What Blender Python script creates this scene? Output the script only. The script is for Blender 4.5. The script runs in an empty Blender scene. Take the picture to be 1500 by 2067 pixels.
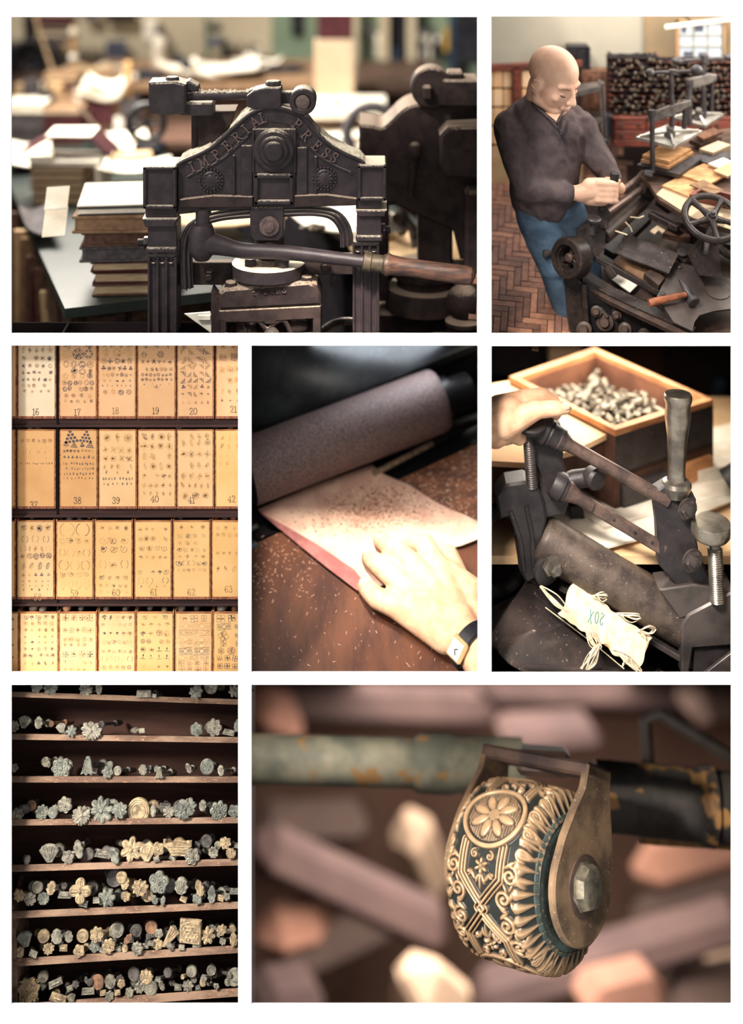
import bpy, math, random
import numpy as np
from mathutils import Vector, Matrix, noise as mnoise

# ------------------------------------------------------------------ camera, light
# A white display wall (1 px of the photograph = 1 mm at the wall plane y=0) with seven
# openings; behind each opening stands a real little scene.
D, ZC, XC = 3.0, 2.45, 0.75            # camera distance, height, x
APERTURE = 0.058
VX0, VY0, VX1, VY1 = 0, 0, 1500, 2067  # VIEW
sc = bpy.context.scene
COL = sc.collection
cam = bpy.data.cameras.new('camera'); co = bpy.data.objects.new('camera', cam); COL.objects.link(co)
co.location = (XC, -D, ZC); co.rotation_euler = (math.pi/2, 0, 0)
cam.sensor_fit = 'VERTICAL'
_h = (VY1-VY0)/1000
cam.sensor_height = 20.67; cam.lens = 20.67*D/_h
cam.shift_y = ((2067-(VY0+VY1)/2)/1000-ZC)/_h
cam.shift_x = ((VX0+VX1)/2000-XC)/_h
cam.clip_end = 100
cam.dof.use_dof = True; cam.dof.focus_distance = D+0.045
cam.dof.aperture_fstop = cam.lens*1e-3/APERTURE
sc.camera = co
sc.view_settings.view_transform = 'Standard'
sc.view_settings.look = 'None'
sc.view_settings.exposure = 0.0
sc.view_settings.gamma = 1.0
sc.view_settings.use_curve_mapping = False

wd = bpy.data.worlds.new('world'); sc.world = wd; wd.use_nodes = True
wd.node_tree.nodes['Background'].inputs[0].default_value = (1.0, 0.98, 0.95, 1)
wd.node_tree.nodes['Background'].inputs[1].default_value = 0.62
def lamp(name, kind, loc, target, power, color=(1, .9, .75), size=.3, size_y=None, spread=None):
    l = bpy.data.lights.new(name, kind); o = bpy.data.objects.new(name, l); COL.objects.link(o)
    l.energy = power; l.color = color
    if kind == 'AREA':
        l.size = size
        if size_y: l.shape = 'RECTANGLE'; l.size_y = size_y
        if spread: l.spread = spread
    elif kind != 'SUN': l.shadow_soft_size = size
    o.location = loc
    o.rotation_euler = (Vector(target)-Vector(loc)).to_track_quat('-Z', 'Y').to_euler()
    return o
sun = lamp('sun', 'SUN', (-2, -2, 5), (-2+.55, -2+.62, 5-1.0), 3.4, (1, .96, .9)); sun.data.angle = math.radians(6)

# ------------------------------------------------------------------ helpers
R = random.Random(7)
def V(*a): return Vector(a)
def P(px, py, y=0.0):
    """the point at depth y behind the wall that lies on the sight line through a wall point"""
    k = (D+y)/D
    return Vector((XC+(px/1000-XC)*k, y, ZC+((2067-py)/1000-ZC)*k))
def S(y): return (D+y)/D*0.001
def F(y):
    s = S(y)
    return lambda px, py, w=0: P(px, py, y)+Vector((0, w*s, 0))

def frame_axis(ax):
    ax = Vector(ax).normalized()
    t = Vector((0, 0, 1)) if abs(ax.z) < .9 else Vector((1, 0, 0))
    u = ax.cross(t).normalized(); v = ax.cross(u).normalized()
    return u, v, ax
def inset(poly, d):
    """2-D polygon moved inwards by d (vertex normals)"""
    n = len(poly); a = sum(poly[i][0]*poly[(i+1) % n][1]-poly[(i+1) % n][0]*poly[i][1] for i in range(n))
    sg = 1 if a > 0 else -1
    out = []
    for i in range(n):
        p0, p1, p2 = (Vector(poly[i-1]), Vector(poly[i]), Vector(poly[(i+1) % n]))
        e1, e2 = (p1-p0), (p2-p1)
        if e1.length < 1e-9 or e2.length < 1e-9: out.append(tuple(p1)); continue
        e1.normalize(); e2.normalize()
        n1, n2 = Vector((-e1.y, e1.x)), Vector((-e2.y, e2.x))
        nn = n1+n2
        if nn.length < 1e-6: nn = n1
        nn.normalize()
        k = min(1/max(nn.dot(n1), .35), 2.2)
        q = p1+nn*(sg*d*k); out.append((q.x, q.y))
    return out

class MB:
    def __init__(s): s.v = []; s.f = []
    def add(s, vs, fs):
        b = len(s.v); s.v.extend(Vector(x) for x in vs); s.f.extend(tuple(b+i for i in q) for q in fs); return s
    def box(s, c, size, rot=None, bev=0.0):
        hx, hy, hz = size[0]/2, size[1]/2, size[2]/2
        b = min(bev, hx*.9, hy*.9, hz*.9); c = Vector(c); vs = []; fs = []
        idx = {}
        if b <= 0:
            for x in (-1, 1):
                for y in (-1, 1):
                    for z in (-1, 1): idx[x, y, z] = len(vs); vs.append(Vector((x*hx, y*hy, z*hz)))
            q = lambda *k: fs.append([idx[i] for i in k])
            q((-1,-1,-1),(-1,-1,1),(-1,1,1),(-1,1,-1)); q((1,-1,-1),(1,1,-1),(1,1,1),(1,-1,1))
            q((-1,-1,-1),(1,-1,-1),(1,-1,1),(-1,-1,1)); q((-1,1,-1),(-1,1,1),(1,1,1),(1,1,-1))
            q((-1,-1,-1),(-1,1,-1),(1,1,-1),(1,-1,-1)); q((-1,-1,1),(1,-1,1),(1,1,1),(-1,1,1))
        else:
            h = (hx, hy, hz)
            for x in (-1, 1):
                for y in (-1, 1):
                    for z in (-1, 1):
                        for a in range(3):
                            p = [x*(hx-b), y*(hy-b), z*(hz-b)]; p[a] += (x, y, z)[a]*b
                            idx[x, y, z, a] = len(vs); vs.append(Vector(p))
            for a in range(3):
                o1, o2 = [k for k in range(3) if k != a]
                for sg in (-1, 1):
                    k = []
                    for p, q in ((-1,-1),(1,-1),(1,1),(-1,1)):
                        t = [0, 0, 0]; t[a] = sg; t[o1] = p; t[o2] = q; k.append(idx[tuple(t)+(a,)])
                    if (sg > 0) != (a != 1): k.reverse()
                    fs.append(k)
                # edges along axis a
                for p in (-1, 1):
                    for q in (-1, 1):
                        def g(e, ax):
                            t = [0, 0, 0]; t[a] = e; t[o1] = p; t[o2] = q; return idx[tuple(t)+(ax,)]
                        k = [g(-1, o1), g(1, o1), g(1, o2), g(-1, o2)]
                        if (p*q > 0) == (a != 1): k.reverse()
                        fs.append(k)
            for x in (-1, 1):
                for y in (-1, 1):
                    for z in (-1, 1):
                        k = [idx[x, y, z, 0], idx[x, y, z, 1], idx[x, y, z, 2]]
                        if x*y*z < 0: k.reverse()
                        fs.append(k)
        if rot is not None: vs = [rot @ v for v in vs]
        return s.add([v+c for v in vs], fs)
    def pbox(s, f, x0, y0, x1, y1, w0, w1, bev=0):
        """box given by two wall corners in the plane of f and two depths"""
        a, b = f(x0, y0, w0), f(x1, y1, w1)
        k = abs(b.x-a.x)/max(abs(x1-x0), 1e-6)
        return s.box((a+b)/2, (abs(b.x-a.x), abs(b.y-a.y), abs(b.z-a.z)), None, bev*k)
    def bar(s, a, b, w, h, up=(0, 0, 1), bev=0.0):
        """box from a to b with width w (sideways) and height h"""
        a, b = Vector(a), Vector(b); d = (b-a); L = d.length; d.normalize()
        side = d.cross(Vector(up)).normalized(); u = side.cross(d)
        M = Matrix((side, d, u)).transposed()
        return s.box((a+b)/2, (w, L, h), M, bev)
    def lathe(s, o, ax, prof, n=20, squash=None):
        """prof: (distance along ax, radius) pairs"""
        u, v, ax = frame_axis(ax); o = Vector(o); vs = []; fs = []; rows = []
        for t, r in prof:
            if r <= 1e-7: rows.append([len(vs)]); vs.append(o+ax*t)
            else:
                rows.append(list(range(len(vs), len(vs)+n)))
                for i in range(n):
                    a = 2*math.pi*i/n; vs.append(o+ax*t+u*(r*math.cos(a))+v*(r*math.sin(a)))
        for A, B in zip(rows, rows[1:]):
            if len(A) == 1 and len(B) == 1: continue
            for i in range(n):
                j = (i+1) % n
                if len(A) == 1: fs.append((A[0], B[j], B[i]))
                elif len(B) == 1: fs.append((A[i], A[j], B[0]))
                else: fs.append((A[i], A[j], B[j], B[i]))
        if len(rows[0]) > 1: fs.append(rows[0][::-1])
        if len(rows[-1]) > 1: fs.append(rows[-1])
        return s.add(vs, fs)
    def cyl(s, a, b, r0, r1=None, n=16, bev=0.0):
        a, b = Vector(a), Vector(b); L = (b-a).length; r1 = r0 if r1 is None else r1
        if bev: pr = [(0, r0-bev), (bev, r0), (L-bev, r1), (L, r1-bev)]
        else: pr = [(0, r0), (L, r1)]
        return s.lathe(a, b-a, pr, n)
    def tube(s, pts, r, n=10, caps=True, flat=1.0):
        pts = [Vector(p) for p in pts]; m = len(pts)
        rs = r if isinstance(r, (list, tuple)) else [r]*m
        vs = []; fs = []; u = None
        for i, p in enumerate(pts):
            t = (pts[min(i+1, m-1)]-pts[max(i-1, 0)]).normalized()
            if u is None: u, _, _ = frame_axis(t)
            u = (u-t*u.dot(t)).normalized(); w = t.cross(u)
            for k in range(n):
                a = 2*math.pi*k/n; vs.append(p+u*(rs[i]*math.cos(a))+w*(rs[i]*flat*math.sin(a)))
        for i in range(m-1):
            for k in range(n):
                j = (k+1) % n; fs.append((i*n+k, i*n+j, (i+1)*n+j, (i+1)*n+k))
        if caps: fs.append(tuple(range(n))[::-1]); fs.append(tuple((m-1)*n+k for k in range(n)))
        return s.add(vs, fs)
    def capsule(s, a, b, r0, r1=None, n=14, k=5):
        a, b = Vector(a), Vector(b); r1 = r0 if r1 is None else r1; L = max((b-a).length, 1e-6)
        pr = [(-r0*math.cos(math.pi/2*i/k), r0*math.sin(math.pi/2*i/k)) for i in range(k)]+[(0, r0), (L, r1)]
        pr += [(L+r1*math.sin(math.pi/2*i/k), r1*math.cos(math.pi/2*i/k)) for i in range(1, k+1)]
        pr[0] = (-r0, 0); pr[-1] = (L+r1, 0)
        return s.lathe(a, (b-a) if (b-a).length > 1e-6 else Vector((0, 0, 1)), pr, n)
    def sph(s, c, r, rot=None, n=16, m=10):
        c = Vector(c); r = r if isinstance(r, (tuple, list)) else (r, r, r); t = MB()
        t.lathe((0, 0, 0), (0, 0, 1), [(-math.cos(math.pi*i/m), math.sin(math.pi*i/m) if 0 < i < m else 0) for i in range(m+1)], n)
        vs = [Vector((v.x*r[0], v.y*r[1], v.z*r[2])) for v in t.v]
        if rot is not None: vs = [rot @ v for v in vs]
        return s.add([v+c for v in vs], t.f)
    def torus(s, c, ax, R0, r, n=32, k=10, a0=0, a1=2*math.pi, u=None):
        uu, vv, ax = frame_axis(ax); c = Vector(c)
        closed = abs(a1-a0-2*math.pi) < 1e-6; m = n if closed else n+1
        vs = []; fs = []
        for i in range(m):
            a = a0+(a1-a0)*i/n; d = uu*math.cos(a)+vv*math.sin(a)
            for j in range(k):
                b = 2*math.pi*j/k; vs.append(c+d*(R0+r*math.cos(b))+ax*(r*math.sin(b)))
        for i in range(n if closed else n):
            for j in range(k):
                i2 = (i+1) % m; fs.append((i*k+j, i2*k+j, i2*k+(j+1) % k, i*k+(j+1) % k))
        return s.add(vs, fs)
    def prism(s, pts, vec, f=None, bev=0.0, w0=0.0, back=True):
        """extrude a 2-D outline. With f: outline in px on plane f, vec = depth in px."""
        if f is not None:
            ring = lambda poly, w: [f(x, y, w) for x, y in poly]
            if bev:
                rings = [ring(inset(pts, bev), w0), ring(pts, w0+bev), ring(pts, w0+vec-bev), ring(inset(pts, bev), w0+vec)]
            else: rings = [ring(pts, w0), ring(pts, w0+vec)]
        else: rings = [[Vector(p) for p in pts], [Vector(p)+Vector(vec) for p in pts]]
        n = len(pts); vs = [v for r in rings for v in r]; fs = [tuple(range(n))]
        for k in range(len(rings)-1):
            for i in range(n):
                j = (i+1) % n; fs.append((k*n+i, (k+1)*n+i, (k+1)*n+j, k*n+j))
        if back: fs.append(tuple((len(rings)-1)*n+i for i in range(n))[::-1])
        return s.add(vs, fs)
    def grid(s, fn, nu, nv, closed_u=False):
        vs = []; fs = []; mu = nu if closed_u else nu+1
        for i in range(mu):
            for j in range(nv+1): vs.append(fn(i/nu, j/nv))
        for i in range(nu):
            for j in range(nv):
                a = i*(nv+1)+j; b = ((i+1) % mu)*(nv+1)+j; fs.append((a, b, b+1, a+1))
        return s.add(vs, fs)
    def xform(s, M, start=0):
        s.v[start:] = [M @ v for v in s.v[start:]]; return s
    def join(s, o): return s.add(o.v, o.f)
    def build(s, name, material, parent=None, sharp=0.6, origin=None):
        me = bpy.data.meshes.new(name)
        if parent is not None: off = wloc(parent)
        elif origin is not None: off = Vector(origin)
        else:
            xs = np.array([tuple(v) for v in s.v]); lo, hi = xs.min(0), xs.max(0)
            off = Vector(((lo[0]+hi[0])/2, (lo[1]+hi[1])/2, lo[2]))
        me.from_pydata([v-off for v in s.v], [], s.f); 
        fix_normals(me)
        me.polygons.foreach_set('use_smooth', [True]*len(me.polygons))
        me.set_sharp_from_angle(angle=sharp)
        if material is not None: me.materials.append(material)
        o = bpy.data.objects.new(name, me); COL.objects.link(o)
        if parent is None: o.location = off; o['_w'] = tuple(off)
        else: o.parent = parent; o['_w'] = tuple(off)
        return o
def fix_normals(me):
    import bmesh
    b = bmesh.new(); b.from_mesh(me); bmesh.ops.recalc_face_normals(b, faces=b.faces); b.to_mesh(me); b.free()
def wloc(o): return Vector(o['_w'])
def tag(o, label=None, cat=None, group=None, kind=None):
    if label: o['label'] = label
    if cat: o['category'] = cat
    if group: o['group'] = group
    if kind: o['kind'] = kind
    return o
def thing(name, label, cat, loc, group=None):
    o = bpy.data.objects.new(name, None); COL.objects.link(o); o.location = Vector(loc); o['_w'] = tuple(loc)
    o.empty_display_size = .01
    return tag(o, label, cat, group)
def dup(root, delta, label=None, group=None, rot=None, scale=None):
    """copy a thing with its parts and sub-parts, moved by delta"""
    def cp(o, par):
        c = o.copy(); COL.objects.link(c)
        if par is not None: c.parent = par
        for ch in [x for x in KIDS.get(o.name, ())]: cp(ch, c)
        return c
    c = cp(root, None); c.location = root.location+Vector(delta)
    if rot is not None: c.rotation_euler = rot
    if scale is not None: c.scale = scale
    if label: c['label'] = label
    if group: c['group'] = group
    return c
ORD = ['first', 'second', 'third', 'fourth', 'fifth', 'sixth', 'seventh', 'eighth', 'ninth', 'tenth', 'eleventh', 'twelfth', 'thirteenth', 'fourteenth', 'fifteenth', 'sixteenth', 'seventeenth', 'eighteenth', 'nineteenth', 'twentieth', 'twenty-first', 'twenty-second', 'twenty-third', 'twenty-fourth', 'twenty-fifth', 'twenty-sixth', 'twenty-seventh', 'twenty-eighth']
KIDS = {}
def note_kids(root):
    def go(o):
        KIDS[o.name] = list(o.children)
        for ch in o.children: go(ch)
    go(root)
def struct(o): o['kind'] = 'structure'; return o
def stuff(o): o['kind'] = 'stuff'; return o
def curve(pts, n=12):
    """Catmull-Rom through pts (tuples of any length)"""
    p = [np.array(q, float) for q in pts]; out = []
    for i in range(len(p)-1):
        a, b, c, d = p[max(i-1, 0)], p[i], p[i+1], p[min(i+2, len(p)-1)]
        for k in range(n):
            t = k/n; out.append(tuple(.5*((2*b)+(c-a)*t+(2*a-5*b+4*c-d)*t*t+(3*b-a-3*c+d)*t**3)))
    out.append(tuple(p[-1])); return out
def organic(mb, name, material, parent, voxel, it=6, origin=None, noise_amp=0, noise_scale=1, fn=None):
    """melt overlapping solids into one continuous skin"""
    o = mb.build(name, None, parent, origin=origin)
    r = o.modifiers.new('r', 'REMESH'); r.mode = 'VOXEL'; r.voxel_size = voxel
    if it: m = o.modifiers.new('s', 'SMOOTH'); m.factor = .5; m.iterations = it
    dg = bpy.context.evaluated_depsgraph_get(); dg.update()
    me = bpy.data.meshes.new_from_object(o.evaluated_get(dg)); o.modifiers.clear()
    old = o.data; o.data = me; bpy.data.meshes.remove(old); me.name = name
    if fn is not None:
        off = wloc(o)
        for v in me.vertices: v.co = fn(v.co+off, v.normal)-off
    me.materials.clear(); me.materials.append(material)
    me.polygons.foreach_set('use_smooth', [True]*len(me.polygons))
    return o

def clip(o, px, keep_left):
    """cut a mesh off at the dividing board through wall column px and close it"""
    import bmesh
    a, b = P(px, 1000, 0), P(px, 1000, 1); n = (b-a).cross(V(0, 0, 1)).normalized()
    if n.x < 0: n = -n
    w = wloc(o); bm = bmesh.new(); bm.from_mesh(o.data)
    r = bmesh.ops.bisect_plane(bm, geom=bm.verts[:]+bm.edges[:]+bm.faces[:], plane_co=a-w, plane_no=n, clear_outer=keep_left, clear_inner=not keep_left)
    bmesh.ops.holes_fill(bm, edges=[e for e in bm.edges if len(e.link_faces) == 1], sides=0)
    bm.to_mesh(o.data); bm.free()
    return o
def clip_plane(o, p, n):
    """keep the side of the plane that n points away from, and close the cut"""
    import bmesh
    bm = bmesh.new(); bm.from_mesh(o.data)
    bmesh.ops.bisect_plane(bm, geom=bm.verts[:]+bm.edges[:]+bm.faces[:], plane_co=Vector(p)-wloc(o), plane_no=Vector(n), clear_outer=True, clear_inner=False)
    bmesh.ops.holes_fill(bm, edges=[e for e in bm.edges if len(e.link_faces) == 1], sides=0)
    bm.to_mesh(o.data); bm.free(); return o
def clip_row(o, py, below=True):
    n = (P(900, py, 1)-P(900, py, 0)).cross(V(1, 0, 0)).normalized(); n = n if n.z > 0 else -n
    return clip_plane(o, P(900, py, 0), n if below else -n)
def clip_wall(o): return clip_plane(o, V(0, .003, 0), V(0, -1, 0))
def spot(name, loc, target, power, color, size, spread):
    return lamp(name, 'AREA', loc, target, power, color, size, None, math.radians(spread))
def fill_from_above(name, px, py, y, power, color, w, d):  # unseen area light added above the view, facing down
    slope = ((2067-py)/1000-ZC)/D
    c = P(px, py, y); return lamp(name, 'AREA', c, c+V(0, slope, -1), power, color, w, d)

# ------------------------------------------------------------------ materials
def srgb(r, g, b):
    f = lambda c: (c/255/12.92) if c/255 <= .04045 else ((c/255+.055)/1.055)**2.4
    return (f(r), f(g), f(b), 1)
MATS = {}
def mat(name, c1, c2=None, rough=.6, metal=0.0, spec=.3, scale=30, detail=6, bump=0.0, bscale=None, contrast=(.35, .65),
        speck=None, sscale=400, samt=.62, stretch=None, dust=None, damt=.55, bdist=.002, emit=None, sss=0, wave=None, coat=0):
    """c1/c2 blended by noise; speck = third colour in fine spots; dust = colour lying on upward faces"""
    m = bpy.data.materials.new(name); m.use_nodes = True; nt = m.node_tree; N = nt.nodes; L = nt.links
    b = N['Principled BSDF']; b.inputs['Roughness'].default_value = rough; b.inputs['Metallic'].default_value = metal
    b.inputs['Specular IOR Level'].default_value = spec
    if coat: b.inputs['Coat Weight'].default_value = coat; b.inputs['Coat Roughness'].default_value = .2
    tc = N.new('ShaderNodeTexCoord'); src = tc.outputs['Object']
    oi = N.new('ShaderNodeObjectInfo'); ad = N.new('ShaderNodeVectorMath'); ad.operation = 'ADD'
    ml = N.new('ShaderNodeMath'); ml.operation = 'MULTIPLY'; ml.inputs[1].default_value = 7.3
    L.new(oi.outputs['Random'], ml.inputs[0]); L.new(src, ad.inputs[0]); L.new(ml.outputs[0], ad.inputs[1]); src = ad.outputs[0]
    if stretch:
        mp = N.new('ShaderNodeMapping'); mp.inputs['Scale'].default_value = stretch; L.new(src, mp.inputs[0]); src = mp.outputs[0]
    def noise(sc_, d=detail, ro=.6):
        n = N.new('ShaderNodeTexNoise'); n.inputs['Scale'].default_value = sc_; n.inputs['Detail'].default_value = d
        n.inputs['Roughness'].default_value = ro; L.new(src, n.inputs['Vector']); return n.outputs['Fac']
    def ramp(fac, lo, hi):
        r = N.new('ShaderNodeMapRange'); r.inputs[1].default_value = lo; r.inputs[2].default_value = hi; r.interpolation_type = 'SMOOTHSTEP'
        L.new(fac, r.inputs[0]); return r.outputs[0]
    def mix(fac, a, bcol):
        x = N.new('ShaderNodeMix'); x.data_type = 'RGBA'
        L.new(fac, x.inputs[0])
        for k, q in ((6, a), (7, bcol)):
            if isinstance(q, tuple): x.inputs[k].default_value = q
            else: L.new(q, x.inputs[k])
        return x.outputs[2]
    col = c1
    if c2 is not None: col = mix(ramp(noise(scale), *contrast), c1, c2)
    if wave is not None:
        w = N.new('ShaderNodeTexWave'); w.inputs['Scale'].default_value = wave[0]; w.inputs['Distortion'].default_value = wave[1]; w.inputs['Detail'].default_value = 3
        w.bands_direction = wave[3] if len(wave) > 3 else 'X'
        L.new(src, w.inputs['Vector']); col = mix(ramp(w.outputs['Fac'], .2, .9), col, wave[2])
    if speck is not None: col = mix(ramp(noise(sscale, 2, .5), samt, samt+.06), col, speck)
    if dust is not None:
        g = N.new('ShaderNodeNewGeometry'); sp = N.new('ShaderNodeSeparateXYZ'); L.new(g.outputs['Normal'], sp.inputs[0])
        a = N.new('ShaderNodeMath'); a.operation = 'ADD'; L.new(sp.outputs['Z'], a.inputs[0])
        nz = N.new('ShaderNodeMath'); nz.operation = 'MULTIPLY_ADD'; nz.inputs[1].default_value = .7; nz.inputs[2].default_value = -.35
        L.new(noise(160, 5, .7), nz.inputs[0]); L.new(nz.outputs[0], a.inputs[1])
        col = mix(ramp(a.outputs[0], damt, damt+.3), col, dust)
    if isinstance(col, tuple): b.inputs['Base Color'].default_value = col
    else: L.new(col, b.inputs['Base Color'])
    if bump:
        bp = N.new('ShaderNodeBump'); bp.inputs['Strength'].default_value = bump; bp.inputs['Distance'].default_value = bdist
        L.new(noise(bscale or scale*4, 5, .65), bp.inputs['Height']); L.new(bp.outputs[0], b.inputs['Normal'])
    if emit: b.inputs['Emission Color'].default_value = emit[0]; b.inputs['Emission Strength'].default_value = emit[1]
    if sss: b.inputs['Subsurface Weight'].default_value = sss; b.inputs['Subsurface Radius'].default_value = (.006, .003, .002); b.inputs['Subsurface Scale'].default_value = 1
    MATS[name] = m
    return m
# ------------------------------------------------------------------ unseen fill lights added for the press scene
lamp('fill_press_back', 'AREA', P(60, -330, 1.5), P(420, 300, .8), 70, (1, .93, .82), 1.0, .6)  # unseen area light added to backlight the press
lamp('fill_press_front', 'AREA', P(-200, 60, .5), P(520, 400, .1), 1.2, (1, .92, .84), .4, .3)  # unseen area light added to fill the press front

# ------------------------------------------------------------------ the setting
M_WHITE = mat('white_paint', (.95, .95, .95, 1), rough=.9, spec=.05)
M_DARKBOARD = mat('dark_board', srgb(58, 44, 40), srgb(38, 30, 30), rough=.85, spec=.1, scale=8)
HOLES = [(24, 34, 963, 672), (992, 33, 1475, 672), (24, 696, 481, 1355), (508, 696, 964, 1355), (992, 697, 1475, 1356),
         (508, 1380, 1475, 2024), (24, 1380, 481, 2024)]
def front_wall():
    m = MB()
    xs = sorted({-500, 2000} | {h[0] for h in HOLES} | {h[2] for h in HOLES})
    ys = sorted({-250, 2500} | {h[1] for h in HOLES} | {h[3] for h in HOLES})
    solid = lambda i, j: 0 <= i < len(xs)-1 and 0 <= j < len(ys)-1 and not any(
        h[0] <= (xs[i]+xs[i+1])/2 <= h[2] and h[1] <= (ys[j]+ys[j+1])/2 <= h[3] for h in HOLES)
    T = .004
    p = lambda x, y, d: V(x/1000, d, (2067-y)/1000)
    for i in range(len(xs)-1):
        for j in range(len(ys)-1):
            if not solid(i, j): continue
            x0, x1, y0, y1 = xs[i], xs[i+1], ys[j], ys[j+1]
            for d in (-T, 0): m.add([p(x0, y0, d), p(x1, y0, d), p(x1, y1, d), p(x0, y1, d)], [(0, 1, 2, 3)])
            for (di, dj, a, b) in ((-1, 0, (x0, y0), (x0, y1)), (1, 0, (x1, y0), (x1, y1)), (0, -1, (x0, y0), (x1, y0)), (0, 1, (x0, y1), (x1, y1))):
                if not solid(i+di, j+dj): m.add([p(*a, -T), p(*b, -T), p(*b, 0), p(*a, 0)], [(0, 1, 2, 3)])
    o = struct(m.build('wall_front', M_WHITE)); return o
front_wall()
def board(name, a, b, d0, d1, material, t=.006, vertical=False):
    """dividing board behind the wall between two wall points, running back along the sight lines"""
    q = [P(*a, d0), P(*b, d0), P(*b, d1), P(*a, d1)]
    n = (q[1]-q[0]).cross(q[3]-q[0]).normalized()*t
    m = MB(); m.prism([x-n/2 for x in q], n); return struct(m.build(name, material))
board('floor', (-260, 684), (1900, 684), .002, 2.9, M_DARKBOARD)
board('floor', (-260, 1368), (1900, 1368), .002, 7.3, M_DARKBOARD)
board('floor', (-260, 2300), (1900, 2300), .002, 7.3, M_DARKBOARD)
board('wall_side', (977.5, -250), (977.5, 684), .002, 2.9, M_DARKBOARD)
board('wall_side', (494.5, 684), (494.5, 1368), .002, 1.6, M_DARKBOARD)
board('wall_side', (978, 684), (978, 1368), .002, 1.6, M_DARKBOARD)
board('wall_side', (494.5, 1368), (494.5, 2300), .002, 7.3, M_DARKBOARD)
board('wall_left', (-260, -250), (-260, 2300), .002, 7.3, M_DARKBOARD)
board('wall_right', (1900, -250), (1900, 2300), .002, 7.3, M_DARKBOARD)
# ================================================================== 1: the iron blocking press in the bindery
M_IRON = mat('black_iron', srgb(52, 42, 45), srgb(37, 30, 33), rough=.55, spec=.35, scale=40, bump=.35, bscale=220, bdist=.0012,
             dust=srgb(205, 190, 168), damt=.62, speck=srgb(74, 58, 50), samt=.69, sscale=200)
M_IRON2 = mat('dusty_iron', srgb(58, 46, 43), srgb(38, 30, 30), rough=.7, spec=.2, scale=30, bump=.3, bscale=180, dust=srgb(150, 132, 116), damt=.5)
M_IRONP = mat('plain_iron', srgb(54, 44, 47), srgb(40, 33, 36), rough=.45, spec=.35, scale=40, bump=.2, bscale=220, bdist=.001)
M_IRONLET = mat('iron_letters', srgb(104, 84, 78), srgb(70, 58, 58), rough=.5, spec=.4, scale=120)
M_RAIL = mat('black_rail', srgb(26, 24, 26), srgb(18, 17, 20), rough=.35, spec=.5, scale=20)
M_BRNST = mat('brown_steel', srgb(118, 96, 86), srgb(78, 64, 60), rough=.4, metal=.45, spec=.5, scale=30, speck=srgb(160, 140, 122), sscale=300, samt=.68)
M_STEEL = mat('worn_steel', srgb(120, 112, 106), srgb(70, 64, 62), rough=.4, metal=.7, spec=.5, scale=60)
M_GRIP = mat('worn_wood_grip', srgb(104, 70, 54), srgb(50, 36, 32), rough=.45, spec=.45, scale=50, stretch=(.5, 3, 3), bump=.2, coat=.2)
M_FERR = mat('brass_dull', srgb(92, 80, 62), srgb(58, 50, 44), rough=.5, metal=.4, spec=.4, scale=90)
M_DUST = mat('pale_dust', srgb(238, 228, 208), srgb(200, 185, 160), rough=1, spec=0, scale=140, bump=.8, bscale=400, bdist=.003)
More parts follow.
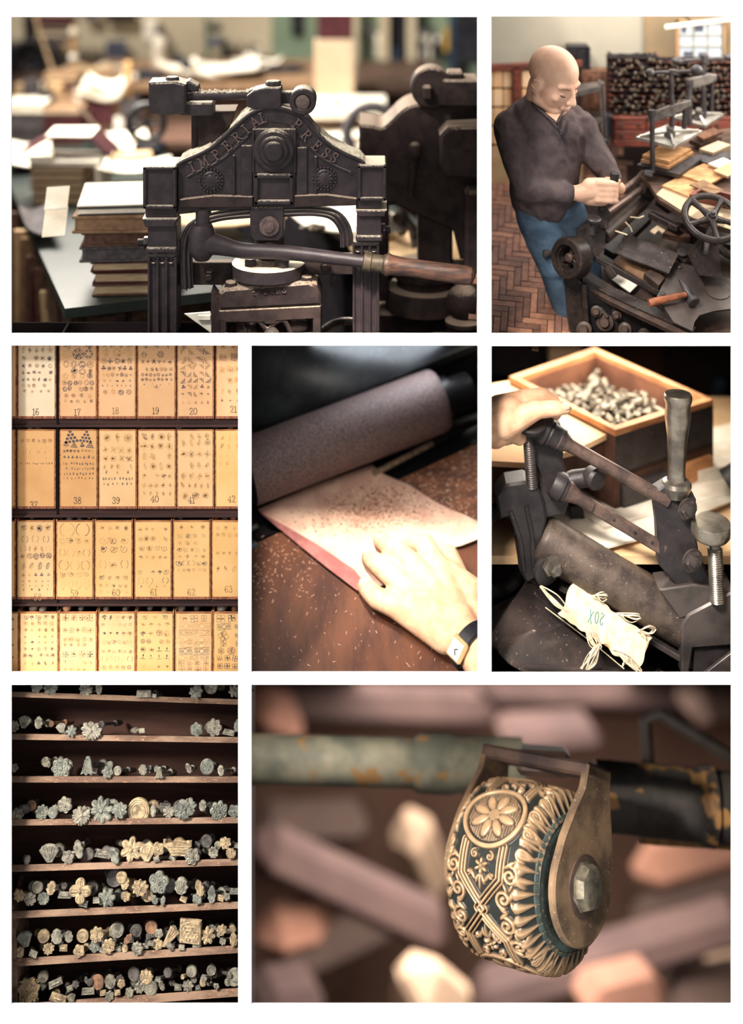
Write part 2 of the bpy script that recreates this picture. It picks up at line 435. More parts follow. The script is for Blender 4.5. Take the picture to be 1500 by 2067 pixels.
GLYPH = {  # strokes in a unit-high box, (width, [polylines])
 'I': (.34, [[(.17, 0), (.17, 1)], [(.02, 0), (.32, 0)], [(.02, 1), (.32, 1)]]),
 'M': (.95, [[(.12, 0), (.18, 1)], [(.18, 1), (.47, .08)], [(.47, .08), (.76, 1)], [(.76, 1), (.83, 0)], [(0, 0), (.24, 0)], [(.7, 0), (.95, 0)], [(.05, 1), (.2, 1)], [(.75, 1), (.9, 1)]]),
 'P': (.62, [[(.15, 0), (.15, 1)], [(.02, 0), (.3, 0)], [(.02, 1), (.4, 1), (.55, .93), (.61, .76), (.55, .58), (.4, .5), (.15, .5)]]),
 'E': (.6, [[(.15, 0), (.15, 1)], [(.02, 1), (.55, 1), (.56, .82)], [(.02, 0), (.57, 0), (.6, .2)], [(.15, .52), (.42, .52)], [(.42, .42), (.42, .62)]]),
 'R': (.72, [[(.15, 0), (.15, 1)], [(.02, 0), (.3, 0)], [(.02, 1), (.4, 1), (.55, .93), (.6, .77), (.55, .6), (.4, .52), (.15, .52)], [(.34, .52), (.62, 0), (.74, 0)]]),
 'A': (.8, [[(.1, 0), (.4, 1)], [(.4, 1), (.7, 0)], [(.22, .36), (.58, .36)], [(0, 0), (.22, 0)], [(.56, 0), (.82, 0)]]),
 'L': (.58, [[(.15, 0), (.15, 1)], [(.02, 1), (.3, 1)], [(.02, 0), (.55, 0), (.58, .22)]]),
 'S': (.56, [[(.5, .72), (.47, .9), (.33, 1), (.18, .97), (.08, .85), (.09, .7), (.2, .58), (.38, .47), (.49, .33), (.48, .15), (.37, .03), (.22, 0), (.09, .08), (.05, .28)], [(.5, .98), (.5, .72)], [(.05, .02), (.05, .28)]]),
 'T': (.66, [[(.33, 0), (.33, 1)], [(.2, 0), (.46, 0)], [(.03, .8), (.03, 1), (.63, 1), (.63, .8)]]),
 'N': (.8, [[(.12, 0), (.12, 1)], [(.12, 1), (.68, 0)], [(.68, 0), (.68, 1)], [(0, 0), (.24, 0)], [(.56, 1), (.8, 1)], [(0, 1), (.14, 1)]]),
 '0': (.62, [[(.31+.27*math.cos(t/16*2*math.pi), .5+.5*math.sin(t/16*2*math.pi)) for t in range(17)]]),
 '1': (.4, [[(.06, .84), (.22, 1), (.22, 0)], [(.06, 0), (.38, 0)]]),
 '2': (.6, [[(.08, .74), (.12, .92), (.28, 1), (.44, .96), (.53, .8), (.5, .62), (.36, .42), (.06, 0), (.55, 0), (.57, .16)]]),
 '3': (.58, [[(.08, .82), (.18, .97), (.32, 1), (.46, .92), (.5, .76), (.42, .6), (.24, .54), (.42, .48), (.54, .34), (.53, .16), (.4, .02), (.22, 0), (.08, .1), (.07, .22)]]),
 '4': (.62, [[(.44, 0), (.44, 1), (.04, .28), (.6, .28)], [(.3, 0), (.58, 0)]]),
 '5': (.58, [[(.5, 1), (.15, 1), (.11, .56), (.26, .64), (.43, .58), (.53, .4), (.5, .16), (.36, .01), (.18, .01), (.07, .12)]]),
 '6': (.6, [[(.5, .88), (.36, 1), (.2, .92), (.09, .65), (.07, .32), (.15, .08), (.3, 0), (.46, .08), (.54, .28), (.48, .48), (.32, .57), (.15, .48), (.08, .32)]]),
 '7': (.58, [[(.07, .84), (.07, 1), (.56, 1), (.3, .45), (.24, 0)]]),
 '8': (.6, [[(.3, .54), (.14, .64), (.11, .8), (.18, .95), (.3, 1), (.43, .95), (.5, .8), (.46, .64), (.3, .54), (.12, .42), (.06, .24), (.13, .06), (.3, 0), (.47, .06), (.55, .24), (.48, .42), (.3, .54)]]),
 '9': (.6, [[(.1, .12), (.24, 0), (.4, .08), (.51, .35), (.53, .68), (.45, .92), (.3, 1), (.14, .92), (.06, .72), (.12, .52), (.28, .43), (.45, .52), (.52, .68)]]),
 'X': (.6, [[(.05, 0), (.55, 1)], [(.05, 1), (.55, 0)]]),
}
def strokes(mb, ch, place, wt, dep, normal):
    """glyph as raised strokes; place(u,v) gives the point, normal the way it stands proud"""
    normal = Vector(normal).normalized()
    for k_, pl in enumerate(GLYPH[ch][1]):
        dep = dep*1.05+1e-5; pts = [place(u, v)-normal*(2e-5*k_) for u, v in pl]
        n = len(pts); L = []; Rr = []
        for i, p in enumerate(pts):
            t = (pts[min(i+1, n-1)]-pts[max(i-1, 0)]).normalized(); sd = t.cross(normal)
            e = t*(wt*.5)*((-1 if i == 0 else 0)+(1 if i == n-1 else 0))
            L.append(p+sd*wt/2+e); Rr.append(p-sd*wt/2+e)
        vs = L+Rr+[q+normal*dep for q in L]+[q+normal*dep for q in Rr]; fs = []
        for i in range(n-1):
            fs += [(2*n+i, 2*n+i+1, 3*n+i+1, 3*n+i), (i, i+1, 2*n+i+1, 2*n+i), (n+i, 3*n+i, 3*n+i+1, n+i+1)]
        fs += [(0, 2*n, 3*n, n), (n-1, 2*n-1, 4*n-1, 3*n-1)]
        mb.add(vs, fs)

def hexnut(m, c, ax, r, h, n=6): return m.lathe(c, ax, [(0, r), (h*.8, r), (h, r*.86)], n)
def screw_press():
    f = F(.055); s = S(.055); FR = V(0, -1, 0)
    t = thing('blocking_press', 'black iron hand press with raised lettering, rosettes and a long wooden-gripped lever', 'press', f(535, 690, 60))
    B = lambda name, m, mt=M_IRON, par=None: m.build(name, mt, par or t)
    # crown casting
    top = curve([(357, 333), (372, 324), (421, 301), (462, 266), (490, 241), (515, 224), (547, 216), (579, 221), (611, 237), (633, 262), (661, 289), (693, 308), (724, 322), (735, 332)], 4)
    low = curve([(725, 418), (660, 420), (600, 424), (550, 426), (494, 427), (430, 430), (357, 437)], 3)
    m = MB(); m.prism(top+low, 66, f, 1.5, w0=14)
    crown = B('crown', m)
    # rim moulding along the top of the crown, and the letter band under it
    off = [(x, y) for x, y in top]
    m = MB(); m.tube([f(x, y+2, 11) for x, y in top], 4.2*s, 8)
    for d, r in ((34, 1.6),):
        pts = []
        for i, (x, y) in enumerate(top):
            x0, y0 = top[max(i-1, 0)]; x1, y1 = top[min(i+1, len(top)-1)]; L = math.hypot(x1-x0, y1-y0)
            pts.append((x-(y1-y0)/L*d*-1*-1, y+(x1-x0)/L*d))
        pts = [(x, min(y, 402)) for x, y in pts if 362 < x < 728 and not 505 < x < 600]
        for seg in ([p for p in pts if p[0] < 550], [p for p in pts if p[0] > 550]):
            m.tube([f(x, y, 13) for x, y in seg], r*1.6*s, 6)
    B('crown_moulding', m, M_IRON, crown)
    # side panels of the crown: raised lower ledge
    m = MB()
    for poly in ([(362, 420), (362, 404), (430, 396), (510, 398), (510, 420)], [(594, 420), (594, 396), (660, 394), (720, 402), (720, 416)]):
        m = MB(); m.prism(poly, 12, f, 1.5, w0=4); B('crown_ledge', m, M_IRON2, crown)
    # letters along the curve
    lett = B('letter_band', MB().prism([(x, y+6) for x, y in top if 366 < x < 730]+[(x, min(y+33, 400)) for x, y in top[::-1] if 366 < x < 730], 2.5, f, 0, w0=12.4), M_IRON); lett['label'] = 'raised band reading IMPERIAL PRESS'
    def word(chars, xs, hgt):
        tx = [p[0] for p in top]; ty = [p[1] for p in top]
        for ch, x in zip(chars, xs):
            y = float(np.interp(x, tx, ty)); y2 = float(np.interp(x+14, tx, ty)); y0 = float(np.interp(x-14, tx, ty))
            a = math.atan2(y2-y0, 28); ca, sa = math.cos(a), math.sin(a)
            cx, cy = x-sa*19.5, y+ca*19.5
            w = GLYPH[ch][0]
            def place(u, v):
                du, dv = (u-w/2)*hgt*.98, (v-.5)*hgt
                return f(cx+du*ca+dv*sa, cy+du*sa-dv*ca, 12.2)
            m = MB(); strokes(m, ch, place, 2.7*s, 2.4*s, FR); B('raised_letter', m, M_IRONLET, lett)
    word('IMPERIAL', (378, 401, 424, 444, 464, 482, 502, 523), 20)
    word('PRESS', (612, 633, 652, 669, 684), 20)
    # corner blocks
    for x0, y0, x1, y1 in ((289, 336, 356, 421), (722, 333, 780, 405)):
        m = MB(); m.pbox(f, x0, y0, x1, y1, 2, 84, 2.5)
        b = B('corner_block', m)
        m = MB(); e = 5
        for q in ((x0, y0, x1, y0+7), (x0, y1-7, x1, y1), (x0, y0, x0+7, y1), (x1-7, y0, x1, y1)): m.pbox(f, *q, -4, 4, 1.8)
        B('panel_frame', m, M_IRON, b)
    # centre block with sunk panel
    m = MB(); m.pbox(f, 510, 262, 596, 418, 8, 40, 2)
    cb = B('centre_block', m)
    m = MB()
    for q in ((513, 352, 592, 361), (513, 405, 592, 414), (513, 352, 521, 414), (584, 352, 592, 414)): m.pbox(f, *q, 0, 10, 2)
    B('panel_frame', m, M_IRON, cb)
    m = MB()
    for q in ((509, 262, 513, 350), (593, 262, 597, 350)): m.pbox(f, *q, 4, 12, 1)
    B('edge_bead', m, M_IRON, cb)
    for x0, x1, y0 in ((486, 509, 296), (597, 620, 300), (468, 474, 316), (634, 640, 318)): m = MB(); m.pbox(f, x0, y0, x1, 414, 9, 16, 1.5); B('pilaster_rib', m, M_IRON, crown)
    # boss
    m = MB(); m.lathe(f(553, 304, 14), FR, [(0, 43*s), (12*s, 43*s), (18*s, 38*s), (18*s, 30*s), (23*s, 30*s), (26*s, 27*s)], 40); B('boss', m)
    m = MB(); m.lathe(f(553, 303, -8), FR, [(0, 20*s), (10*s, 20*s), (13*s, 17*s), (14*s, 0)], 28); B('boss_bolt', m)
    # rosettes
    for cx, cy in ((425, 368), (655, 364)):
        m = MB(); c = f(cx, cy, 15)
        m.lathe(c, FR, [(0, 20*s), (4*s, 20*s), (6*s, 17*s), (4*s, 15*s), (5*s, 6*s), (9*s, 4*s), (10*s, 0)], 24)
        for k in range(20):
            a = k*2*math.pi/20; m.sph(f(cx+23*math.cos(a), cy+23*math.sin(a), 12), 2.9*s, n=8, m=5)
        for k in range(12):
            a = k*2*math.pi/12; m.capsule(f(cx+6*math.cos(a), cy+6*math.sin(a), 10), f(cx+14*math.cos(a), cy+14*math.sin(a), 11), 1.8*s, 3.4*s, 7, 3)
        m.sph(f(cx, cy, 12), (15*s, 6*s, 15*s), n=24)
        B('rosette', m, M_IRONP)
    # columns
    for sx in (0, 1):
        if sx == 0: X0, X1, cap, cor, bx, led, sh = 297, 356, (292, 421, 355, 441), (287, 438, 357, 459), (297, 456, 356, 505), (294, 501, 357, 513), 513
        else: X0, X1, cap, cor, bx, led, sh = 712, 766, (722, 404, 770, 424), (718, 421, 781, 438), (720, 436, 770, 481), (718, 477, 772, 490), 490
        m = MB(); m.pbox(f, *cap, 8, 78, 1.5); m.pbox(f, *bx, 8, 78, 1.5); m.pbox(f, *led, 3, 82, 3)
        m.prism([(cor[0], cor[1]+4), (cor[2], cor[1]+4), (cor[2]-5, cor[3]), (cor[0]+6, cor[3])], 84, f, 2, w0=0)
        col = B('column', m)
        m = MB(); m.pbox(f, X0, sh, X1, 683, 14, 76, 1)
        w = X1-X0
        for k in range(4):                      # fillets between the flutes
            x = X0+w*(.04+.3*k); m.pbox(f, x-2.5, sh+4, x+2.5 if k < 3 else X1, 683, 7, 15, 1.5)
        m.pbox(f, X0, sh, X1, sh+9, 7, 15, 1.5)
        for k in range(3): m.torus(f(X0+w*(.19+.3*k), sh+16, 11), FR, 6.5*s, 2.2*s, 12, 6, 0, math.pi)
        B('fluted_shaft', m, M_IRON, col)
        m = MB(); y = 501 if sx == 0 else 474
        a = (272, 300) if sx == 0 else (789, 766)
        m.cyl(f(a[0], y, 40), f(a[1], y, 40), 7*s, n=12)
        for k in range(6): m.torus(f(a[0]+(1.5+2.6*k)*(1 if sx == 0 else -1), y, 40), (1, 0, 0), 7*s, 1.1*s, 14, 5)
        hexnut(m, f(285 if sx == 0 else 778, y, 40), (1 if sx == 0 else -1, 0, 0), 13*s, 12*s)
        B('side_bolt', m)
        m = MB(); q = 368 if sx == 0 else 699; m.sph(f(q, 498 if sx == 0 else 478, 30), (9*s, 10*s, 12*s)); B('inner_bolt', m, M_IRON2)
    # inner arch moulding
    m = MB()
    path = curve([(366, 590), (364, 520), (370, 480), (388, 454), (430, 438), (494, 429), (545, 427), (600, 426), (650, 428), (684, 438), (704, 466), (708, 500)], 6)
    for r, dx, w in ((4.6, 0, 22), (3.4, 4.5, 17), (3.2, 8.5, 21), (2.8, 12, 17), (2.6, 15.5, 21)):
        cx, cy = 540, 560
        m.tube([f(x+(cx-x)/max(math.hypot(x-cx, y-cy), 1)*dx*1.3, y+(cy-y)/max(math.hypot(x-cx, y-cy), 1)*dx, w) for x, y in path], r*s, 8)
    m.grid(lambda u, v: f(path[int(u*(len(path)-1))][0]+8*(1-2*(path[int(u*(len(path)-1))][0] > 540)), path[int(u*(len(path)-1))][1]+6, 20+55*v), len(path)-1, 1)
    B('arch_moulding', m)
    # slider with bolt
    m = MB(); m.prism([(504, 421), (572, 421), (572, 478), (562, 490), (514, 490), (504, 478)], 60, f, 2, w0=10); sl = B('slider', m)
    m = MB(); m.lathe(f(543, 459, 10), FR, [(0, 20*s), (4*s, 20*s), (5*s, 16*s), (5*s, 11*s), (10*s, 10*s), (12*s, 0)], 24); B('slider_bolt', m, M_IRONLET, sl)
    # lever
    lv = MB()
    lv.cyl(f(408, 428, 26), f(408, 470, 20), 16*s, n=20)
    lv.lathe(f(407, 455, 8), (0, 0, -1), [(0, 20*s), (16*s, 27*s), (45*s, 29*s), (62*s, 22*s), (72*s, 14*s)], 24)
    ap = curve([(412, 490), (445, 496), (490, 505), (553, 506), (617, 510), (680, 516), (735, 521)], 5)
    lv.tube([f(x, y, 4-26*(x-412)/320) for x, y in ap], [ (24-8*min((x-412)/60, 1)-4*max((x-480)/255, 0))*s for x, y in ap], 16)
    lever = B('lever', lv, M_IRONP)
    dirv = (f(955, 548, -34)-f(735, 521, -22)).normalized(); L = (f(955, 548, -34)-f(735, 521, -22)).length
    m = MB(); m.lathe(f(733, 521, -22), dirv, [(0, 15*s), (2*s, 20*s), (16*s, 20*s), (18*s, 17.5*s), (40*s, 17.5*s), (42*s, 20*s), (47*s, 20*s)], 24); B('ferrule', m, M_FERR, lever)
    m = MB(); m.lathe(f(778, 526, -24), dirv, [(0, 22*s), (4*s, 23*s), (12*s, 20*s), (40*s, 17.5*s), (110*s, 18*s), (160*s, 19*s), (172*s, 17*s), (178*s, 11*s), (180*s, 0)], 24)
    o = B('grip', m, M_GRIP, lever); o['label'] = 'worn brown wooden grip'
    # cross bar
    m = MB(); m.pbox(f, 352, 541, 465, 587, 36, 60, 1.5); B('cross_bar', m, M_IRON2)
    m = MB(); m.pbox(f, 608, 527, 716, 566, 36, 60, 1.5)
    m.prism([(665, 560), (679, 560), (679, 588), (676, 592), (668, 592), (665, 588)], 10, f, 1, w0=38); cb = B('cross_bar', m, M_IRON2)
    for x, y in ((419, 566), (655, 546)):
        m = MB(); m.lathe(f(x, y, 36), FR, [(0, 13*s), (4*s, 13*s)], 20); hexnut(m, f(x, y, 32), FR, 11*s, 9*s); m.cyl(f(x, y, 24), f(x, y, 16), 5.5*s, n=12); B('cross_bar_nut', m, M_IRON2, cb)
    # screw, flange
    m = MB(); m.cyl(f(542, 488, 44), f(542, 552, 44), 30*s, n=24); m.lathe(f(540, 541, 44), (0, 0, -1), [(-10*s, 34*s), (0, 44*s), (3*s, 70*s)], 28); B('screw', m, M_IRON2)
    m = MB(); m.lathe(f(539, 540, 44), (0, 0, -1), [(0, 72*s), (2*s, 75*s), (26*s, 75*s), (30*s, 70*s), (36*s, 40*s)], 44); fl = B('flange', m, M_IRON)
    for dx, dz in ((-34, -30), (34, -40), (-52, 30), (50, 26)):
        m = MB(); hexnut(m, f(538+dx, 541, 44+dz), (0, 0, 1), 12*s, 15*s); B('flange_bolt', m, M_IRON, fl)
    # head block with cap
    m = MB()
    m.prism([(443, 588), (456, 580), (624, 566), (640, 574), (648, 592), (648, 612), (443, 622)], 76, f, 5, w0=-12)
    hb = B('head_cap', m, M_IRON2)
    m = MB()
    m.prism([(443, 624), (648, 614), (648, 683), (443, 683)], 6, f, 2, w0=20)
    m.prism([(443, 624), (648, 614), (648, 640), (560, 645), (556, 652), (536, 652), (532, 648), (448, 648), (448, 683), (443, 683)], 30, f, 2, w0=-10)
    m.pbox(f, 632, 630, 648, 683, -10, 60, 2); m.pbox(f, 443, 640, 458, 683, -10, 60, 2)
    m.prism([(426, 588), (443, 610), (443, 683), (426, 683)], 50, f, 1, w0=2)
    blk = B('head_block', m, M_IRON2)
    m = MB()
    for a in ((470, 668, 26), (618, 660, 26)):
        m.tube([f(a[0]+a[2]*math.cos(q), a[1]-a[2]*.9*math.sin(q)+4, 4) for q in np.linspace(-.3, math.pi*.75, 12)], [2*s+3*s*math.sin(k/11*math.pi) for k in range(12)], 8)
    m.tube([f(x, y, -4) for x, y in curve([(506, 652), (522, 646), (540, 664), (556, 650), (574, 646), (590, 676)], 5)], 5*s, 8)
    B('scroll_ornament', m, M_IRON2, blk)
    for k, (x, y) in enumerate(((497, 664), (600, 656))):
        m = MB(); m.sph(f(x, y+6, 14), (24*s, 10*s, 17*s)); B('shield_ornament', m, M_IRON2, blk)
    m = MB(); m.lathe(f(549, 672, -6), FR, [(0, 15*s), (3*s, 15*s), (4*s, 11*s), (8*s, 10*s), (9*s, 7*s), (12*s, 6*s), (13*s, 0)], 22); B('knob', m, M_STEEL, blk)
    for x, y in ((464, 581), (618, 570)):
        m = MB(); hexnut(m, f(x, y+12, 10), (.05, -.1, 1), 13*s, 22*s); B('cap_bolt', m, M_IRON2, hb)
    m = MB()
    for ch, x in zip('PATENT', (514, 526, 538, 551, 563, 575)):
        y = 586-(x-514)*.07
        strokes(m, ch, lambda u, v: f(x-(u-.3)*11, y-6+(v)*11, -12+0*v), 2*s, 2.2*s, FR)
    B('raised_word', m, M_IRON2, hb)
    # linkage on top
    m = MB()
    m.prism([(299, 168), (352, 166), (374, 172), (374, 230), (340, 235), (303, 231), (298, 200)], 62, f, 4, w0=6); lk = B('counterweight', m)
    m = MB(); hexnut(m, f(344, 176, 30), (0, 0, 1), 14*s, 16*s, 8); B('square_nut', m, M_IRON, lk)
    m = MB(); m.prism([(366, 172), (378, 168), (396, 178), (398, 190), (372, 190)], 40, f, 3, w0=24); m.cyl(f(368, 201, 36), f(500, 199, 36), 9.5*s, n=14); m.tube([f(x, 198, 36) for x in (496, 506, 540)], [9.5*s, 15*s, 15*s], 14)
    m.pbox(f, 360, 212, 428, 238, 20, 70, 3); B('link_rod', m)
    m = MB(); m.prism([(497, 196), (512, 184), (536, 178), (566, 178), (568, 194), (568, 216), (560, 222), (512, 222), (496, 216)], 52, f, 2.5, w0=6)
    m.pbox(f, 546, 190, 600, 214, 22, 44, 2); lb = B('link_block', m)
    m = MB(); hexnut(m, f(550, 181, 30), (0, 0, 1), 16*s, 13*s, 8); B('link_nut', m, M_IRON, lb)
    m = MB(); m.lathe(f(611, 206, 46), FR, [(0, 27*s), (44*s, 27*s), (47*s, 24*s), (47*s, 17*s), (44*s, 16*s)], 32); rg = B('link_ring', m)
    m = MB(); m.lathe(f(611, 206, 2), FR, [(0, 15*s), (5*s, 14*s), (7*s, 10*s), (7*s, 0)], 24); B('ring_pin', m, M_IRONLET, rg)
    m = MB(); m.prism([(395, 236), (470, 234), (462, 262), (440, 288), (420, 300), (395, 310)], 70, f, 1.5, w0=50); m.pbox(f, 372, 232, 396, 244, 60, 120, 2); m.pbox(f, 378, 240, 396, 330, 66, 110, 2); B('guide_bracket', m, M_STEEL if False else M_IRON2)
    # thick dust lying on the shoulders
    m = MB()
    def bed(xa, xb, h):
        pts = [p for p in top if xa <= p[0] <= xb]
        for w in np.linspace(20, 74, 12):
            m.tube([f(x, y-1+R.uniform(-.6, .6), w+R.uniform(-2, 2)) for x, y in pts], [(h+R.uniform(-1, 1))*s*(.3+.9*math.sin(math.pi*(i+.5)/len(pts))) for i in range(len(pts))], 6)
    bed(358, 425, 3.4); bed(462, 530, 5); bed(640, 735, 2.6)
    for x in np.linspace(384, 530, 40): m.sph(f(x+R.uniform(-2, 2), 190+R.uniform(-1, 1), 34+R.uniform(-6, 6)), R.uniform(2, 3.6)*s, n=6, m=4)
    for x in np.linspace(590, 632, 16): m.sph(f(x, 180+abs(x-611)**2*.03, 26+R.uniform(-14, 14)), R.uniform(1.6, 3)*s, n=6, m=4)
    stuff(B('dust', m, M_DUST))
    # plates below
    return t
screw_press()
def plate():
    f = F(.075); m = MB()
    m.prism([(372, 634), (424, 630), (460, 683), (440, 683)], 6, f, 1, w0=0); m.pbox(f, 400, 634, 426, 644, -8, 0, 1)
    tag(m.build('steel_plate', mat('bright_plate', srgb(236, 230, 216), srgb(200, 192, 178), rough=.35, spec=.6, scale=20)), 'bright pale steel plate low at the left foot of the iron press head', 'plate')
plate()
def hose():
    m = MB(); f = F(.2); pts = curve([(640, 690), (652, 668), (676, 652), (705, 648), (740, 655)], 8)
    m.tube([f(x, y) for x, y in pts], 7*S(.2), 10)
    for i in range(len(pts)-1):
        for k in (0, .33, .66):
            x, y = (pts[i][0]*(1-k)+pts[i+1][0]*k, pts[i][1]*(1-k)+pts[i+1][1]*k); d = (f(*pts[i+1])-f(*pts[i]))
            m.torus(f(x, y), d, 7*S(.2), 1.1*S(.2), 12, 5)
    tag(m.build('metal_hose', M_STEEL), 'ribbed grey metal hose curving beside the right column of the press', 'hose')
hose()

# ---- second press, out of focus on the right
def second_press():
    f = F(.34); s = S(.34); FR = V(0, -1, 0)
    t = thing('blocking_press', 'dark iron hand press standing out of focus at the right edge behind the lettered press', 'press', f(860, 690, 60))
    B = lambda name, m, mt=M_IRON2, par=None: m.build(name, mt, par or t)
    m = MB(); top = curve([(725, 256), (752, 258), (772, 262), (790, 248), (806, 232), (826, 219), (855, 213), (900, 212), (972, 214)], 5)
    m.prism(top+[(972, 525), (930, 530), (915, 470), (845, 440), (800, 420), (740, 425), (725, 420)], 130, f, 5, w0=20); B('crown', m)
    m = MB(); m.prism([(885, 262), (902, 244), (970, 241), (972, 250), (972, 348), (900, 345), (885, 320)], 70, f, 6, w0=-60); B('clamp_block', m)
    m = MB(); m.pbox(f, 845, 400, 916, 620, 30, 110, 6); B('column', m)
    m = MB(); m.pbox(f, 726, 400, 786, 620, 30, 110, 6); B('column', m)
    m = MB(); m.pbox(f, 938, 380, 972, 640, -20, 60, 8); B('column', m)
    m = MB(); m.lathe(f(838, 330, 20), FR, [(0, 6*s), (20*s, 8*s)], 16); m.sph(f(838, 305, 0), (15*s, 15*s, 19*s)); m.tube([f(838, 320, 2), f(834, 360, 4), f(830, 400, 8)], [9*s, 6*s, 5*s], 10); B('bulb_handle', m)
    m = MB(); m.lathe(f(872, 180, 60), FR, [(0, 42*s), (50*s, 42*s), (54*s, 38*s)], 28); B('link_ring', m)
    m = MB(); m.pbox(f, 894, 160, 968, 214, -10, 70, 4); m.pbox(f, 902, 146, 936, 160, 0, 50, 4); m.pbox(f, 853, 172, 872, 200, -14, 10, 4); m.tube([f(940, 180, 20), f(970, 182, 20)], 12*s); B('link_block', m)
    m = MB(); m.lathe(f(862, 548, 60), (0, 0, -1), [(0, 64*s), (3*s, 68*s), (26*s, 68*s), (30*s, 60*s), (44*s, 60*s), (48*s, 80*s), (60*s, 84*s), (90*s, 84*s)], 40); B('turntable', m)
    m = MB(); hexnut(m, f(862, 566, -4), (0, 0, 1), 12*s, 14*s); B('turntable_bolt', m)
    m = MB(); m.pbox(f, 765, 640, 968, 680, 20, 150, 4); B('bed', m)
    m = MB(); m.sph(f(934, 600, -30), 36*s); m.lathe(f(934, 630, -30), (0, 0, -1), [(0, 24*s), (6*s, 37*s), (14*s, 37*s), (20*s, 32*s), (44*s, 34*s)], 24); B('ball_post', m)
second_press()
# ------------------------------------------------------------------ behind the press: the bindery benches
ZT = 1.38
def onz(px, py, z=ZT):
    k = (ZC-z)/(ZC-(2067-py)/1000); y = D*k-D
    return V(XC+(px/1000-XC)*k, y, z)
def rz(a): return Matrix.Rotation(a, 3, 'Z')
M_PAGE = mat('page_edges', srgb(206, 184, 152), srgb(172, 146, 116), rough=.9, spec=.1, scale=25, stretch=(1, 1, 30))
M_PAPER = mat('white_paper', srgb(250, 243, 228), srgb(236, 224, 204), rough=.95, spec=.05, scale=14)
M_KRAFT = mat('kraft_paper', srgb(214, 184, 146), srgb(190, 158, 120), rough=.9, spec=.1, scale=14)
M_MAROON = mat('maroon_cloth', srgb(86, 44, 48), srgb(62, 34, 38), rough=.8, spec=.15, scale=60)
M_BROWNC = mat('brown_cloth', srgb(112, 84, 70), srgb(82, 62, 54), rough=.8, spec=.15, scale=60)
M_GREYC = mat('grey_cloth', srgb(98, 92, 92), srgb(74, 70, 74), rough=.85, spec=.15, scale=60)
M_TAN = mat('tan_board', srgb(150, 120, 92), srgb(124, 98, 76), rough=.85, spec=.15, scale=40)
M_WOODD = mat('dark_bench_wood', srgb(96, 72, 58), srgb(60, 46, 40), rough=.6, spec=.3, scale=10, stretch=(1, 6, 6))
M_WOODL = mat('light_wood', srgb(200, 160, 112), srgb(168, 128, 88), rough=.7, spec=.2, scale=10, stretch=(6, 6, 1))
M_BENCH = mat('bench_green', srgb(50, 58, 54), srgb(36, 42, 42), rough=.45, spec=.35, scale=6)
M_BLACK = mat('black_enamel', srgb(34, 32, 36), srgb(24, 22, 26), rough=.4, spec=.4, scale=20)
M_WALLC = mat('cream_wall', srgb(202, 188, 160), srgb(192, 176, 148), rough=.9, spec=.05, scale=3)
M_SAGE = mat('sage_paint', srgb(134, 148, 124), srgb(118, 134, 112), rough=.8, spec=.1, scale=4)
M_SLATE = mat('slate_blue', srgb(86, 88, 100), srgb(72, 74, 88), rough=.7, spec=.2, scale=10)
M_BLUE = mat('dark_blue_cloth', srgb(58, 72, 90), srgb(36, 44, 56), rough=.9, spec=.1, scale=30)
M_DCLOTH = mat('dark_cloth', srgb(52, 52, 56), srgb(34, 34, 40), rough=.95, spec=.05, scale=30)
M_CREAMB = mat('cream_board', srgb(206, 184, 156), srgb(192, 170, 142), rough=.8, spec=.1, scale=4)
M_GLASSY = mat('pale_bottle', srgb(226, 216, 196), srgb(206, 196, 180), rough=.3, spec=.5, scale=20)

def bench():
    A, u, v = onz(131, 623), V(.94, .34, 0).normalized(), V(-.335, .94, 0).normalized()
    t = thing('work_bench', 'long dark bench with a pale top running back on the left behind the lettered press', 'bench', A+V(.3, .4, -.4))
    q = [A, A+u*.5, A+u*.5+v*1.75, A+v*1.75]
    m = MB(); m.prism([p-V(0, 0, .022) for p in q], V(0, 0, .022)); m.build('bench_top', M_BENCH, t)
    m = MB(); i = .03; q2 = [A+u*i+v*i, A+u*.47+v*i, A+u*.47+v*1.7, A+u*i+v*1.7]
    fl = lambda p: V(p.x, p.y, 2.455-1.067*(D+p.y)/D)
    n4 = len(q2); m.add([p-V(0, 0, .022) for p in q2]+[fl(p) for p in q2], [(0, 1, 2, 3), (7, 6, 5, 4)]+[(i, (i+1) % 4, 4+(i+1) % 4, 4+i) for i in range(4)]); m.build('bench_body', M_WOODD, t)
    for k in range(4):
        b = A+u*(.05+.1*k)+v*.03; m = MB()
        m.bar(b+V(0, 0, -.043)-v*.004, b+u*.088+V(0, 0, -.043)-v*.004, .012, .036, bev=.004); m.build('panel', M_WOODD, t)
    for k in range(6):
        b = A+v*(.06+.22*k)+u*.03; m = MB()
        hh = (b.z-.03-(2.46-1.067*(D+b.y)/D)); m.bar(b+V(0, 0, -.03-hh/2)-u*.004, b+v*.2+V(0, 0, -.03-hh/2)-u*.004, .012, hh, bev=.004); m.build('panel', M_WOODD, t)
    # the bench beyond the press, its dark edge seen through the arch
    A2 = onz(697, 496); t = thing('work_bench', 'second bench seen through the press arch, its dark edge slanting away under white paper', 'bench', A2+V(.2, .3, -.4))
    q = [A2, A2+u*.26, A2+u*.2+v*1.1, A2+v*1.1]
    m = MB(); m.prism([p-V(0, 0, .022) for p in q], V(0, 0, .022)); m.build('bench_top', M_BENCH, t)
    c = sum(q, V(0, 0, 0))/4; m = MB(); q2 = [c+(p-c)*.93 for p in q]; m.add([p-V(0, 0, .022) for p in q2]+[fl(p) for p in q2], [(0, 1, 2, 3), (7, 6, 5, 4)]+[(i, (i+1) % 4, 4+(i+1) % 4, 4+i) for i in range(4)]); m.build('bench_body', M_BLACK, t)
    return A, u, v
BA, BU, BV = bench()

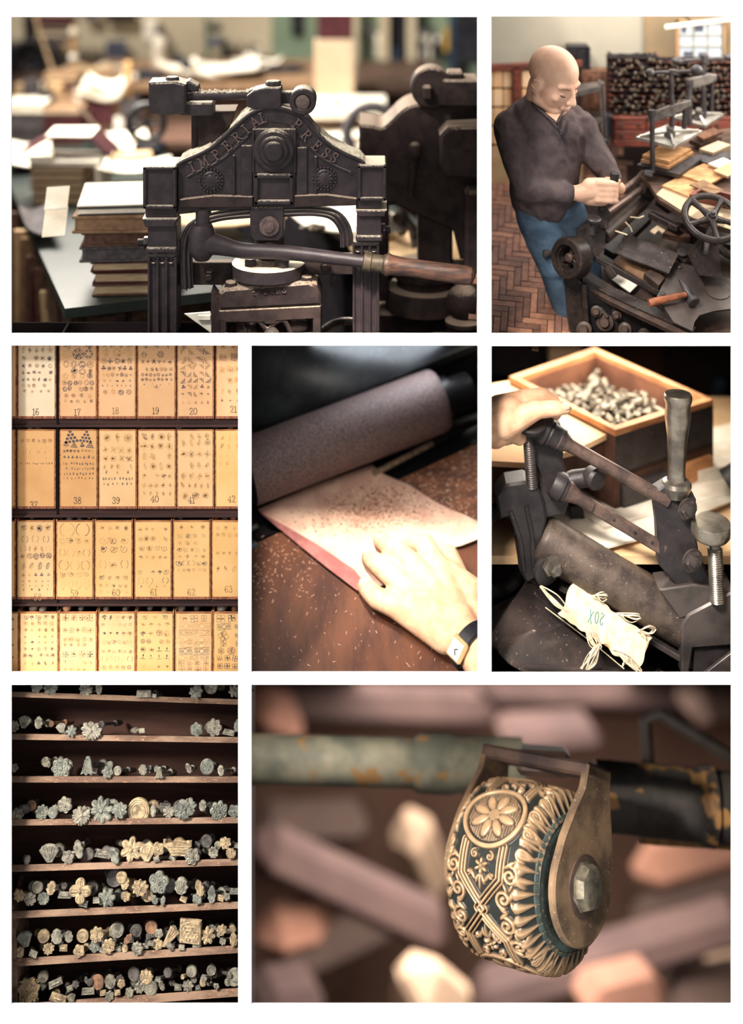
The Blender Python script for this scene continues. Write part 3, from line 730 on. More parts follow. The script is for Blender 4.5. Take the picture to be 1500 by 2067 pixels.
def book(c, w, d, h, a, cov, label, pages=M_PAGE, group='books on the bindery bench', tilt=None, soft=0):
    """closed book, base centre c; fore edge towards -y of its own frame"""
    t = thing('book', label, 'book', c, group)
    M = rz(a)
    if tilt is not None: M = tilt @ M
    b = min(.006, h*.16)
    m = MB()
    m.box(c+M @ V(0, 0, b/2), (w, d, b), M, .0012); m.box(c+M @ V(0, 0, h-b/2), (w, d, b), M, .0012)
    m.box(c+M @ V(0, d/2-b/2, h/2), (w, b, h), M, .0012)
    m.build('cover', cov, t)
    m = MB(); m.box(c+M @ V(0, -.003, h/2), (w-.012, d-.012, h-2*b), M, .001); m.build('pages', pages, t)
    return t
def stack(base, items, a0=.33, group='books stacked on the bindery bench'):
    z = base.z
    for (dx, dy, w, d, h, da, cov, pg, lab) in items:
        book(V(base.x+dx, base.y+dy, z), w, d, h, a0+da, cov, lab, pg, group); z += h+.0004
    return z
b0 = onz(228, 604)+V(.02, .12, .001)
zt = stack(b0, [
    (.02, 0, .19, .2, .026, 0, M_BROWNC, M_PAGE, 'lowest book of the nearest left stack, brown cover and cream fore edge'),
    (.02, 0, .185, .2, .026, -.02, M_MAROON, M_PAGE, 'maroon book second from the bottom of the nearest left stack'),
    (.012, 0, .185, .2, .022, .02, M_MAROON, M_PAGE, 'book with thin maroon cover third from the bottom of the nearest left stack'),
    (-.012, -.005, .18, .2, .034, 0, M_GREYC, M_GREYC, 'thick grey-edged book in the middle of the nearest left stack'),
    (-.012, -.005, .175, .2, .032, .02, M_BROWNC, M_BROWNC, 'brown bound book with dark edges above the thick grey-edged book'),
    (-.018, -.012, .19, .21, .038, -.03, M_TAN, M_TAN, 'tan leather book second from the top of the nearest left stack'),
    (-.016, -.004, .185, .21, .016, .03, M_BLACK, M_PAPER, 'white topped book lying uppermost on the nearest left stack')], a0=.06)
def sheet(c, w, d, a, label, m_=M_PAPER, h=.0035, curl=.0, group=None, name='paper_sheet', tilt=None):
    M = rz(a) if tilt is None else tilt @ rz(a)
    m = MB()
    fn = lambda top: (lambda u, v: V(*c)+M @ V((u-.5)*w, (v-.5)*d, (h if top else 0)+curl*((u-.5)**2+(v-.5)**2)*2+curl*.2*math.sin(u*5+c[0]*40)))
    nu = nv = 7 if curl else 1
    A_, B_ = MB().grid(fn(True), nu, nv), MB().grid(fn(False), nu, nv)
    m.add(A_.v, A_.f); m.add(B_.v, B_.f)
    def rim(k): return len(A_.v)+k
    e = [i*(nv+1) for i in range(nu+1)]+[nu*(nv+1)+j for j in range(1, nv+1)]+[i*(nv+1)+nv for i in range(nu-1, -1, -1)]+[j for j in range(nv-1, 0, -1)]
    m.f += [(e[i], e[(i+1) % len(e)], e[(i+1) % len(e)]+len(A_.v), e[i]+len(A_.v)) for i in range(len(e))]
    return tag(m.build(name, m_), label, 'paper', group)
sheet(V(b0.x-.022, b0.y-.002, zt+.001), .178, .2, .1, 'blank white sheet covering the top of the nearest left book stack', h=.003)
for k, (px, py, w, d, lab) in enumerate(((108, 400, .05, .07, 'upper white paper slip sticking out left of the nearest book stack'), (104, 448, .05, .09, 'lower white paper slip sticking out left of the nearest book stack'))):
    p = P(px, py, .27); sheet(V(p.x+.008, p.y, p.z), w+.0, d, .1, lab, tilt=Matrix.Rotation(.5, 3, 'X'), h=.002)
b1 = onz(120, 408)+V(0, .04, .001)
z1 = stack(b1, [
    (.008, 0, .15, .14, .021, 0, M_BROWNC, M_PAGE, 'bottom book of the second left stack, brown cover'),
    (.004, 0, .15, .14, .02, .02, M_TAN, M_PAGE, 'tan book second from the bottom of the second left stack'),
    (0, 0, .15, .14, .02, -.02, M_BROWNC, M_PAGE, 'brown book in the middle of the second left stack'),
    (0, 0, .15, .14, .02, .0, M_TAN, M_PAGE, 'tan book fourth up in the second left stack'),
    (0, 0, .152, .14, .02, .0, M_BROWNC, M_PAGE, 'brown top book of the second left stack under white papers')], a0=.0)
sheet(V(b1.x+.02, b1.y, z1+.001), .19, .13, -.03, 'white paper on top of the second left book stack', h=.012)
def open_book():
    c = V(b1.x, b1.y+.03, z1+.014)
    t = thing('open_book', 'maroon book lying open face down like a roof on the second left stack', 'book', c)
    m = MB(); ap = [(-.12, 0), (-.035, .05), (.085, .05), (.135, 0)]
    for (xa, za), (xb, zb) in zip(ap, ap[1:]): m.bar(V(c.x+xa, c.y, c.z+za+.004), V(c.x+xb, c.y, c.z+zb+.004), .13, .006, bev=.001)
    m.build('cover', M_MAROON, t)
    m = MB(); m.bar(V(c.x-.04, c.y, c.z+.058), V(c.x+.085, c.y, c.z+.058), .12, .006); m.build('pages', M_PAPER, t)
open_book()
book(V(b1.x-.05, b1.y-.05, z1+.014), .07, .05, .018, .1, M_PAPER, 'small cream booklet leaning at the foot of the open maroon book', M_PAPER)
# third row
b2 = onz(110, 290); b2.y += .05
z2 = stack(onz(118, 300)+V(0, .1, .001), [(0, 0, .125, .12, .1, 0, M_BROWNC, M_MAROON, 'thick dark brown box-like volume behind the open maroon book'), (0, 0, .125, .12, .012, 0, M_TAN, M_PAPER, 'thin pale topped book on the thick dark brown volume')], a0=.03)
c = onz(108, 282)+V(0, .16, .001)
stack(c, [(0, 0, .11, .12, .045, 0, M_BROWNC, M_PAGE, 'lowest book of the tall brown stack'), (0, 0, .115, .12, .045, .02, M_BROWNC, M_BROWNC, 'second book of the tall brown stack'),
    (0, 0, .11, .12, .04, .0, M_TAN, M_BROWNC, 'third book of the tall brown stack'), (0, 0, .115, .12, .04, .02, M_BROWNC, M_BROWNC, 'fourth book of the tall brown stack'), (0, 0, .115, .12, .02, .02, M_TAN, M_PAGE, 'pale topped book crowning the tall brown stack')], a0=0)
c = onz(44, 298)+V(0, .1, .001)
stack(c, [(0, 0, .13, .12, .05, 0, M_GREYC, M_GREYC, 'lowest grey book of the stack at the far left edge'), (0, 0, .13, .12, .05, 0, M_GREYC, M_GREYC, 'second grey book of the stack at the far left edge'), (0, 0, .125, .12, .03, 0, M_PAPER, M_PAPER, 'white bundle on top of the grey stack at the far left edge')], a0=0)
c = onz(196, 288)+V(0, .12, .001)
zz = stack(c, [(0, 0, .09, .11, .055, 0, M_MAROON, M_BROWNC, 'lower maroon volume right of the tall brown stack'), (0, 0, .09, .11, .05, 0, M_MAROON, M_MAROON, 'upper maroon volume right of the tall brown stack')], a0=0)
for k in range(3): sheet(V(c.x-.01+.012*k, c.y, zz+.002+.016*k), .15-.01*k, .12, .1*k, ['lowest', 'middle', 'top'][k]+' cream paper of the crumpled pile on the maroon volumes', h=.01, curl=.04)
for k, (px, py, w, d, a, m_) in enumerate(((218, 272, .11, .08, .1, M_PAPER), (262, 304, .13, .12, -.35, M_PAPER), (250, 292, .16, .12, .2, M_PAPER), (60, 330, .13, .3, .25, M_PAPER), (80, 470, .08, .24, .34, M_GREYC), (680, 305, .3, .3, .35, M_PAPER), (640, 290, .3, .3, .3, M_PAPER), (680, 470, .22, .3, .35, M_PAPER), (455, 470, .3, .2, .1, M_KRAFT), (270, 372, .2, .12, .05, M_PAPER))):
    c = onz(px, py); c.z += .003+.004*k
    sheet(c, w, d, a, ['folded cream papers behind the brush jar', 'large white sheet hanging over the left papers', 'white sheet under the large white sheet', 'long white sheet on the left edge of the bench', 'grey sheet on the bench left of the nearest books', 'big white sheet sloping behind the word PRESS', 'white sheet under the big sloping sheet', 'white sheet seen through the right half of the press arch', 'tan sheet seen through the left half of the press arch', 'white sheet behind the nearest left books'][k], m_, h=.004, curl=.02)
def roll():
    c0, c1 = onz(165, 350), onz(305, 342)
    m = MB(); r = .028; m.cyl(c0+V(0, 0, r), c1+V(0, 0, r), r, n=18)
    tag(m.build('paper_roll', M_KRAFT), 'tan paper roll lying behind the brush jar', 'paper')
roll()
def brush_pot():
    c = onz(210, 372); t = thing('brush_pot', 'pot of dark brushes and tools standing behind the nearest book stack', 'pot', c)
    m = MB(); m.lathe(c, (0, 0, 1), [(0, .02), (.045, .024), (.045, .02), (.01, .016)], 18); m.build('pot', M_GLASSY, t)
    for k in range(7):
        a = k*.9; d = V(.03*math.cos(a), .015*math.sin(a), .085+.01*(k % 3)); b = c+V(.006*math.cos(a), .006*math.sin(a), .01)
        m = MB(); m.tube([b, b+d], .0028, 8); m.capsule(b+d, b+d*1.12, .006 if k != 1 else .009, .004); m.build('brush', M_BLACK, t)
brush_pot()

# ---- the far side of the room
YB = 2.75
def wallq(px0, py0, px1, py1, y, t=.01):
    a, b = P(px0, py0, y), P(px1, py1, y); m = MB(); m.box((a+b)/2+V(0, t/2, 0), (abs(b.x-a.x), t, abs(a.z-b.z))); return m
struct(wallq(-255, -260, 974, 681, YB, .02).build('wall_back', M_WALLC))
def pane(name, px0, py0, px1, py1, y, m_, label, cat, t=.02, frame=None, fw=4, group=None):
    a, b = P(px0, py0, y), P(px1, py1, y); m = MB(); m.box((a+b)/2, (abs(b.x-a.x), t, abs(a.z-b.z)), None, .002)
    o = tag(m.build(name, m_), label, cat, group)
    return o
def far_table(name, px0, px1, py, y0, y1, mt, label, thick=.03, top=None):
    z = P(px0, py, y0).z; a, b = P(px0, py, y0).x, P(px1, py, y0).x
    t = thing(name, label, 'table', V((a+b)/2, (y0+y1)/2, z-.3))
    m = MB(); m.box(((a+b)/2, (y0+y1)/2, z-thick/2), (b-a, y1-y0, thick), None, .003); m.build('table_top', top or mt, t)
    m = MB(); m.box(((a+b)/2, (y0+y1)/2+.02, z-thick-.16), (b-a-.04, y1-y0-.06, .3)); m.build('carcass', mt, t)
    return z
zf1 = far_table('far_bench', -20, 150, 168, 2.15, 2.7, M_WOODD, 'brown bench with a pale edge under the black machine at the far left')
zf2 = far_table('far_bench', 160, 640, 168, 2.1, 2.6, M_WOODD, 'long cluttered bench under the cream wall', top=M_TAN)
zf3 = far_table('side_table', 610, 780, 222, 1.75, 2.0, M_WOODD, 'low dark table with a cream cloth right of the press linkage', top=M_PAPER)
zf4 = far_table('drawer_bench', 716, 900, 172, 2.1, 2.6, M_WOODD, 'brown wooden bench under the notice boards')
zf5 = far_table('wall_shelf', 385, 575, 124, 2.62, 2.74, M_WOODD, 'narrow brown wall bench holding bottles and the green drill', thick=.02)
pane('wall_frame', 214, 82, 255, 132, YB-.03, M_SLATE, 'dark slate blue panel hanging on the cream wall', 'panel')
pane('wall_frame', 210, 24, 277, 41, YB-.03, M_BLACK, 'dark framed picture cut by the top edge above the slate panel', 'picture')
pane('wall_frame', 168, 22, 196, 38, YB-.03, M_SLATE, 'small grey framed picture at the top left of the cream wall', 'picture')
pane('paper_towel_box', 292, 40, 318, 78, YB-.05, M_PAPER, 'white box hanging on the cream wall', 'box', .08)
pane('green_door', 548, -40, 640, 190, YB-.03, M_SAGE, 'sage green door behind the press crest', 'door')
pane('door_panel_dark', 588, 20, 612, 70, YB-.045, M_DCLOTH, 'dark coat hanging on the sage green door', 'coat', .02)
pane('notice_panel', 635, 79, 714, 200, 2.02, M_CREAMB, 'tall cream panel standing behind the press', 'panel', .03)
pane('panel_top', 643, -20, 712, 78, 2.02, M_MAROON, 'dark maroon board above the tall cream panel', 'board', .03)
pane('sage_cupboard', 716, -40, 970, 260, YB-.04, M_SAGE, 'sage green cupboard front at the right of the room', 'cupboard', .03)
for i, (x0, x1) in enumerate(((714, 724), (766, 786), (822, 840), (906, 920))):
    pane('cupboard_post', x0, -40, x1, 170, YB-.1, M_WALLC if i < 3 else M_BLUE, ['first', 'second', 'third', 'fourth'][i]+' upright post of the glazed cupboard from the left', 'post', .04)
pane('dark_window', 787, -40, 821, 150, YB-.07, M_DCLOTH, 'dark window with a blue patch between the cupboard posts', 'window', .02)
pane('blue_cloth', 786, 98, 806, 128, YB-.095, M_BLUE, 'blue cloth low in the dark window', 'cloth', .02)
pane('dark_shelf', 922, -40, 970, 130, YB-.2, M_DCLOTH, 'dark shelving at the top right corner behind the second press', 'shelf', .04)
rr = random.Random(3)
for k in range(26):
    x0 = rr.choice([rr.uniform(724, 764), rr.uniform(840, 902), rr.uniform(840, 902)]); y0 = rr.uniform(36, 118); w, h = rr.uniform(6, 16), rr.uniform(10, 34)
    c = rr.choice([M_DCLOTH, M_SLATE, M_PAPER, M_GREYC, M_GLASSY, M_BLACK])
    pane('pinned_notice', x0, y0, x0+w, y0+h, YB-.075-.003*(k % 8), c, 'small notice pinned behind the glass of the sage cupboard', 'notice', .004, group='notices in the sage cupboard')['label'] = f'notice behind the glass of the sage cupboard, {ORD[k]} of those pinned there'
pane('yellow_notice', 896, 56, 906, 104, YB-.09, mat('ochre', srgb(196, 156, 66), rough=.8), 'ochre yellow strip pinned at the right of the notices', 'notice', .006)
def shape(name, cat, label, mb, m_): return tag(mb.build(name, m_), label, cat)
def lump(px, py, y, w, h, d, seed):
    rg = random.Random(seed); c = P(px, py, y); s = S(y); m = MB()
    for k in range(9): m.sph(c+V(rg.uniform(-.5, .5)*w*s, rg.uniform(-.5, .5)*d*s, rg.uniform(0, .35)*h*s), (w*s*rg.uniform(.25, .4), d*s*.4, h*s*rg.uniform(.25, .45)), n=12, m=8)
    return m
def standing(px, y, z): return V(P(px, 100, y).x, y, z)
# black machine at far left
def black_machine():
    y = 2.3; f = F(y); s = S(y)
    t = thing('cast_machine', 'big black cast-iron machine with arched legs at the far left', 'machine', f(80, 165, 80))
    m = MB(); m.prism([(-30, 98), (60, 96), (108, 108), (116, 160), (100, 160), (90, 140), (78, 128), (66, 140), (62, 160), (52, 160), (46, 140), (36, 128), (26, 142), (22, 160), (-30, 160)], 60, f, 3, w0=40); m.build('frame', M_BLACK, t)
    m = MB(); m.pbox(f, 36, 30, 54, 100, 50, 90, 3); m.build('column', M_BLACK, t)
    m = MB(); m.torus(f(52, 118, 34), (0, -1, 0), 30*s, 6*s, 28, 8); m.build('wheel', M_BLACK, t)
black_machine()
for k, (y0, y1, m_) in enumerate(((62, 70, M_CREAMB), (72, 82, M_GREYC), (83, 96, M_KRAFT), (34, 50, M_MAROON))):
    pane('shelf_board', 54, y0, 150, y1, 2.6, m_, ['upper cream shelf board over the black machine', 'grey box row over the black machine', 'kraft box row over the black machine', 'maroon book row at the top left'][k], 'shelf', .12)
def post():
    t = thing('turned_post', 'pale wooden post with white knobs beside the black machine', 'post', P(148, 165, 2.2)); s = S(2.2)
    m = MB(); m.cyl(P(149, 166, 2.2), P(148, 50, 2.2), 5*s); m.build('shaft', M_WOODL, t)
    for y in (64, 116): m = MB(); m.sph(P(148, y, 2.2), 9*s); m.build('knob', M_PAPER, t)
post()
m = MB(); m.tube([P(66, 20, 2.2), P(114, 166, 2.15)], 3*S(2.2), 8); shape('wooden_stick', 'stick', 'thin wooden stick leaning across the black machine', m, M_KRAFT)
m = MB(); m.tube([P(158, 215, 1.5), P(205, 268, 1.45)], 3.4*S(1.5), 8); shape('wooden_stick', 'stick', 'brown stick lying in front of the maroon volumes', m, M_WOODD)
# bottles, lamp, drill
def bottle(px, y, z, r, h, m_, cap, label):
    c = standing(px, y, z); t = thing('bottle', label, 'bottle', c)
    m = MB(); m.lathe(c, (0, 0, 1), [(0, r*.95), (h*.02, r), (h*.62, r), (h*.76, r*.4), (h*.86, r*.36)], 18); m.build('body', m_, t)
    m = MB(); m.lathe(c+V(0, 0, h*.84), (0, 0, 1), [(0, r*.45), (h*.16, r*.45)], 14); m.build('cap', cap, t)
bottle(322, 2.45, zf2, .027, .14, M_GLASSY, M_BLUE, 'cream plastic bottle with a blue cap left of the black lamp')
for k, (px, r, h, m_, l) in enumerate(((458, .012, .06, M_DCLOTH, 'dark bottle nearest the green drill'), (484, .011, .055, M_BROWNC, 'slim brown bottle on the wall bench'), (507, .014, .05, M_DCLOTH, 'squat dark jar on the wall bench'), (519, .013, .045, M_GLASSY, 'pale jar on the wall bench beside the squat dark jar'))):
    bottle(px, 2.68, zf5, r*1.2, h*1.2, m_, M_BLACK, l)
def lamp_tool():
    y = 2.2; s = S(y); t = thing('desk_lamp', 'black lamp with a round head on the long cluttered bench', 'lamp', P(369, 175, y))
    m = MB(); m.cyl(P(369, 190, y), P(369, 128, y), 4*s); m.build('stem', M_BLACK, t)
    m = MB(); m.sph(P(376, 130, y-.02), (13*s, 12*s, 12*s)); m.build('head', M_BLACK, t)
    m = MB(); m.sph(P(360, 120, y), (13*s, 12*s, 10*s)); m.build('counterweight', M_DCLOTH, t)
lamp_tool()
def drill():
    y = 2.68; s = S(y); t = thing('bench_drill', 'green bench drill with a white motor on the wall bench', 'drill', P(432, 124, y))
    mg = mat('drill_green', srgb(92, 116, 98), srgb(76, 98, 84), rough=.6)
    m = MB(); m.cyl(P(420, 124, y), P(418, 34, y), 5*s); m.build('column', mg, t)
    m = MB(); m.pbox(F(y), 418, 78, 446, 92, -20, 20, 4); m.sph(P(438, 84, y), (15*s, 18*s, 10*s)); m.build('head', M_SLATE, t)
    m = MB(); m.sph(P(436, 56, y), (13*s, 13*s, 9*s)); m.build('motor', M_DCLOTH, t)
    m = MB(); m.pbox(F(y), 410, 118, 456, 125, -30, 20, 2); m.build('base', mg, t)
    m = MB(); m.tube([P(446, 84, y), P(456, 100, y), P(458, 122, y)], 4*s); m.build('spindle', mg, t)
drill()
for k, (px, py, y, w, h, d, m_, l, n, c) in enumerate((
    (492, 150, 2.4, 56, 34, 40, M_BLUE, 'crumpled dark blue cloth on the long bench', 'cloth_heap', 'cloth'),
    (560, 152, 2.35, 90, 40, 50, M_DCLOTH, 'heap of black cloth behind the press crest', 'cloth_heap', 'cloth'),
    (225, 150, 2.4, 50, 30, 40, M_GLASSY, 'heap of cream offcuts on the long bench', 'paper_heap', 'paper'),
    (180, 152, 2.35, 70, 34, 40, M_KRAFT, 'heap of kraft offcuts left of the cream offcuts', 'paper_heap', 'paper'),
    (135, 172, 2.2, 44, 36, 40, M_GREYC, 'grey heap of rags beside the black machine', 'cloth_heap', 'cloth'),
    (285, 160, 2.2, 60, 30, 40, M_DCLOTH, 'dark rags behind the counterweight', 'cloth_heap', 'cloth'),
    (300, 312, 1.5, 60, 50, 40, M_DCLOTH, 'dark bundle under the linkage rod', 'cloth_heap', 'cloth'),
    (262, 165, 2.15, 24, 34, 30, M_GLASSY, 'pale jar cluster beside the wooden upright', 'jar_heap', 'jar'))):
    shape(n, c, l, lump(px, py, y, w, h, d, k), m_)
pane('wooden_upright', 250, 125, 266, 256, 1.9, M_WOODL, 'pale wooden upright left of the counterweight', 'post', .03)
for k, (px, py, w, d, y, a) in enumerate(((450, 158, .24, .16, 2.25, .1), (415, 168, .16, .12, 2.12, .4), (520, 160, .14, .12, 2.3, -.3), (355, 164, .14, .12, 2.2, .2), (470, 176, .16, .12, 2.12, 0))):
    sheet(V(P(px, py, y).x, y+.05, zf2+.004*k+.001), w, d, a, ['first', 'second', 'third', 'fourth', 'fifth'][k]+' white paper from the left among those on the long cluttered bench' if False else ['cream paper in the middle of the long bench', 'white paper left of the cream paper', 'white paper behind the link nut', 'pale paper beside the black lamp', 'broad white paper at the bench edge'][k], h=.008, curl=.03)
for k, (px, py, y, r) in enumerate(((600, 190, 2.2, .075), (655, 206, 1.82, .052))):
    m = MB(); m.sph(P(px, py, y), (r, r*.8, r*.36)); shape('white_pad', 'pad', ['white oval pad rising behind the link ring', 'white crumpled pad on the low cloth table'][k], m, M_PAPER)
sheet(V(P(640, 218, 1.8).x, 1.84, zf3+.001), .13, .1, .1, 'tan folded paper on the low cloth table', M_KRAFT, h=.02)
m = MB(); m.torus(P(752, 268, 1.35), (0, -1, .1), .075, .016, 32, 10); shape('flywheel', 'wheel', 'grey wheel rim half hidden between the two presses', m, M_GREYC)
m = MB(); m.torus(P(296, 248, 1.2), (.2, -1, .1), .05, .009, 32, 8); [m.tube([P(296, 248, 1.2), P(296, 248, 1.2)+V(.05*math.cos(a), 0, .05*math.sin(a))], .005) for a in (0, 1.26, 2.5, 3.8, 5)]; shape('handwheel', 'wheel', 'dark spoked handwheel behind the left shoulder of the press', m, M_BLACK)
for k, (px, y0, y1, m_) in enumerate(((833, 500, 425, M_STEEL), (805, 470, 440, M_STEEL), (792, 440, 430, M_FERR))):
    m = MB(); m.tube([P(px-28, y1, .62), P(px, (y0+y1)/2, .6), P(px+8, y0, .58)], 10*S(.6), 10); shape('steel_tool', 'tool', ['bright steel tool handle seen between the two presses', 'short steel tool seen between the two presses', 'brass tool left of the steel tools between the presses'][k], m, m_)
sheet(onz(830, 500)+V(0, 0, .001), .3, .25, .2, 'pink paper between the two presses', M_KRAFT, h=.003)
m = lump(628, 462, .6, 36, 14, 20, 5); shape('brass_scraps', 'scrap', 'small brass scraps seen through the press arch', m, M_FERR)
# things leaning under the bench at the left
for k in range(9):
    px = 30+k*12; y = .95-.05*k; b = P(px, 681, y); tp = P(px-4+rr.uniform(-4, 6), 425+k*24+rr.uniform(-15, 25), y)
    m = MB(); m.bar(b, tp, .035, .016, (0, 1, 0), .002)
    tag(m.build('leaning_board', [M_BROWNC, M_KRAFT, M_TAN, M_BROWNC, M_MAROON][k % 5]), ORD[k]+' brown board from the left leaning under the left side of the bench', 'board', 'boards leaning at the left of the bench')
struct(wallq(-255, 415, 160, 681, 1.25, .01).build('trim_1', M_DARKBOARD))

# more bundles, boxes and papers crowding the benches at the back
CL = [M_KRAFT, M_PAPER, M_TAN, M_GREYC, M_CREAMB, M_BROWNC, M_MAROON, M_DCLOTH, M_GLASSY]; CLN = ['kraft', 'white', 'tan', 'grey', 'cream', 'brown', 'maroon', 'black', 'ivory']
rg = random.Random(21)
for k in range(28):
    px = 34+k*9.8 if k < 24 else 560+(k-24)*16; y = rg.uniform(1.86, 2.04); w, d, hh = rg.uniform(.03, .075), rg.uniform(.03, .07), rg.uniform(.04, .16)
    c = P(px, 262, y); c.z = ZT+.002; i = rg.choice([0, 1, 2, 4, 5, 8, 0, 1, 3, 7]); m = MB(); m.box(c+V(0, 0, hh/2), (w, d, hh), rz(rg.uniform(-.5, .5)), .003)
    m.box(c+V(0, 0, hh+.004), (w*.92, d*.9, .008), rz(rg.uniform(-.5, .5)), .001)
    tag(m.build('parcel', CL[i]), f'{CLN[i]} parcel of the back bench clutter, {ORD[k]} from the left', 'parcel', 'parcels crowding the back benches')
t = thing('trestle_table', 'low trestle under the parcels of the back bench clutter', 'table', V(0, 1.95, ZT-.02))
m = MB(); m.box((P(200, 260, 1.95).x, 1.95, ZT-.011), (1.05, .3, .02)); m.build('table_top', M_BROWNC, t)
# ================================================================== 2: the bookbinder at the rounding machine
lamp('fill_workshop_right', 'AREA', P(1560, 60, .25)+V(.12, 0, .1), P(1200, 330, .2), 5.0, (1, .93, .84), .35, .35)  # unseen area light added at the right to brighten the workshop
fill_from_above('fill_workshop_top', 1240, -120, .4, 3.6, (1, .95, .88), .5, .5)  # added from above, no such lamp in view
K2 = math.radians(30); N2 = V(0, -math.sin(K2), math.cos(K2)); U2 = V(0, math.cos(K2), math.sin(K2)); CAM = V(XC, -D, ZC); X2 = V(1, 0, 0)
def rake(A, h=0):
    """sight-line intersection with a raked plane through A"""
    A = A+N2*h
    def fn(px, py, lift=0):
        d = P(px, py, 0)-CAM; t = N2.dot(A+N2*lift-CAM)/N2.dot(d); return CAM+d*t
    return fn
FL2 = rake(P(1120, 700, .12))
M_PARQ = [mat('parquet_block', srgb(152, 106, 86), srgb(118, 82, 68), rough=.55, spec=.3, scale=50, stretch=(1, 3, 3)), mat('parquet_block_dark', srgb(126, 88, 74), srgb(100, 72, 62), rough=.55, spec=.3, scale=50), mat('parquet_block_light', srgb(172, 124, 98), srgb(138, 98, 80), rough=.55, spec=.3, scale=50)]
M_GAP = mat('parquet_gap', srgb(46, 34, 32), rough=.9)
M_WALLA = mat('workshop_wall', srgb(170, 162, 146), srgb(150, 146, 132), rough=.9, spec=.05, scale=2.2)
M_WALLB = mat('workshop_wall_tan', srgb(176, 138, 102), srgb(138, 122, 98), rough=.9, spec=.05, scale=3)
M_MAHOG = mat('mahogany', srgb(128, 66, 50), srgb(92, 48, 42), rough=.45, spec=.4, scale=20, stretch=(1, 1, 5))
M_OAK = mat('oak_panel', srgb(122, 82, 58), srgb(84, 58, 46), rough=.6, spec=.3, scale=20, stretch=(4, 4, 1))
M_PRESSG = mat('grey_press_iron', srgb(120, 112, 106), srgb(84, 78, 76), rough=.4, metal=.4, spec=.5, scale=40)
M_PRESSD = mat('dark_press_iron', srgb(72, 66, 66), srgb(48, 44, 46), rough=.45, metal=.2, spec=.5, scale=40)
M_SILVER = mat('bright_platen', srgb(196, 190, 180), srgb(150, 146, 140), rough=.3, metal=.5, spec=.5, scale=30)
M_BOARD = mat('wood_board', srgb(214, 168, 120), srgb(178, 132, 92), rough=.7, spec=.2, scale=24, stretch=(1, 4, 4))
M_MACH = mat('black_machine_iron', srgb(50, 40, 36), srgb(33, 27, 25), rough=.4, spec=.3, scale=60, bump=.3, bscale=260, bdist=.0008, speck=srgb(92, 74, 62), sscale=160, samt=.66)
M_MACHB = mat('brown_machine_iron', srgb(74, 57, 48), srgb(50, 40, 36), rough=.5, spec=.3, scale=40, bump=.3, bscale=200, bdist=.0008)
M_PLATE = mat('steel_plate_dark', srgb(76, 66, 62), srgb(54, 47, 45), rough=.35, spec=.4, metal=.1, scale=18)
M_HAMW = mat('hammer_wood', srgb(150, 88, 56), srgb(104, 60, 42), rough=.4, spec=.4, scale=60)
M_SKIN2 = mat('skin_face', srgb(230, 188, 160), srgb(216, 168, 142), rough=.5, spec=.35, scale=26, sss=.1, bump=.2, bscale=300, bdist=.0005)
M_SWEAT = mat('dark_sweater', srgb(98, 86, 85), srgb(80, 70, 71), rough=.95, spec=.1, scale=30, bump=.5, bscale=260, bdist=.0012)
M_JEANS = mat('blue_jeans', srgb(92, 112, 132), srgb(56, 74, 94), rough=.9, spec=.1, scale=14, stretch=(1, 1, 1.6), contrast=(.3, .7), bump=.3, bscale=300)
def pl2(name, pts, th, fn, mt, parent=None, lift=0, label=None, cat=None, bev=0):
    """slab lying on a raked plane, outline in px"""
    m = MB(); m.prism([fn(x, y, lift) for x, y in pts], N2*-th); o = m.build(name, mt, parent)
    return tag(o, label, cat) if label else o
# ---- floor of herringbone blocks
def parquet():
    o = FL2(1000, 672); base = pl2('floor', [(982, 683), (1560, 683), (1560, 250), (982, 250)], .004, FL2, M_GAP); struct(base)
    L_, W_, g = .054, .0152, .0012; an = math.radians(-8); ca, sa = math.cos(an), math.sin(an)
    cache = {}; rg = random.Random(2); me_ = {}
    cen = FL2(1080, 560); wv = wloc(base); n = 0
    def place(x, y, w, h):
        nonlocal n
        cx, cy = x+w/2, y+h/2; X, Y = cx*ca-cy*sa, cx*sa+cy*ca
        p = cen+X2*X+U2*Y
        k = (D+p.y)/D; px = (XC+(p.x-XC)/k)*1000; py = 2067-(ZC+(p.z-ZC)/k)*1000
        if not (970 < px < 1262 and 262 < py < 690): return
        if px > 1180 and py > 400: return
        key = w > h
        M = Matrix((X2*ca+U2*sa, -X2*sa+U2*ca, N2)).transposed()
        mi = rg.choice([0, 0, 1, 2, 1])
        if (key, mi) not in me_:
            m = MB(); m.box(V(0, 0, 0), (w-g, h-g, .004), None, .0007); q = m.build('parquet_block', M_PARQ[mi], None, origin=(0, 0, 0)); me_[key, mi] = q.data
            b = q
        else:
            b = bpy.data.objects.new('parquet_block', me_[key, mi]); COL.objects.link(b)
        b.parent = base; b.matrix_local = Matrix.Translation(p-wv+N2*rg.uniform(-.0006, .0006)) @ M.to_4x4(); n += 1
    for i in range(-40, 41):
        for j in range(-14, 15):
            x, y = i*W_+j*L_, i*W_-j*L_
            if abs(x) > .55 or abs(y) > .75: continue
            place(x, y, L_, W_); place(x+L_, y+W_-L_, W_, L_)
parquet()
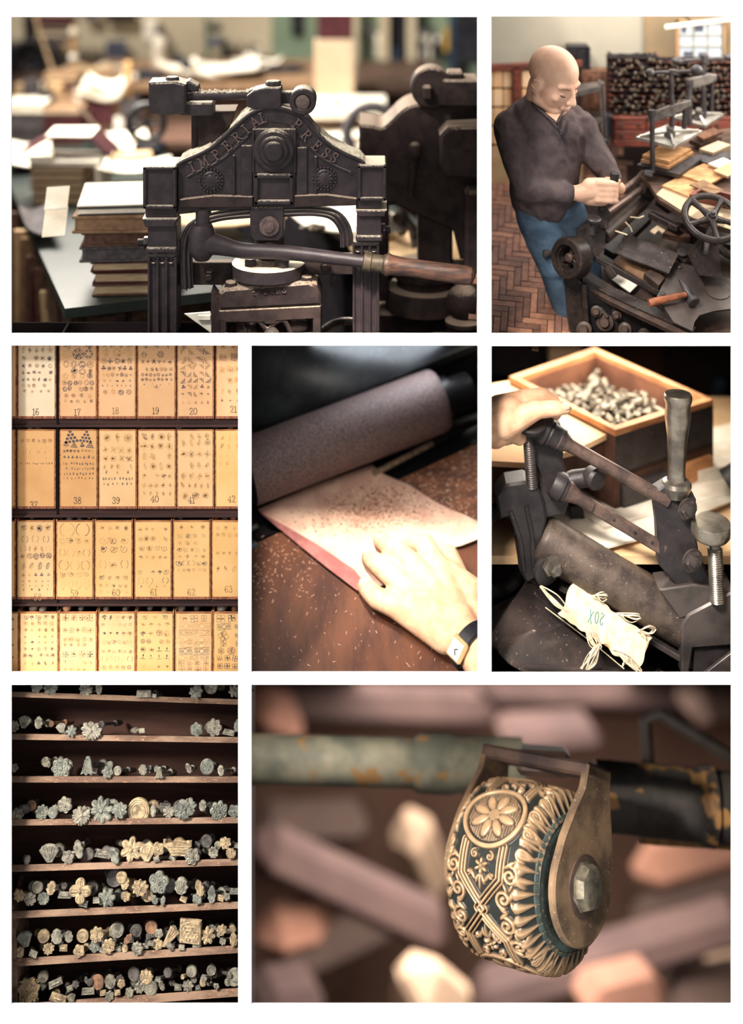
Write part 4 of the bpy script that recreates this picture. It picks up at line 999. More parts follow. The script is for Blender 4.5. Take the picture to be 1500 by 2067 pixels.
# ---- walls
YW = .66
def walls2():
    a, c, b = P(983, 300, YW-.04), P(1298, 300, YW), P(1700, 300, YW-.12)
    def wl(name, p, q, m_):
        m = MB(); pts = [V(p.x, p.y, 1.6), V(q.x, q.y, 1.6), V(q.x, q.y, 2.5), V(p.x, p.y, 2.5)]; n = (q-p).cross(V(0, 0, 1)).normalized(); n = n if n.y > 0 else -n
        m.prism(pts, n*.01); struct(m.build(name, m_))
    wl('wall_back', a, c, M_WALLA); wl('wall_right', c, b, M_WALLB)
    m = MB(); m.cyl(V(c.x, c.y-.004, 1.7), V(c.x, c.y-.004, 2.4), .0022, n=8); struct(m.build('trim_2', M_WALLA))
walls2()
def window2():
    y = YW-.06; f = F(y)
    t = thing('window_1', 'sash window', 'window', f(1411, 118, 0)); struct(t); del t['label'], t['category']
    lit = mat('daylight_pane', srgb(150, 156, 162), rough=.2, emit=((.88, .94, 1, 1), .55))
    x0, y0, x1, y1 = 1371, 48, 1458, 116
    m = MB(); [m.pbox(f, *q, -6, 6, 1) for q in ((x0-7, y0-8, x0, y1+6), (x1, y0-8, x1+7, y1+6), (x0-7, y1, x1+7, y1+7), (x0-7, y0-8, x1+7, y0))]; m.build('window_frame', M_WALLB, t)
    w, h = (x1-x0)/3, (y1-y0)/3
    for i in range(3):
        for j in range(3): m = MB(); m.pbox(f, x0+i*w+1, y0+j*h+1, x0+(i+1)*w-1, y0+(j+1)*h-1, 1, 2.5); m.build('pane', lit, t)
    for i in (1, 2): m = MB(); m.pbox(f, x0+i*w-1.6, y0, x0+i*w+1.6, y1, -3, 3, .5); m.build('glazing_bar', M_WALLA, t)
    for j in (1, 2): m = MB(); m.pbox(f, x0, y0+j*h-1.6, x1, y0+j*h+1.6, -3.2, 3, .5); m.build('glazing_bar', M_WALLA, t)
    # small grey patches laid flat on the panes
    for (a, b, c, d) in ((1376, 52, 1386, 66), (1402, 50, 1420, 64), (1380, 104, 1400, 114), (1410, 106, 1426, 114)):
        m = MB(); m.pbox(f, a, b, c, d, -.2, .8); m.build('pane_patch', M_SLATE, t)
window2()
m = MB(); m.bar(P(1342, 55, YW-.16), P(1490, 37, YW-.2), .02, .010, bev=.002); o = m.build('strip_light', mat('light_fitting', srgb(214, 204, 188), rough=.6, emit=((1, .95, .85, 1), .25))); tag(o, 'long white strip light hanging before the window', 'light')
for _x, _y in ((1400, 48), (1470, 40)): m = MB(); m.cyl(P(_x, _y, YW-.18), P(_x, _y, YW-.18)+V(0, .13, .01), .003, n=8); m.build('wall_bracket', M_STEEL, o)
# ---- cream drawers and panelling on the left wall
def left_cabinet():
    t = thing('drawer_cabinet', 'dark framed cabinet of cream drawers along the left wall behind the man', 'cabinet', P(1030, 290, .52))
    f = F(.54)
    for y0, y1 in ((129, 139),): m = MB(); m.prism([f(980, y0+3, -8), f(1175, y0-6, -8), f(1175, y1-6, -8), f(980, y1+3, -8)], V(0, .03, 0)); m.build('top_rail', M_MAHOG, t)
    for x in (1034, 1148): m = MB(); m.pbox(f, x, 134, x+17, 300, -8, 20, 2); m.build('upright', M_MAHOG, t)
    for x0, n in ((976, 3), (1053, 5)):
        for i in range(n):
            for j in range(4):
                a, b = x0+i*19.5, 142+j*38; m = MB(); m.pbox(f, a+.8, b+1, a+18.7, b+35, 0, 14, 1); m.build('drawer_front', FM_P2[(i+j) % 2], t)
    m = MB(); m.pbox(f, 976, 140, 1175, 420, 12, 30); m.build('back', M_BACK2, t)
    m = MB(); m.pbox(f, 976, 296, 1175, 420, -6, 12); m.build('lower_panel', M_KRAFT, t)
FM_P2 = [mat('cream_drawer', srgb(244, 210, 168), srgb(232, 190, 146), rough=.8, scale=20), mat('peach_drawer', srgb(238, 196, 150), srgb(226, 178, 132), rough=.8, scale=20)]
M_BACK2 = mat('cabinet_dark', srgb(40, 32, 32), rough=.9)
left_cabinet()
def wall_tool_rack():
    y = .58; f = F(y); t = thing('wall_rack', 'small black slotted tool rack fixed high on the wall right of the man', 'rack', f(1170, 146, 0))
    m = MB(); m.pbox(f, 1147, 94, 1165, 148, 0, 40, 1); m.pbox(f, 1186, 95, 1192, 146, 0, 40, 1); m.pbox(f, 1147, 93, 1190, 97, 0, 40, 1); m.pbox(f, 1150, 96, 1190, 146, 34, 40); m.build('case', M_BLACK, t)
    for k in range(7): m = MB(); m.pbox(f, 1165, 101+k*6.6, 1187, 103+k*6.6, 2, 36); m.build('shelf', M_DCLOTH, t)
    for k in range(7): m = MB(); m.pbox(f, 1167, 97.5+k*6.6, 1185, 100+k*6.6, 4, 30, .4); m.build('tool_row', M_GREYC, t)
wall_tool_rack()
def oak_cupboard():
    y = .56; f = F(y); t = thing('oak_cupboard', 'brown panelled oak cupboard behind the grey trolley', 'cupboard', f(1204, 222, 0))
    m = MB(); m.pbox(f, 1150, 144, 1240, 226, 2, 50, 1); m.build('carcass', M_OAK, t)
    for k, (a, b) in enumerate(((1172, 1192), (1193, 1213), (1216, 1236))):
        m = MB(); m.pbox(f, a, 150, b, 218, -2, 4, 1); d = m.build('door', M_OAK, t)
        m = MB(); m.pbox(f, a+4, 156, b-4, 211, -4, 0, 1.5); m.build('panel', M_OAK, d)
oak_cupboard()
pane('leaning_board', 1212, 228, 1243, 275, .53, M_SLATE, 'blue grey board leaning by the mahogany drawers', 'board', .01)
def trolley():
    y = .44; f = F(y); t = thing('metal_trolley', 'grey metal shelf trolley standing right of the man', 'trolley', f(1195, 300, 0))
    for (x0, x1, ya, yb) in ((1208, 1213, 162, 280), (1160, 1164, 170, 285), (1216, 1220, 166, 275)): m = MB(); m.prism([(x0, ya), (x1, ya), (x1+6, yb), (x0+6, yb)], 6, f, .6); m.build('post', M_PRESSG, t)
    for (ya, yb) in ((164, 186), (236, 250)):
        m = MB(); m.prism([P(1158, yb, y-.02), P(1212, yb-12, y-.02), P(1218, ya, y+.05), P(1164, ya+6, y+.05)], V(0, 0, -.008)); m.build('shelf', M_PRESSG, t)
        m = MB(); m.prism([P(1158, yb, y-.022), P(1212, yb-12, y-.022), P(1212, yb-2, y-.022), P(1158, yb+10, y-.022)], V(0, .004, 0)); m.build('shelf_lip', M_PRESSG, t)
trolley()
def crate():
    y = .42; f = F(y); t = thing('wooden_crate', 'small pale wooden crate of scraps at the foot of the trolley', 'crate', f(1195, 288, 0))
    m = MB(); m.pbox(f, 1182, 258, 1208, 288, 0, 26, 1); m.build('box', M_BOARD, t)
    for k in range(6): m = MB(); m.bar(P(1185+k*4, 262, y+.01), P(1184+k*4.4, 252, y+.02), .004, .004); m.build('scrap', M_GREYC, t)
    f = F(.40); t = thing('castor_box', 'dark green metal box on castors beside the wooden crate', 'box', f(1212, 316, 0))
    m = MB(); m.pbox(f, 1199, 282, 1227, 308, 0, 24, 1.5); m.build('box', mat('dark_green_metal', srgb(52, 62, 62), rough=.5), t)
    for x in (1203, 1222): m = MB(); m.cyl(f(x-2, 312, 4), f(x+2, 312, 4), .004, n=10); m.build('castor', M_BLACK, t)
crate()
# ---- the wall of finishing rolls
def roll_rack():
    y = .52; f = F(y)
    t = thing('roll_rack', 'dark rack of many narrow rails holding brass-wheeled finishing rolls', 'rack', f(1352, 240, 30))
    m = MB(); m.pbox(f, 1229, 120, 1500, 244, 26, 30); m.pbox(f, 1228, 113, 1330, 120, 0, 30, 1); m.build('back', M_BACK2, t)
    for r in range(11): m = MB(); m.pbox(f, 1232, 127+r*11.2, 1500, 128.6+r*11.2, 6, 28); m.build('rail', M_MAHOG, t)
    p0 = f(1240, 130, 0); g = thing('finishing_roll', '', 'roll', p0)
    m = MB(); m.lathe(p0, V(0, -1, .25), [(-.022, .0016), (-.017, .0024), (-.004, .002), (0, .0012), (.006, .0012)], 8); m.build('handle', M_BLACK, g)
    m = MB(); m.lathe(p0+V(-.0012, -.008, .001), V(1, 0, 0), [(0, .0032), (.0003, .0039), (.0013, .0039), (.0016, .0032)], 14); m.build('wheel', mat('roll_wheel', srgb(186, 164, 134), srgb(84, 72, 64), rough=.4, metal=.4, scale=300), g)
    m = MB(); m.bar(p0+V(-.0026, -.003, 0), p0+V(-.0026, -.011, .0015), .0008, .004); m.bar(p0+V(.0026, -.003, 0), p0+V(.0026, -.011, .0015), .0008, .004); m.build('fork', M_PRESSD, g)
    note_kids(g); rg = random.Random(9); first = True; n = 0
    for r in range(11):
        c = 0
        x = 1236+rg.uniform(0, 6)
        while x < 1474:
            yy = 126+r*11.2+rg.uniform(-2.2, 2.2); q = f(x, yy, rg.uniform(-8, 4)); lab = f'finishing roll, {ORD[c]} from the left in the {ORD[r]} row of the dark rack'
            if first: o = g; o['label'] = lab; o['group'] = 'finishing rolls in the dark rack'; o.location = q; o['_w'] = tuple(q); first = False
            else: o = dup(g, (0, 0, 0), lab); o.location = q
            o.rotation_euler = (rg.uniform(-.5, .5), rg.uniform(-.3, .3), rg.uniform(-1.1, .9)); s_ = rg.uniform(.75, 1.3); o.scale = (s_, s_, s_)
            x += rg.uniform(7.5, 13.5); c += 1; n += 1
            if c > 26: break
    o = n
    for k in range(14):        # loose tools lying on top
        a = P(1236+k*6.5+rg.uniform(-3, 3), 111+rg.uniform(-1, 1), y+.01); m = MB(); m.tube([a, a+V(rg.uniform(-.03, .03), rg.uniform(-.01, .02), rg.uniform(.0, .006))], .0022, 6)
        tag(m.build('tool_stick', M_DCLOTH), f'dark tool lying on top of the roll rack, {ORD[k]} from the left', 'tool', 'tools on top of the roll rack')
roll_rack()
def mahogany_drawers():
    y = .50; f = F(y); t = thing('drawer_chest', 'long mahogany drawer chest with brass handles under the roll rack', 'chest', f(1360, 292, 20))
    m = MB(); m.pbox(f, 1239, 240, 1500, 292, 2, 40, 1); m.pbox(f, 1236, 236, 1500, 241, -3, 42, 1); m.build('carcass', M_MAHOG, t)
    for j in range(2):
        for i in range(4):
            a = 1242+i*64; m = MB(); m.pbox(f, a, 243+j*21, a+61, 261+j*21, -2, 3, 1); d = m.build('drawer', M_MAHOG, t)
            for q in (12, 47): m = MB(); m.pbox(f, a+q-4, 249+j*21, a+q+4, 254+j*21, -3.5, -1.5, .5); m.torus(f(a+q, 253+j*21, -4), V(0, -1, 0), .003, .0006, 12, 5); m.build('handle', M_FERR, d)
    m = MB(); m.pbox(f, 1239, 283, 1500, 296, -2, 4, 1); m.build('plinth', M_MAHOG, t)
mahogany_drawers()
# ---- the standing presses
def nipping_press(front, label):
    t = None
    if front:
        y = .26; f = F(y); s = S(y); t = thing('nipping_press', label, 'press', f(1352, 345, 0)); M1, M2_ = M_PRESSD, M_PRESSG
        post = [(1310, 222, 1320, 345, -14), (1381, 206, 1391, 270, 24)]; screw = (1355, 145, 260); bar = ((1311, 146), (1408, 144)); balls = ((1311, 146, 9.5, 9), (1408, 143, 13, 12)); bridge = [(1306, 236), (1313, 228), (1352, 212), (1362, 210), (1394, 202), (1396, 212), (1364, 228), (1356, 234), (1318, 246), (1308, 246)]
        pln = [(1284, 276), (1361, 296), (1418, 263), (1345, 252)]; hub = (1358, 140, 151)
    else:
        y = .38; f = F(y); s = S(y); t = thing('nipping_press', label, 'press', f(1425, 262, 0)); M1, M2_ = M_PRESSD, M_PRESSG
        post = [(1385, 160, 1396, 250, -10), (1436, 155, 1444, 240, 14)]; screw = (1420, 120, 238); bar = ((1366, 122), (1472, 118)); balls = ((1366, 122, 12, 8), (1472, 116, 10, 8)); bridge = [(1384, 164), (1390, 158), (1418, 152), (1428, 148), (1446, 150), (1446, 162), (1428, 170), (1400, 178), (1386, 176)]
        pln = [(1358, 236), (1424, 254), (1462, 230), (1392, 222)]; hub = (1422, 110, 127)
    m = MB(); m.cyl(f(screw[0], screw[1], 0), f(screw[0]+2, screw[2], 0), 5*s, n=16); m.build('screw', M1, t)
    m = MB(); m.tube([f(*bar[0], -6), f(*bar[1], 6)], 3.6*s, 10); m.cyl(f(hub[0], hub[1], 0), f(hub[0], hub[2], 0), 8*s, n=16, bev=.001); m.build('cross_handle', M1, t)
    for bx, by, rx, ry in balls: m = MB(); m.sph(f(bx, by, -6 if bx < hub[0] else 6), (rx*s, rx*s, ry*s), n=20, m=12); m.build('handle_ball', M1, t)
    m = MB(); m.prism(bridge, 12, f, 1.5, w0=-6); m.build('bridge', M2_, t)
    for x0, ya, x1, yb, w in post:
        m = MB(); m.cyl(f((x0+x1)/2, ya, w*.5), f((x0+x1)/2, yb, w), (x1-x0)/2*s, n=14); m.cyl(f((x0+x1)/2, ya-2, w*.5), f((x0+x1)/2, ya+12, w*.5), 8*s, n=14, bev=.001); m.build('pillar', M1, t)
    rk = rake(f(pln[0][0], pln[0][1], 0)); m = MB(); q = [rk(*p) for p in pln]; m.prism(q, N2*-.008); m.build('platen', M_SILVER, t)
    c = sum(q, V(0, 0, 0))/4
    for p in q: m = MB(); m.bar(c+N2*.010, p+(c-p)*.12+N2*.001, .004, .006, N2); m.build('platen_rib', M_SILVER, t)
    m = MB(); m.lathe(c, N2, [(0, 12*s), (.004, 12*s), (.010, 8*s), (.022, 6*s)], 18); m.build('platen_socket', M2_, t)
    if front:
        m = MB(); q2 = [rk(1286, 332, -.05), rk(1372, 352, -.05), rk(1416, 320, -.05), rk(1334, 304, -.05)]; m.prism(q2, N2*-.012); m.build('base_plate', M_PRESSD, t)
        m = MB(); m.sph(f(1306, 344, -16), (12*s, 8*s, 6*s)); m.cyl(f(1296, 346, -20), f(1312, 350, -22), 5*s, n=12); m.build('foot_clamp', M_PRESSD, t)
    return t, rk
_, RK = nipping_press(True, 'grey iron nipping press with ball handles in front of the roll rack')
nipping_press(False, 'second nipping press with ball handles, further right and behind')
for k, (pts, lf, th, m_, l) in enumerate((([(1297, 312), (1352, 326), (1396, 300), (1338, 290)], -.030, .008, M_BOARD, 'upper pale wooden board under the press platen'), ([(1294, 322), (1350, 337), (1400, 306), (1336, 296)], -.040, .008, M_BOARD, 'lower pale wooden board under the press platen'))):
    pl2('pressing_board', pts, th, RK, m_, None, lf, l, 'board')
# ---- benches on the right with boards, trays and papers
TB = rake(P(1476, 400, .20)-N2*.0)
t = thing('side_bench', 'brown bench along the right side carrying the presses, boards and trays', 'bench', TB(1420, 380, -.03))
pl2('bench_top', [(1286, 352), (1312, 372), (1330, 402), (1400, 445), (1500, 470), (1500, 255), (1380, 270)], .012, TB, M_WOODD, t)
pl2('white_top', [(1325, 392), (1345, 372), (1420, 398), (1500, 425), (1500, 470), (1400, 440)], .002, TB, M_CREAMB, t, .0025)
for k, (pts, lf, th, m_, l, n_, c_) in enumerate((
    ([(1336, 374), (1380, 352), (1440, 372), (1395, 398)], .008, .005, M_BOARD, 'tan board lying at the front of the right bench', 'pressing_board', 'board'),
    ([(1372, 352), (1420, 330), (1478, 346), (1432, 372)], .014, .006, M_BOARD, 'pale board behind the tan board on the right bench', 'pressing_board', 'board'),
    ([(1392, 372), (1420, 362), (1462, 384), (1440, 392)], .020, .004, M_TAN, 'brown board lying across the tan board', 'pressing_board', 'board'),
    ([(1396, 318), (1440, 300), (1490, 312), (1440, 334)], .012, .012, M_PRESSD, 'dark block on the right bench beside the press base', 'iron_block', 'block'),
    ([(1392, 282), (1436, 268), (1458, 276), (1416, 292)], .020, .012, M_WOODD, 'brown board stack behind the front press', 'board_stack', 'board'),
    ([(1400, 270), (1440, 258), (1460, 266), (1420, 280)], .034, .006, M_OAK, 'uppermost brown board behind the front press', 'board_stack', 'board'),
    ([(1412, 300), (1450, 284), (1476, 292), (1440, 308)], .020, .014, M_CREAMB, 'pale box among the boards at the right edge', 'paper_box', 'box'),
    ([(1430, 330), (1460, 318), (1490, 330), (1460, 342)], .022, .006, M_PAPER, 'small white papers on the right bench edge', 'paper_stack', 'paper'),
    ([(1440, 344), (1476, 326), (1492, 340), (1470, 356)], .024, .006, M_KRAFT, 'kraft papers at the right edge of the bench', 'paper_stack', 'paper'))):
    pl2(n_, pts, th, TB, m_, None, lf, l, c_)
t = thing('wooden_tray', 'red brown wooden tray behind the handwheel at the right edge', 'tray', TB(1440, 400))
for q in ([(1392, 392), (1398, 387), (1490, 410), (1490, 416)], [(1398, 387), (1416, 378), (1420, 381), (1402, 390)], [(1416, 378), (1422, 376), (1490, 392), (1490, 397)]): pl2('tray_side', q, .016, TB, M_MAHOG, t, .02)
# ---- the bookbinder
def man():
    y = .18; t = thing('person', 'bald man in dark top and blue jeans gripping the lever of the black machine', 'person', P(1130, 684, y))
    h = lambda x, yy, w=0: P(x, yy, y+w*.001)
    Hc = h(1119, 159, -36); fw = V(.60, -.64, -.36).normalized(); hu = V(.22, -.26, .92); hu = (hu-fw*hu.dot(fw)).normalized(); sd = fw.cross(hu).normalized()   # sd: his left... right side of the frame
    def hp(a, b, c): return Hc+fw*a+hu*b+sd*c
    MH = Matrix((fw, sd, hu)).transposed(); m = MB()
    m.sph(hp(-.008, .016, 0), (.058, .0475, .051), MH, 28, 18); m.sph(hp(.010, -.012, 0), (.046, .040, .056), MH, 24, 16)
    m.sph(hp(.030, -.052, 0), (.022, .024, .018), MH); m.capsule(hp(-.004, -.042, .03), hp(.026, -.054, .012), .015, .013); m.capsule(hp(-.004, -.042, -.03), hp(.026, -.054, -.012), .015, .013)
    m.capsule(hp(.050, .002, 0), hp(.0645, -.023, 0), .0052, .0072); m.sph(hp(.058, -.0265, .0065), .0048); m.sph(hp(.058, -.0265, -.0065), .0048)
    for s_ in (-1, 1):
        m.capsule(hp(.0475, .007, s_*.006), hp(.041, .0075, s_*.029), .0068, .0058); m.sph(hp(.036, -.020, s_*.026), (.011, .010, .011), MH)
        m.sph(hp(-.004, -.010, s_*.0475), (.0135, .0062, .0200), MH @ Matrix.Rotation(.15, 3, 'Y')); m.sph(hp(-.002, -.026, s_*.046), (.006, .004, .007), MH)
    m.capsule(hp(.050, -.039, -.013), hp(.050, -.039, .013), .0045, .0045); m.capsule(hp(.048, -.046, -.010), hp(.048, -.046, .010), .005, .005); m.capsule(hp(.053, -.041, -.004), hp(.053, -.041, .004), .004, .004)
    m.capsule(hp(-.02, -.03, 0), h(1092, 236, 10), .034, .042, 18); m.capsule(hp(-.005, -.04, 0), h(1112, 232, -4), .03, .034, 18)
    m.capsule(h(1092, 236, 10), h(1090, 330, 20), .045, .06)
    # right forearm and hand on the lever, left hand behind (continuous with the body under the clothes)
    sh, el, wr = h(1036, 256, -5), h(1068, 372, -40), h(1148, 389, -48)
    m.capsule(h(1092, 260, 6), sh, .035, .032); m.capsule(sh, el, .030, .026); m.capsule(el, wr, .025, .0155, 16); m.capsule(wr, h(1176, 390, -50), .0155, .017)
    m.capsule(h(1172, 390, -50), h(1206, 382, -48), .019, .022); m.capsule(h(1190, 398, -46), h(1214, 398, -46), .018, .019); m.capsule(h(1190, 374, -52), h(1216, 372, -52), .016, .014)
    for k in range(4):     # fingers wrapped round the grip
        yy = 370+k*11; m.capsule(h(1208, yy, -62), h(1234, yy+1, -64), .0085, .008, 10); m.capsule(h(1234, yy+1, -64), h(1243, yy+3, -48), .008, .007, 10); m.capsule(h(1243, yy+3, -48), h(1232, yy+4, -34), .0072, .006, 10)
    m.capsule(h(1206, 372, -40), h(1232, 364, -34), .0095, .008, 10); m.capsule(h(1232, 364, -34), h(1248, 365, -38), .0075, .0062, 10)
    s2, e2, w2 = h(1172, 262, 10), h(1216, 330, -5), h(1240, 372, -22)
    m.capsule(h(1110, 262, 6), s2, .034, .03); m.capsule(s2, e2, .028, .023); m.capsule(e2, w2, .022, .015); m.capsule(w2, h(1250, 380, -24), .015, .014)
    body = organic(m, 'body', M_SKIN2, t, .0027, 4)
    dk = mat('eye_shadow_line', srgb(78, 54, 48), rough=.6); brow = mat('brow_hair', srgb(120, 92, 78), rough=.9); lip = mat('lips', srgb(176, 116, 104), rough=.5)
    for s_ in (-1, 1):
        m = MB(); m.sph(hp(.0445, -.0070, s_*.0185), (.0058, .0085, .0058), MH, 14, 8); m.build('eyelid', M_SKIN2, t)
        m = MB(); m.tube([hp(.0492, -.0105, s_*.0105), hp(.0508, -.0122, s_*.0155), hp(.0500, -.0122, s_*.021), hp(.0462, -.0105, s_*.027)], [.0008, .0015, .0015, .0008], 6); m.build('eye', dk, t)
        m = MB(); m.tube([hp(.0535, .0035, s_*.008), hp(.0520, .0062, s_*.018), hp(.0462, .0055, s_*.030)], [.0012, .0018, .0009], 6); m.build('eyebrow', brow, t)
        m = MB(); m.torus(hp(-.003, -.007, s_*.0525), sd*s_+fw*.25, .0095, .0015, 16, 6, 0, 5.2); m.build('ear_rim', M_SKIN2, t)
    m = MB(); m.tube([hp(.0525, -.042, -.0125), hp(.0562, -.0425, 0), hp(.0525, -.042, .0125)], [.0008, .0013, .0008], 6); m.build('mouth', lip, t)
    # top
    m = MB()
    m.capsule(h(1040, 258, 0), h(1168, 262, 12), .044, .042, 20); m.capsule(h(1098, 288, 4), h(1100, 330, 6), .068, .068, 22); m.capsule(h(1072, 270, 4), h(1078, 395, 18), .052, .052, 20); m.capsule(h(1134, 280, 4), h(1122, 395, 10), .046, .046, 20)
    m.capsule(h(1098, 330, 6), h(1098, 398, 14), .066, .062, 22)
    m.capsule(h(1034, 258, -4), h(1046, 310, -26), .040, .037, 18); m.capsule(h(1046, 310, -26), h(1068, 374, -42), .037, .034, 18); m.capsule(h(1066, 376, -42), h(1110, 386, -48), .033, .026, 18); m.capsule(h(1110, 386, -48), h(1141, 389, -50), .026, .0225, 18)
    m.capsule(h(1172, 264, 10), h(1196, 304, 2), .036, .032, 18); m.capsule(h(1196, 304, 2), h(1220, 336, -6), .031, .027, 18); m.capsule(h(1220, 336, -6), h(1238, 362, -20), .026, .0205, 18)
    m.capsule(h(1076, 238, -8), h(1130, 260, -12), .046, .048, 18)
    m.capsule(h(1078, 214, 14), h(1050, 240, 8), .030, .034); m.capsule(h(1078, 214, 16), h(1150, 240, 20), .028, .034)
    def crease(co_, n_):
        a_, b_ = mnoise.noise((co_.x*17, co_.y*17, co_.z*11)), mnoise.noise((co_.x*34+co_.z*22+9, co_.y*30, co_.z*20-co_.x*14))
        q = max(-.0012, (.5-abs(a_))*.004-.001+(.3-abs(b_))*.008*max(0, min(1, (abs(a_)+.25)*1.6)))
        return co_+n_*q
    sw = organic(m, 'sweater', M_SWEAT, t, .0036, 4, fn=crease); sw['label'] = 'dark grey brown long-sleeved top'
    # open neck: skin showing inside the V, with a ribbed edge and a placket
    nk = [hp(-.045, -.052, .036), h(1076, 205, -24), h(1094, 222, -62), h(1123, 243, -74), h(1133, 222, -66), h(1146, 206, -36)]
    m = MB(); vs = [h(1082, 208, -16), h(1102, 228, -48), h(1123, 245, -72), h(1132, 228, -60), h(1128, 214, -34)]; m.prism(vs, V(0, .012, 0)); m.build('neckline_skin', M_SKIN2, t)
    m = MB(); pts = curve([tuple(h(1062, 194, 10)), tuple(h(1074, 209, -34)), tuple(h(1098, 229, -60)), tuple(h(1123, 247, -78)), tuple(h(1135, 228, -68)), tuple(h(1144, 212, -34))], 6); m.tube(pts, .0022, 8); o = m.build('neckband', M_SWEAT, t)
    m = MB(); m.tube([h(1123, 246, -78), h(1130, 268, -77), h(1141, 288, -70)], .0018, 6); m.build('placket', M_DCLOTH, t)
    for q in ((1126, 256, -79), (1132, 270, -78)): m = MB(); m.sph(h(*q), .0022, n=8, m=5); m.build('button', M_GREYC, t)
    # jeans
    m = MB(); m.capsule(h(1082, 408, 18), h(1124, 410, 22), .050, .050, 20); m.capsule(h(1086, 430, 16), h(1122, 530, 0), .050, .042, 20); m.capsule(h(1122, 530, 0), h(1152, 640, 40), .040, .032, 18); m.capsule(h(1138, 425, 30), h(1172, 500, 40), .046, .040, 18); m.capsule(h(1172, 500, 40), h(1196, 620, 60), .038, .03, 18)
    j = clip_row(organic(m, 'jeans', M_JEANS, t, .0036, 4, fn=lambda c_, n_: c_+n_*(mnoise.noise((c_.x*34, c_.y*34, c_.z*34))*.003)), 682, False); j['label'] = 'faded blue jeans'
man()
# ---- the rounding and backing machine in front of him
def machine():
    y = .07; t = thing('backing_machine', 'big black iron backing machine filling the lower right, with rollers, pulley and open top', 'machine', P(1300, 683, y))
    B = lambda n, m, mt=M_MACH, par=None: m.build(n, mt, par or t)
    TP = rake(P(1150, 560, .155)); h = lambda x, yy, d: P(x, min(yy, 682), d+.05)
    def top(n, pts, th, mt=M_MACH, lift=0, par=None): m = MB(); m.prism([TP(x, q, lift) for x, q in pts], N2*-th); return m.build(n, mt, par or t)
    # frame: left long beam, front beam, legs
    top('front_beam', [(1140, 520), (1180, 542), (1240, 580), (1310, 612), (1405, 660), (1398, 672), (1300, 628), (1230, 596), (1165, 560), (1132, 534)], .016)
    top('front_beam_edge', [(1168, 560), (1230, 597), (1300, 630), (1396, 674), (1384, 681), (1296, 640), (1226, 606), (1165, 570)], .010, M_MACHB, -.004)
    m = MB(); m.prism([h(1136, 545, .10), h(1176, 570, .09), h(1184, 684, .09), h(1152, 684, .10)], V(0, .03, 0)); B('left_leg', m)
    m = MB(); m.prism([h(1176, 562, .085), h(1400, 676, .05), h(1400, 684, .05), h(1182, 684, .085)], V(0, .02, 0)); B('side_plate', m, M_RAIL)
    for (a, b) in (((1178, 575), (1186, 684)), ((1238, 604), (1244, 684)), ((1310, 640), (1314, 684))): m = MB(); m.bar(h(*a, .075), h(*b, .075), .012, .012, (0, 1, 0), .002); B('frame_upright', m)
    for (cx, cy, r) in ((1180, 664, 16), (1222, 650, 18), (1262, 664, 14), (1300, 672, 12), (1205, 628, 12), (1246, 636, 10)):
        m = MB(); m.lathe(h(cx, cy, .07), V(-.3, -1, .2), [(0, r*.001), (.006, r*.001), (.008, r*.0006), (.016, r*.0005)], 18); B('gear_boss', m, M_MACHB)
    m = MB(); m.bar(h(1212, 622, .065), h(1228, 640, .06), .01, .006, bev=.001); B('lever_bit', m, M_STEEL)
    # pulley at the left
    c = h(1153, 520, .06); ax = V(-.72, -.62, .10).normalized()
    m = MB(); m.lathe(c, ax, [(-.022, .040), (-.018, .043), (.014, .043), (.018, .040), (.018, .028), (.012, .027), (.012, .024), (-.02, .024)], 40); p = B('pulley', m)
    m = MB(); m.lathe(c, ax, [(-.02, .010), (.008, .010), (.012, .006), (.013, 0)], 20); B('pulley_hub', m, M_MACHB, p)
    u, v, _ = frame_axis(ax)
    for k in range(3): a = k*2.094+.4; d = u*math.cos(a)+v*math.sin(a); m = MB(); m.bar(c+d*.008, c+d*.026, .010, .008, ax, .001); B('pulley_spoke', m, M_MACH, p)
    m = MB(); m.lathe(h(1104, 512, .09), V(-1, -.4, .1), [(-.05, .006), (-.004, .006), (-.003, .009), (.006, .009), (.008, .006)], 14); B('shaft_end', m, M_PRESSD)
    m = MB(); m.prism([h(1104, 506, .10), h(1120, 494, .12), h(1160, 530, .10), h(1150, 552, .09), h(1124, 530, .095)], V(.0, .012, .0)); B('shaft_bracket', m)
    # block with the knob
    m = MB(); m.prism([h(1166, 470, .075), h(1190, 452, .09), h(1222, 468, .08), h(1222, 500, .075), h(1206, 520, .07), h(1170, 498, .072)], V(0, .03, 0)); B('side_block', m)
    m = MB(); m.prism([TP(1166, 470, .03), TP(1192, 450, .03), TP(1224, 466, .03), TP(1208, 490, .03)], N2*-.012); B('side_block_top', m, M_PRESSD)
    m = MB(); m.lathe(h(1196, 468, .07), V(.06, -.3, 1), [(-.004, .007), (.022, .006), (.024, .013), (.028, .0155), (.033, .0155), (.035, .013), (.0355, 0)], 28); B('knob', m, M_PRESSD)
    # rollers between the two brackets: from near left to far right
    a, b = h(1218, 478, .10), h(1296, 408, .22); d = (b-a).normalized()
    m = MB(); m.cyl(a, b, .0165, n=28, bev=.002); B('roller', m, M_MACHB)
    a2, b2 = h(1226, 430, .10), h(1298, 378, .21)
    m = MB(); m.cyl(a2, b2, .0075, n=16); m.lathe(b2-(b2-a2).normalized()*.01, (b2-a2), [(0, .012), (.016, .012), (.02, .009)], 18); B('upper_rod', m, M_BRNST)
    a3, b3 = h(1228, 404, .12), h(1308, 346, .24)
    m = MB(); m.cyl(a3, b3, .0068, n=16); m.lathe(b3-(b3-a3).normalized()*.008, (b3-a3), [(0, .011), (.016, .011), (.02, .008)], 18); B('top_rod', m, M_BRNST)
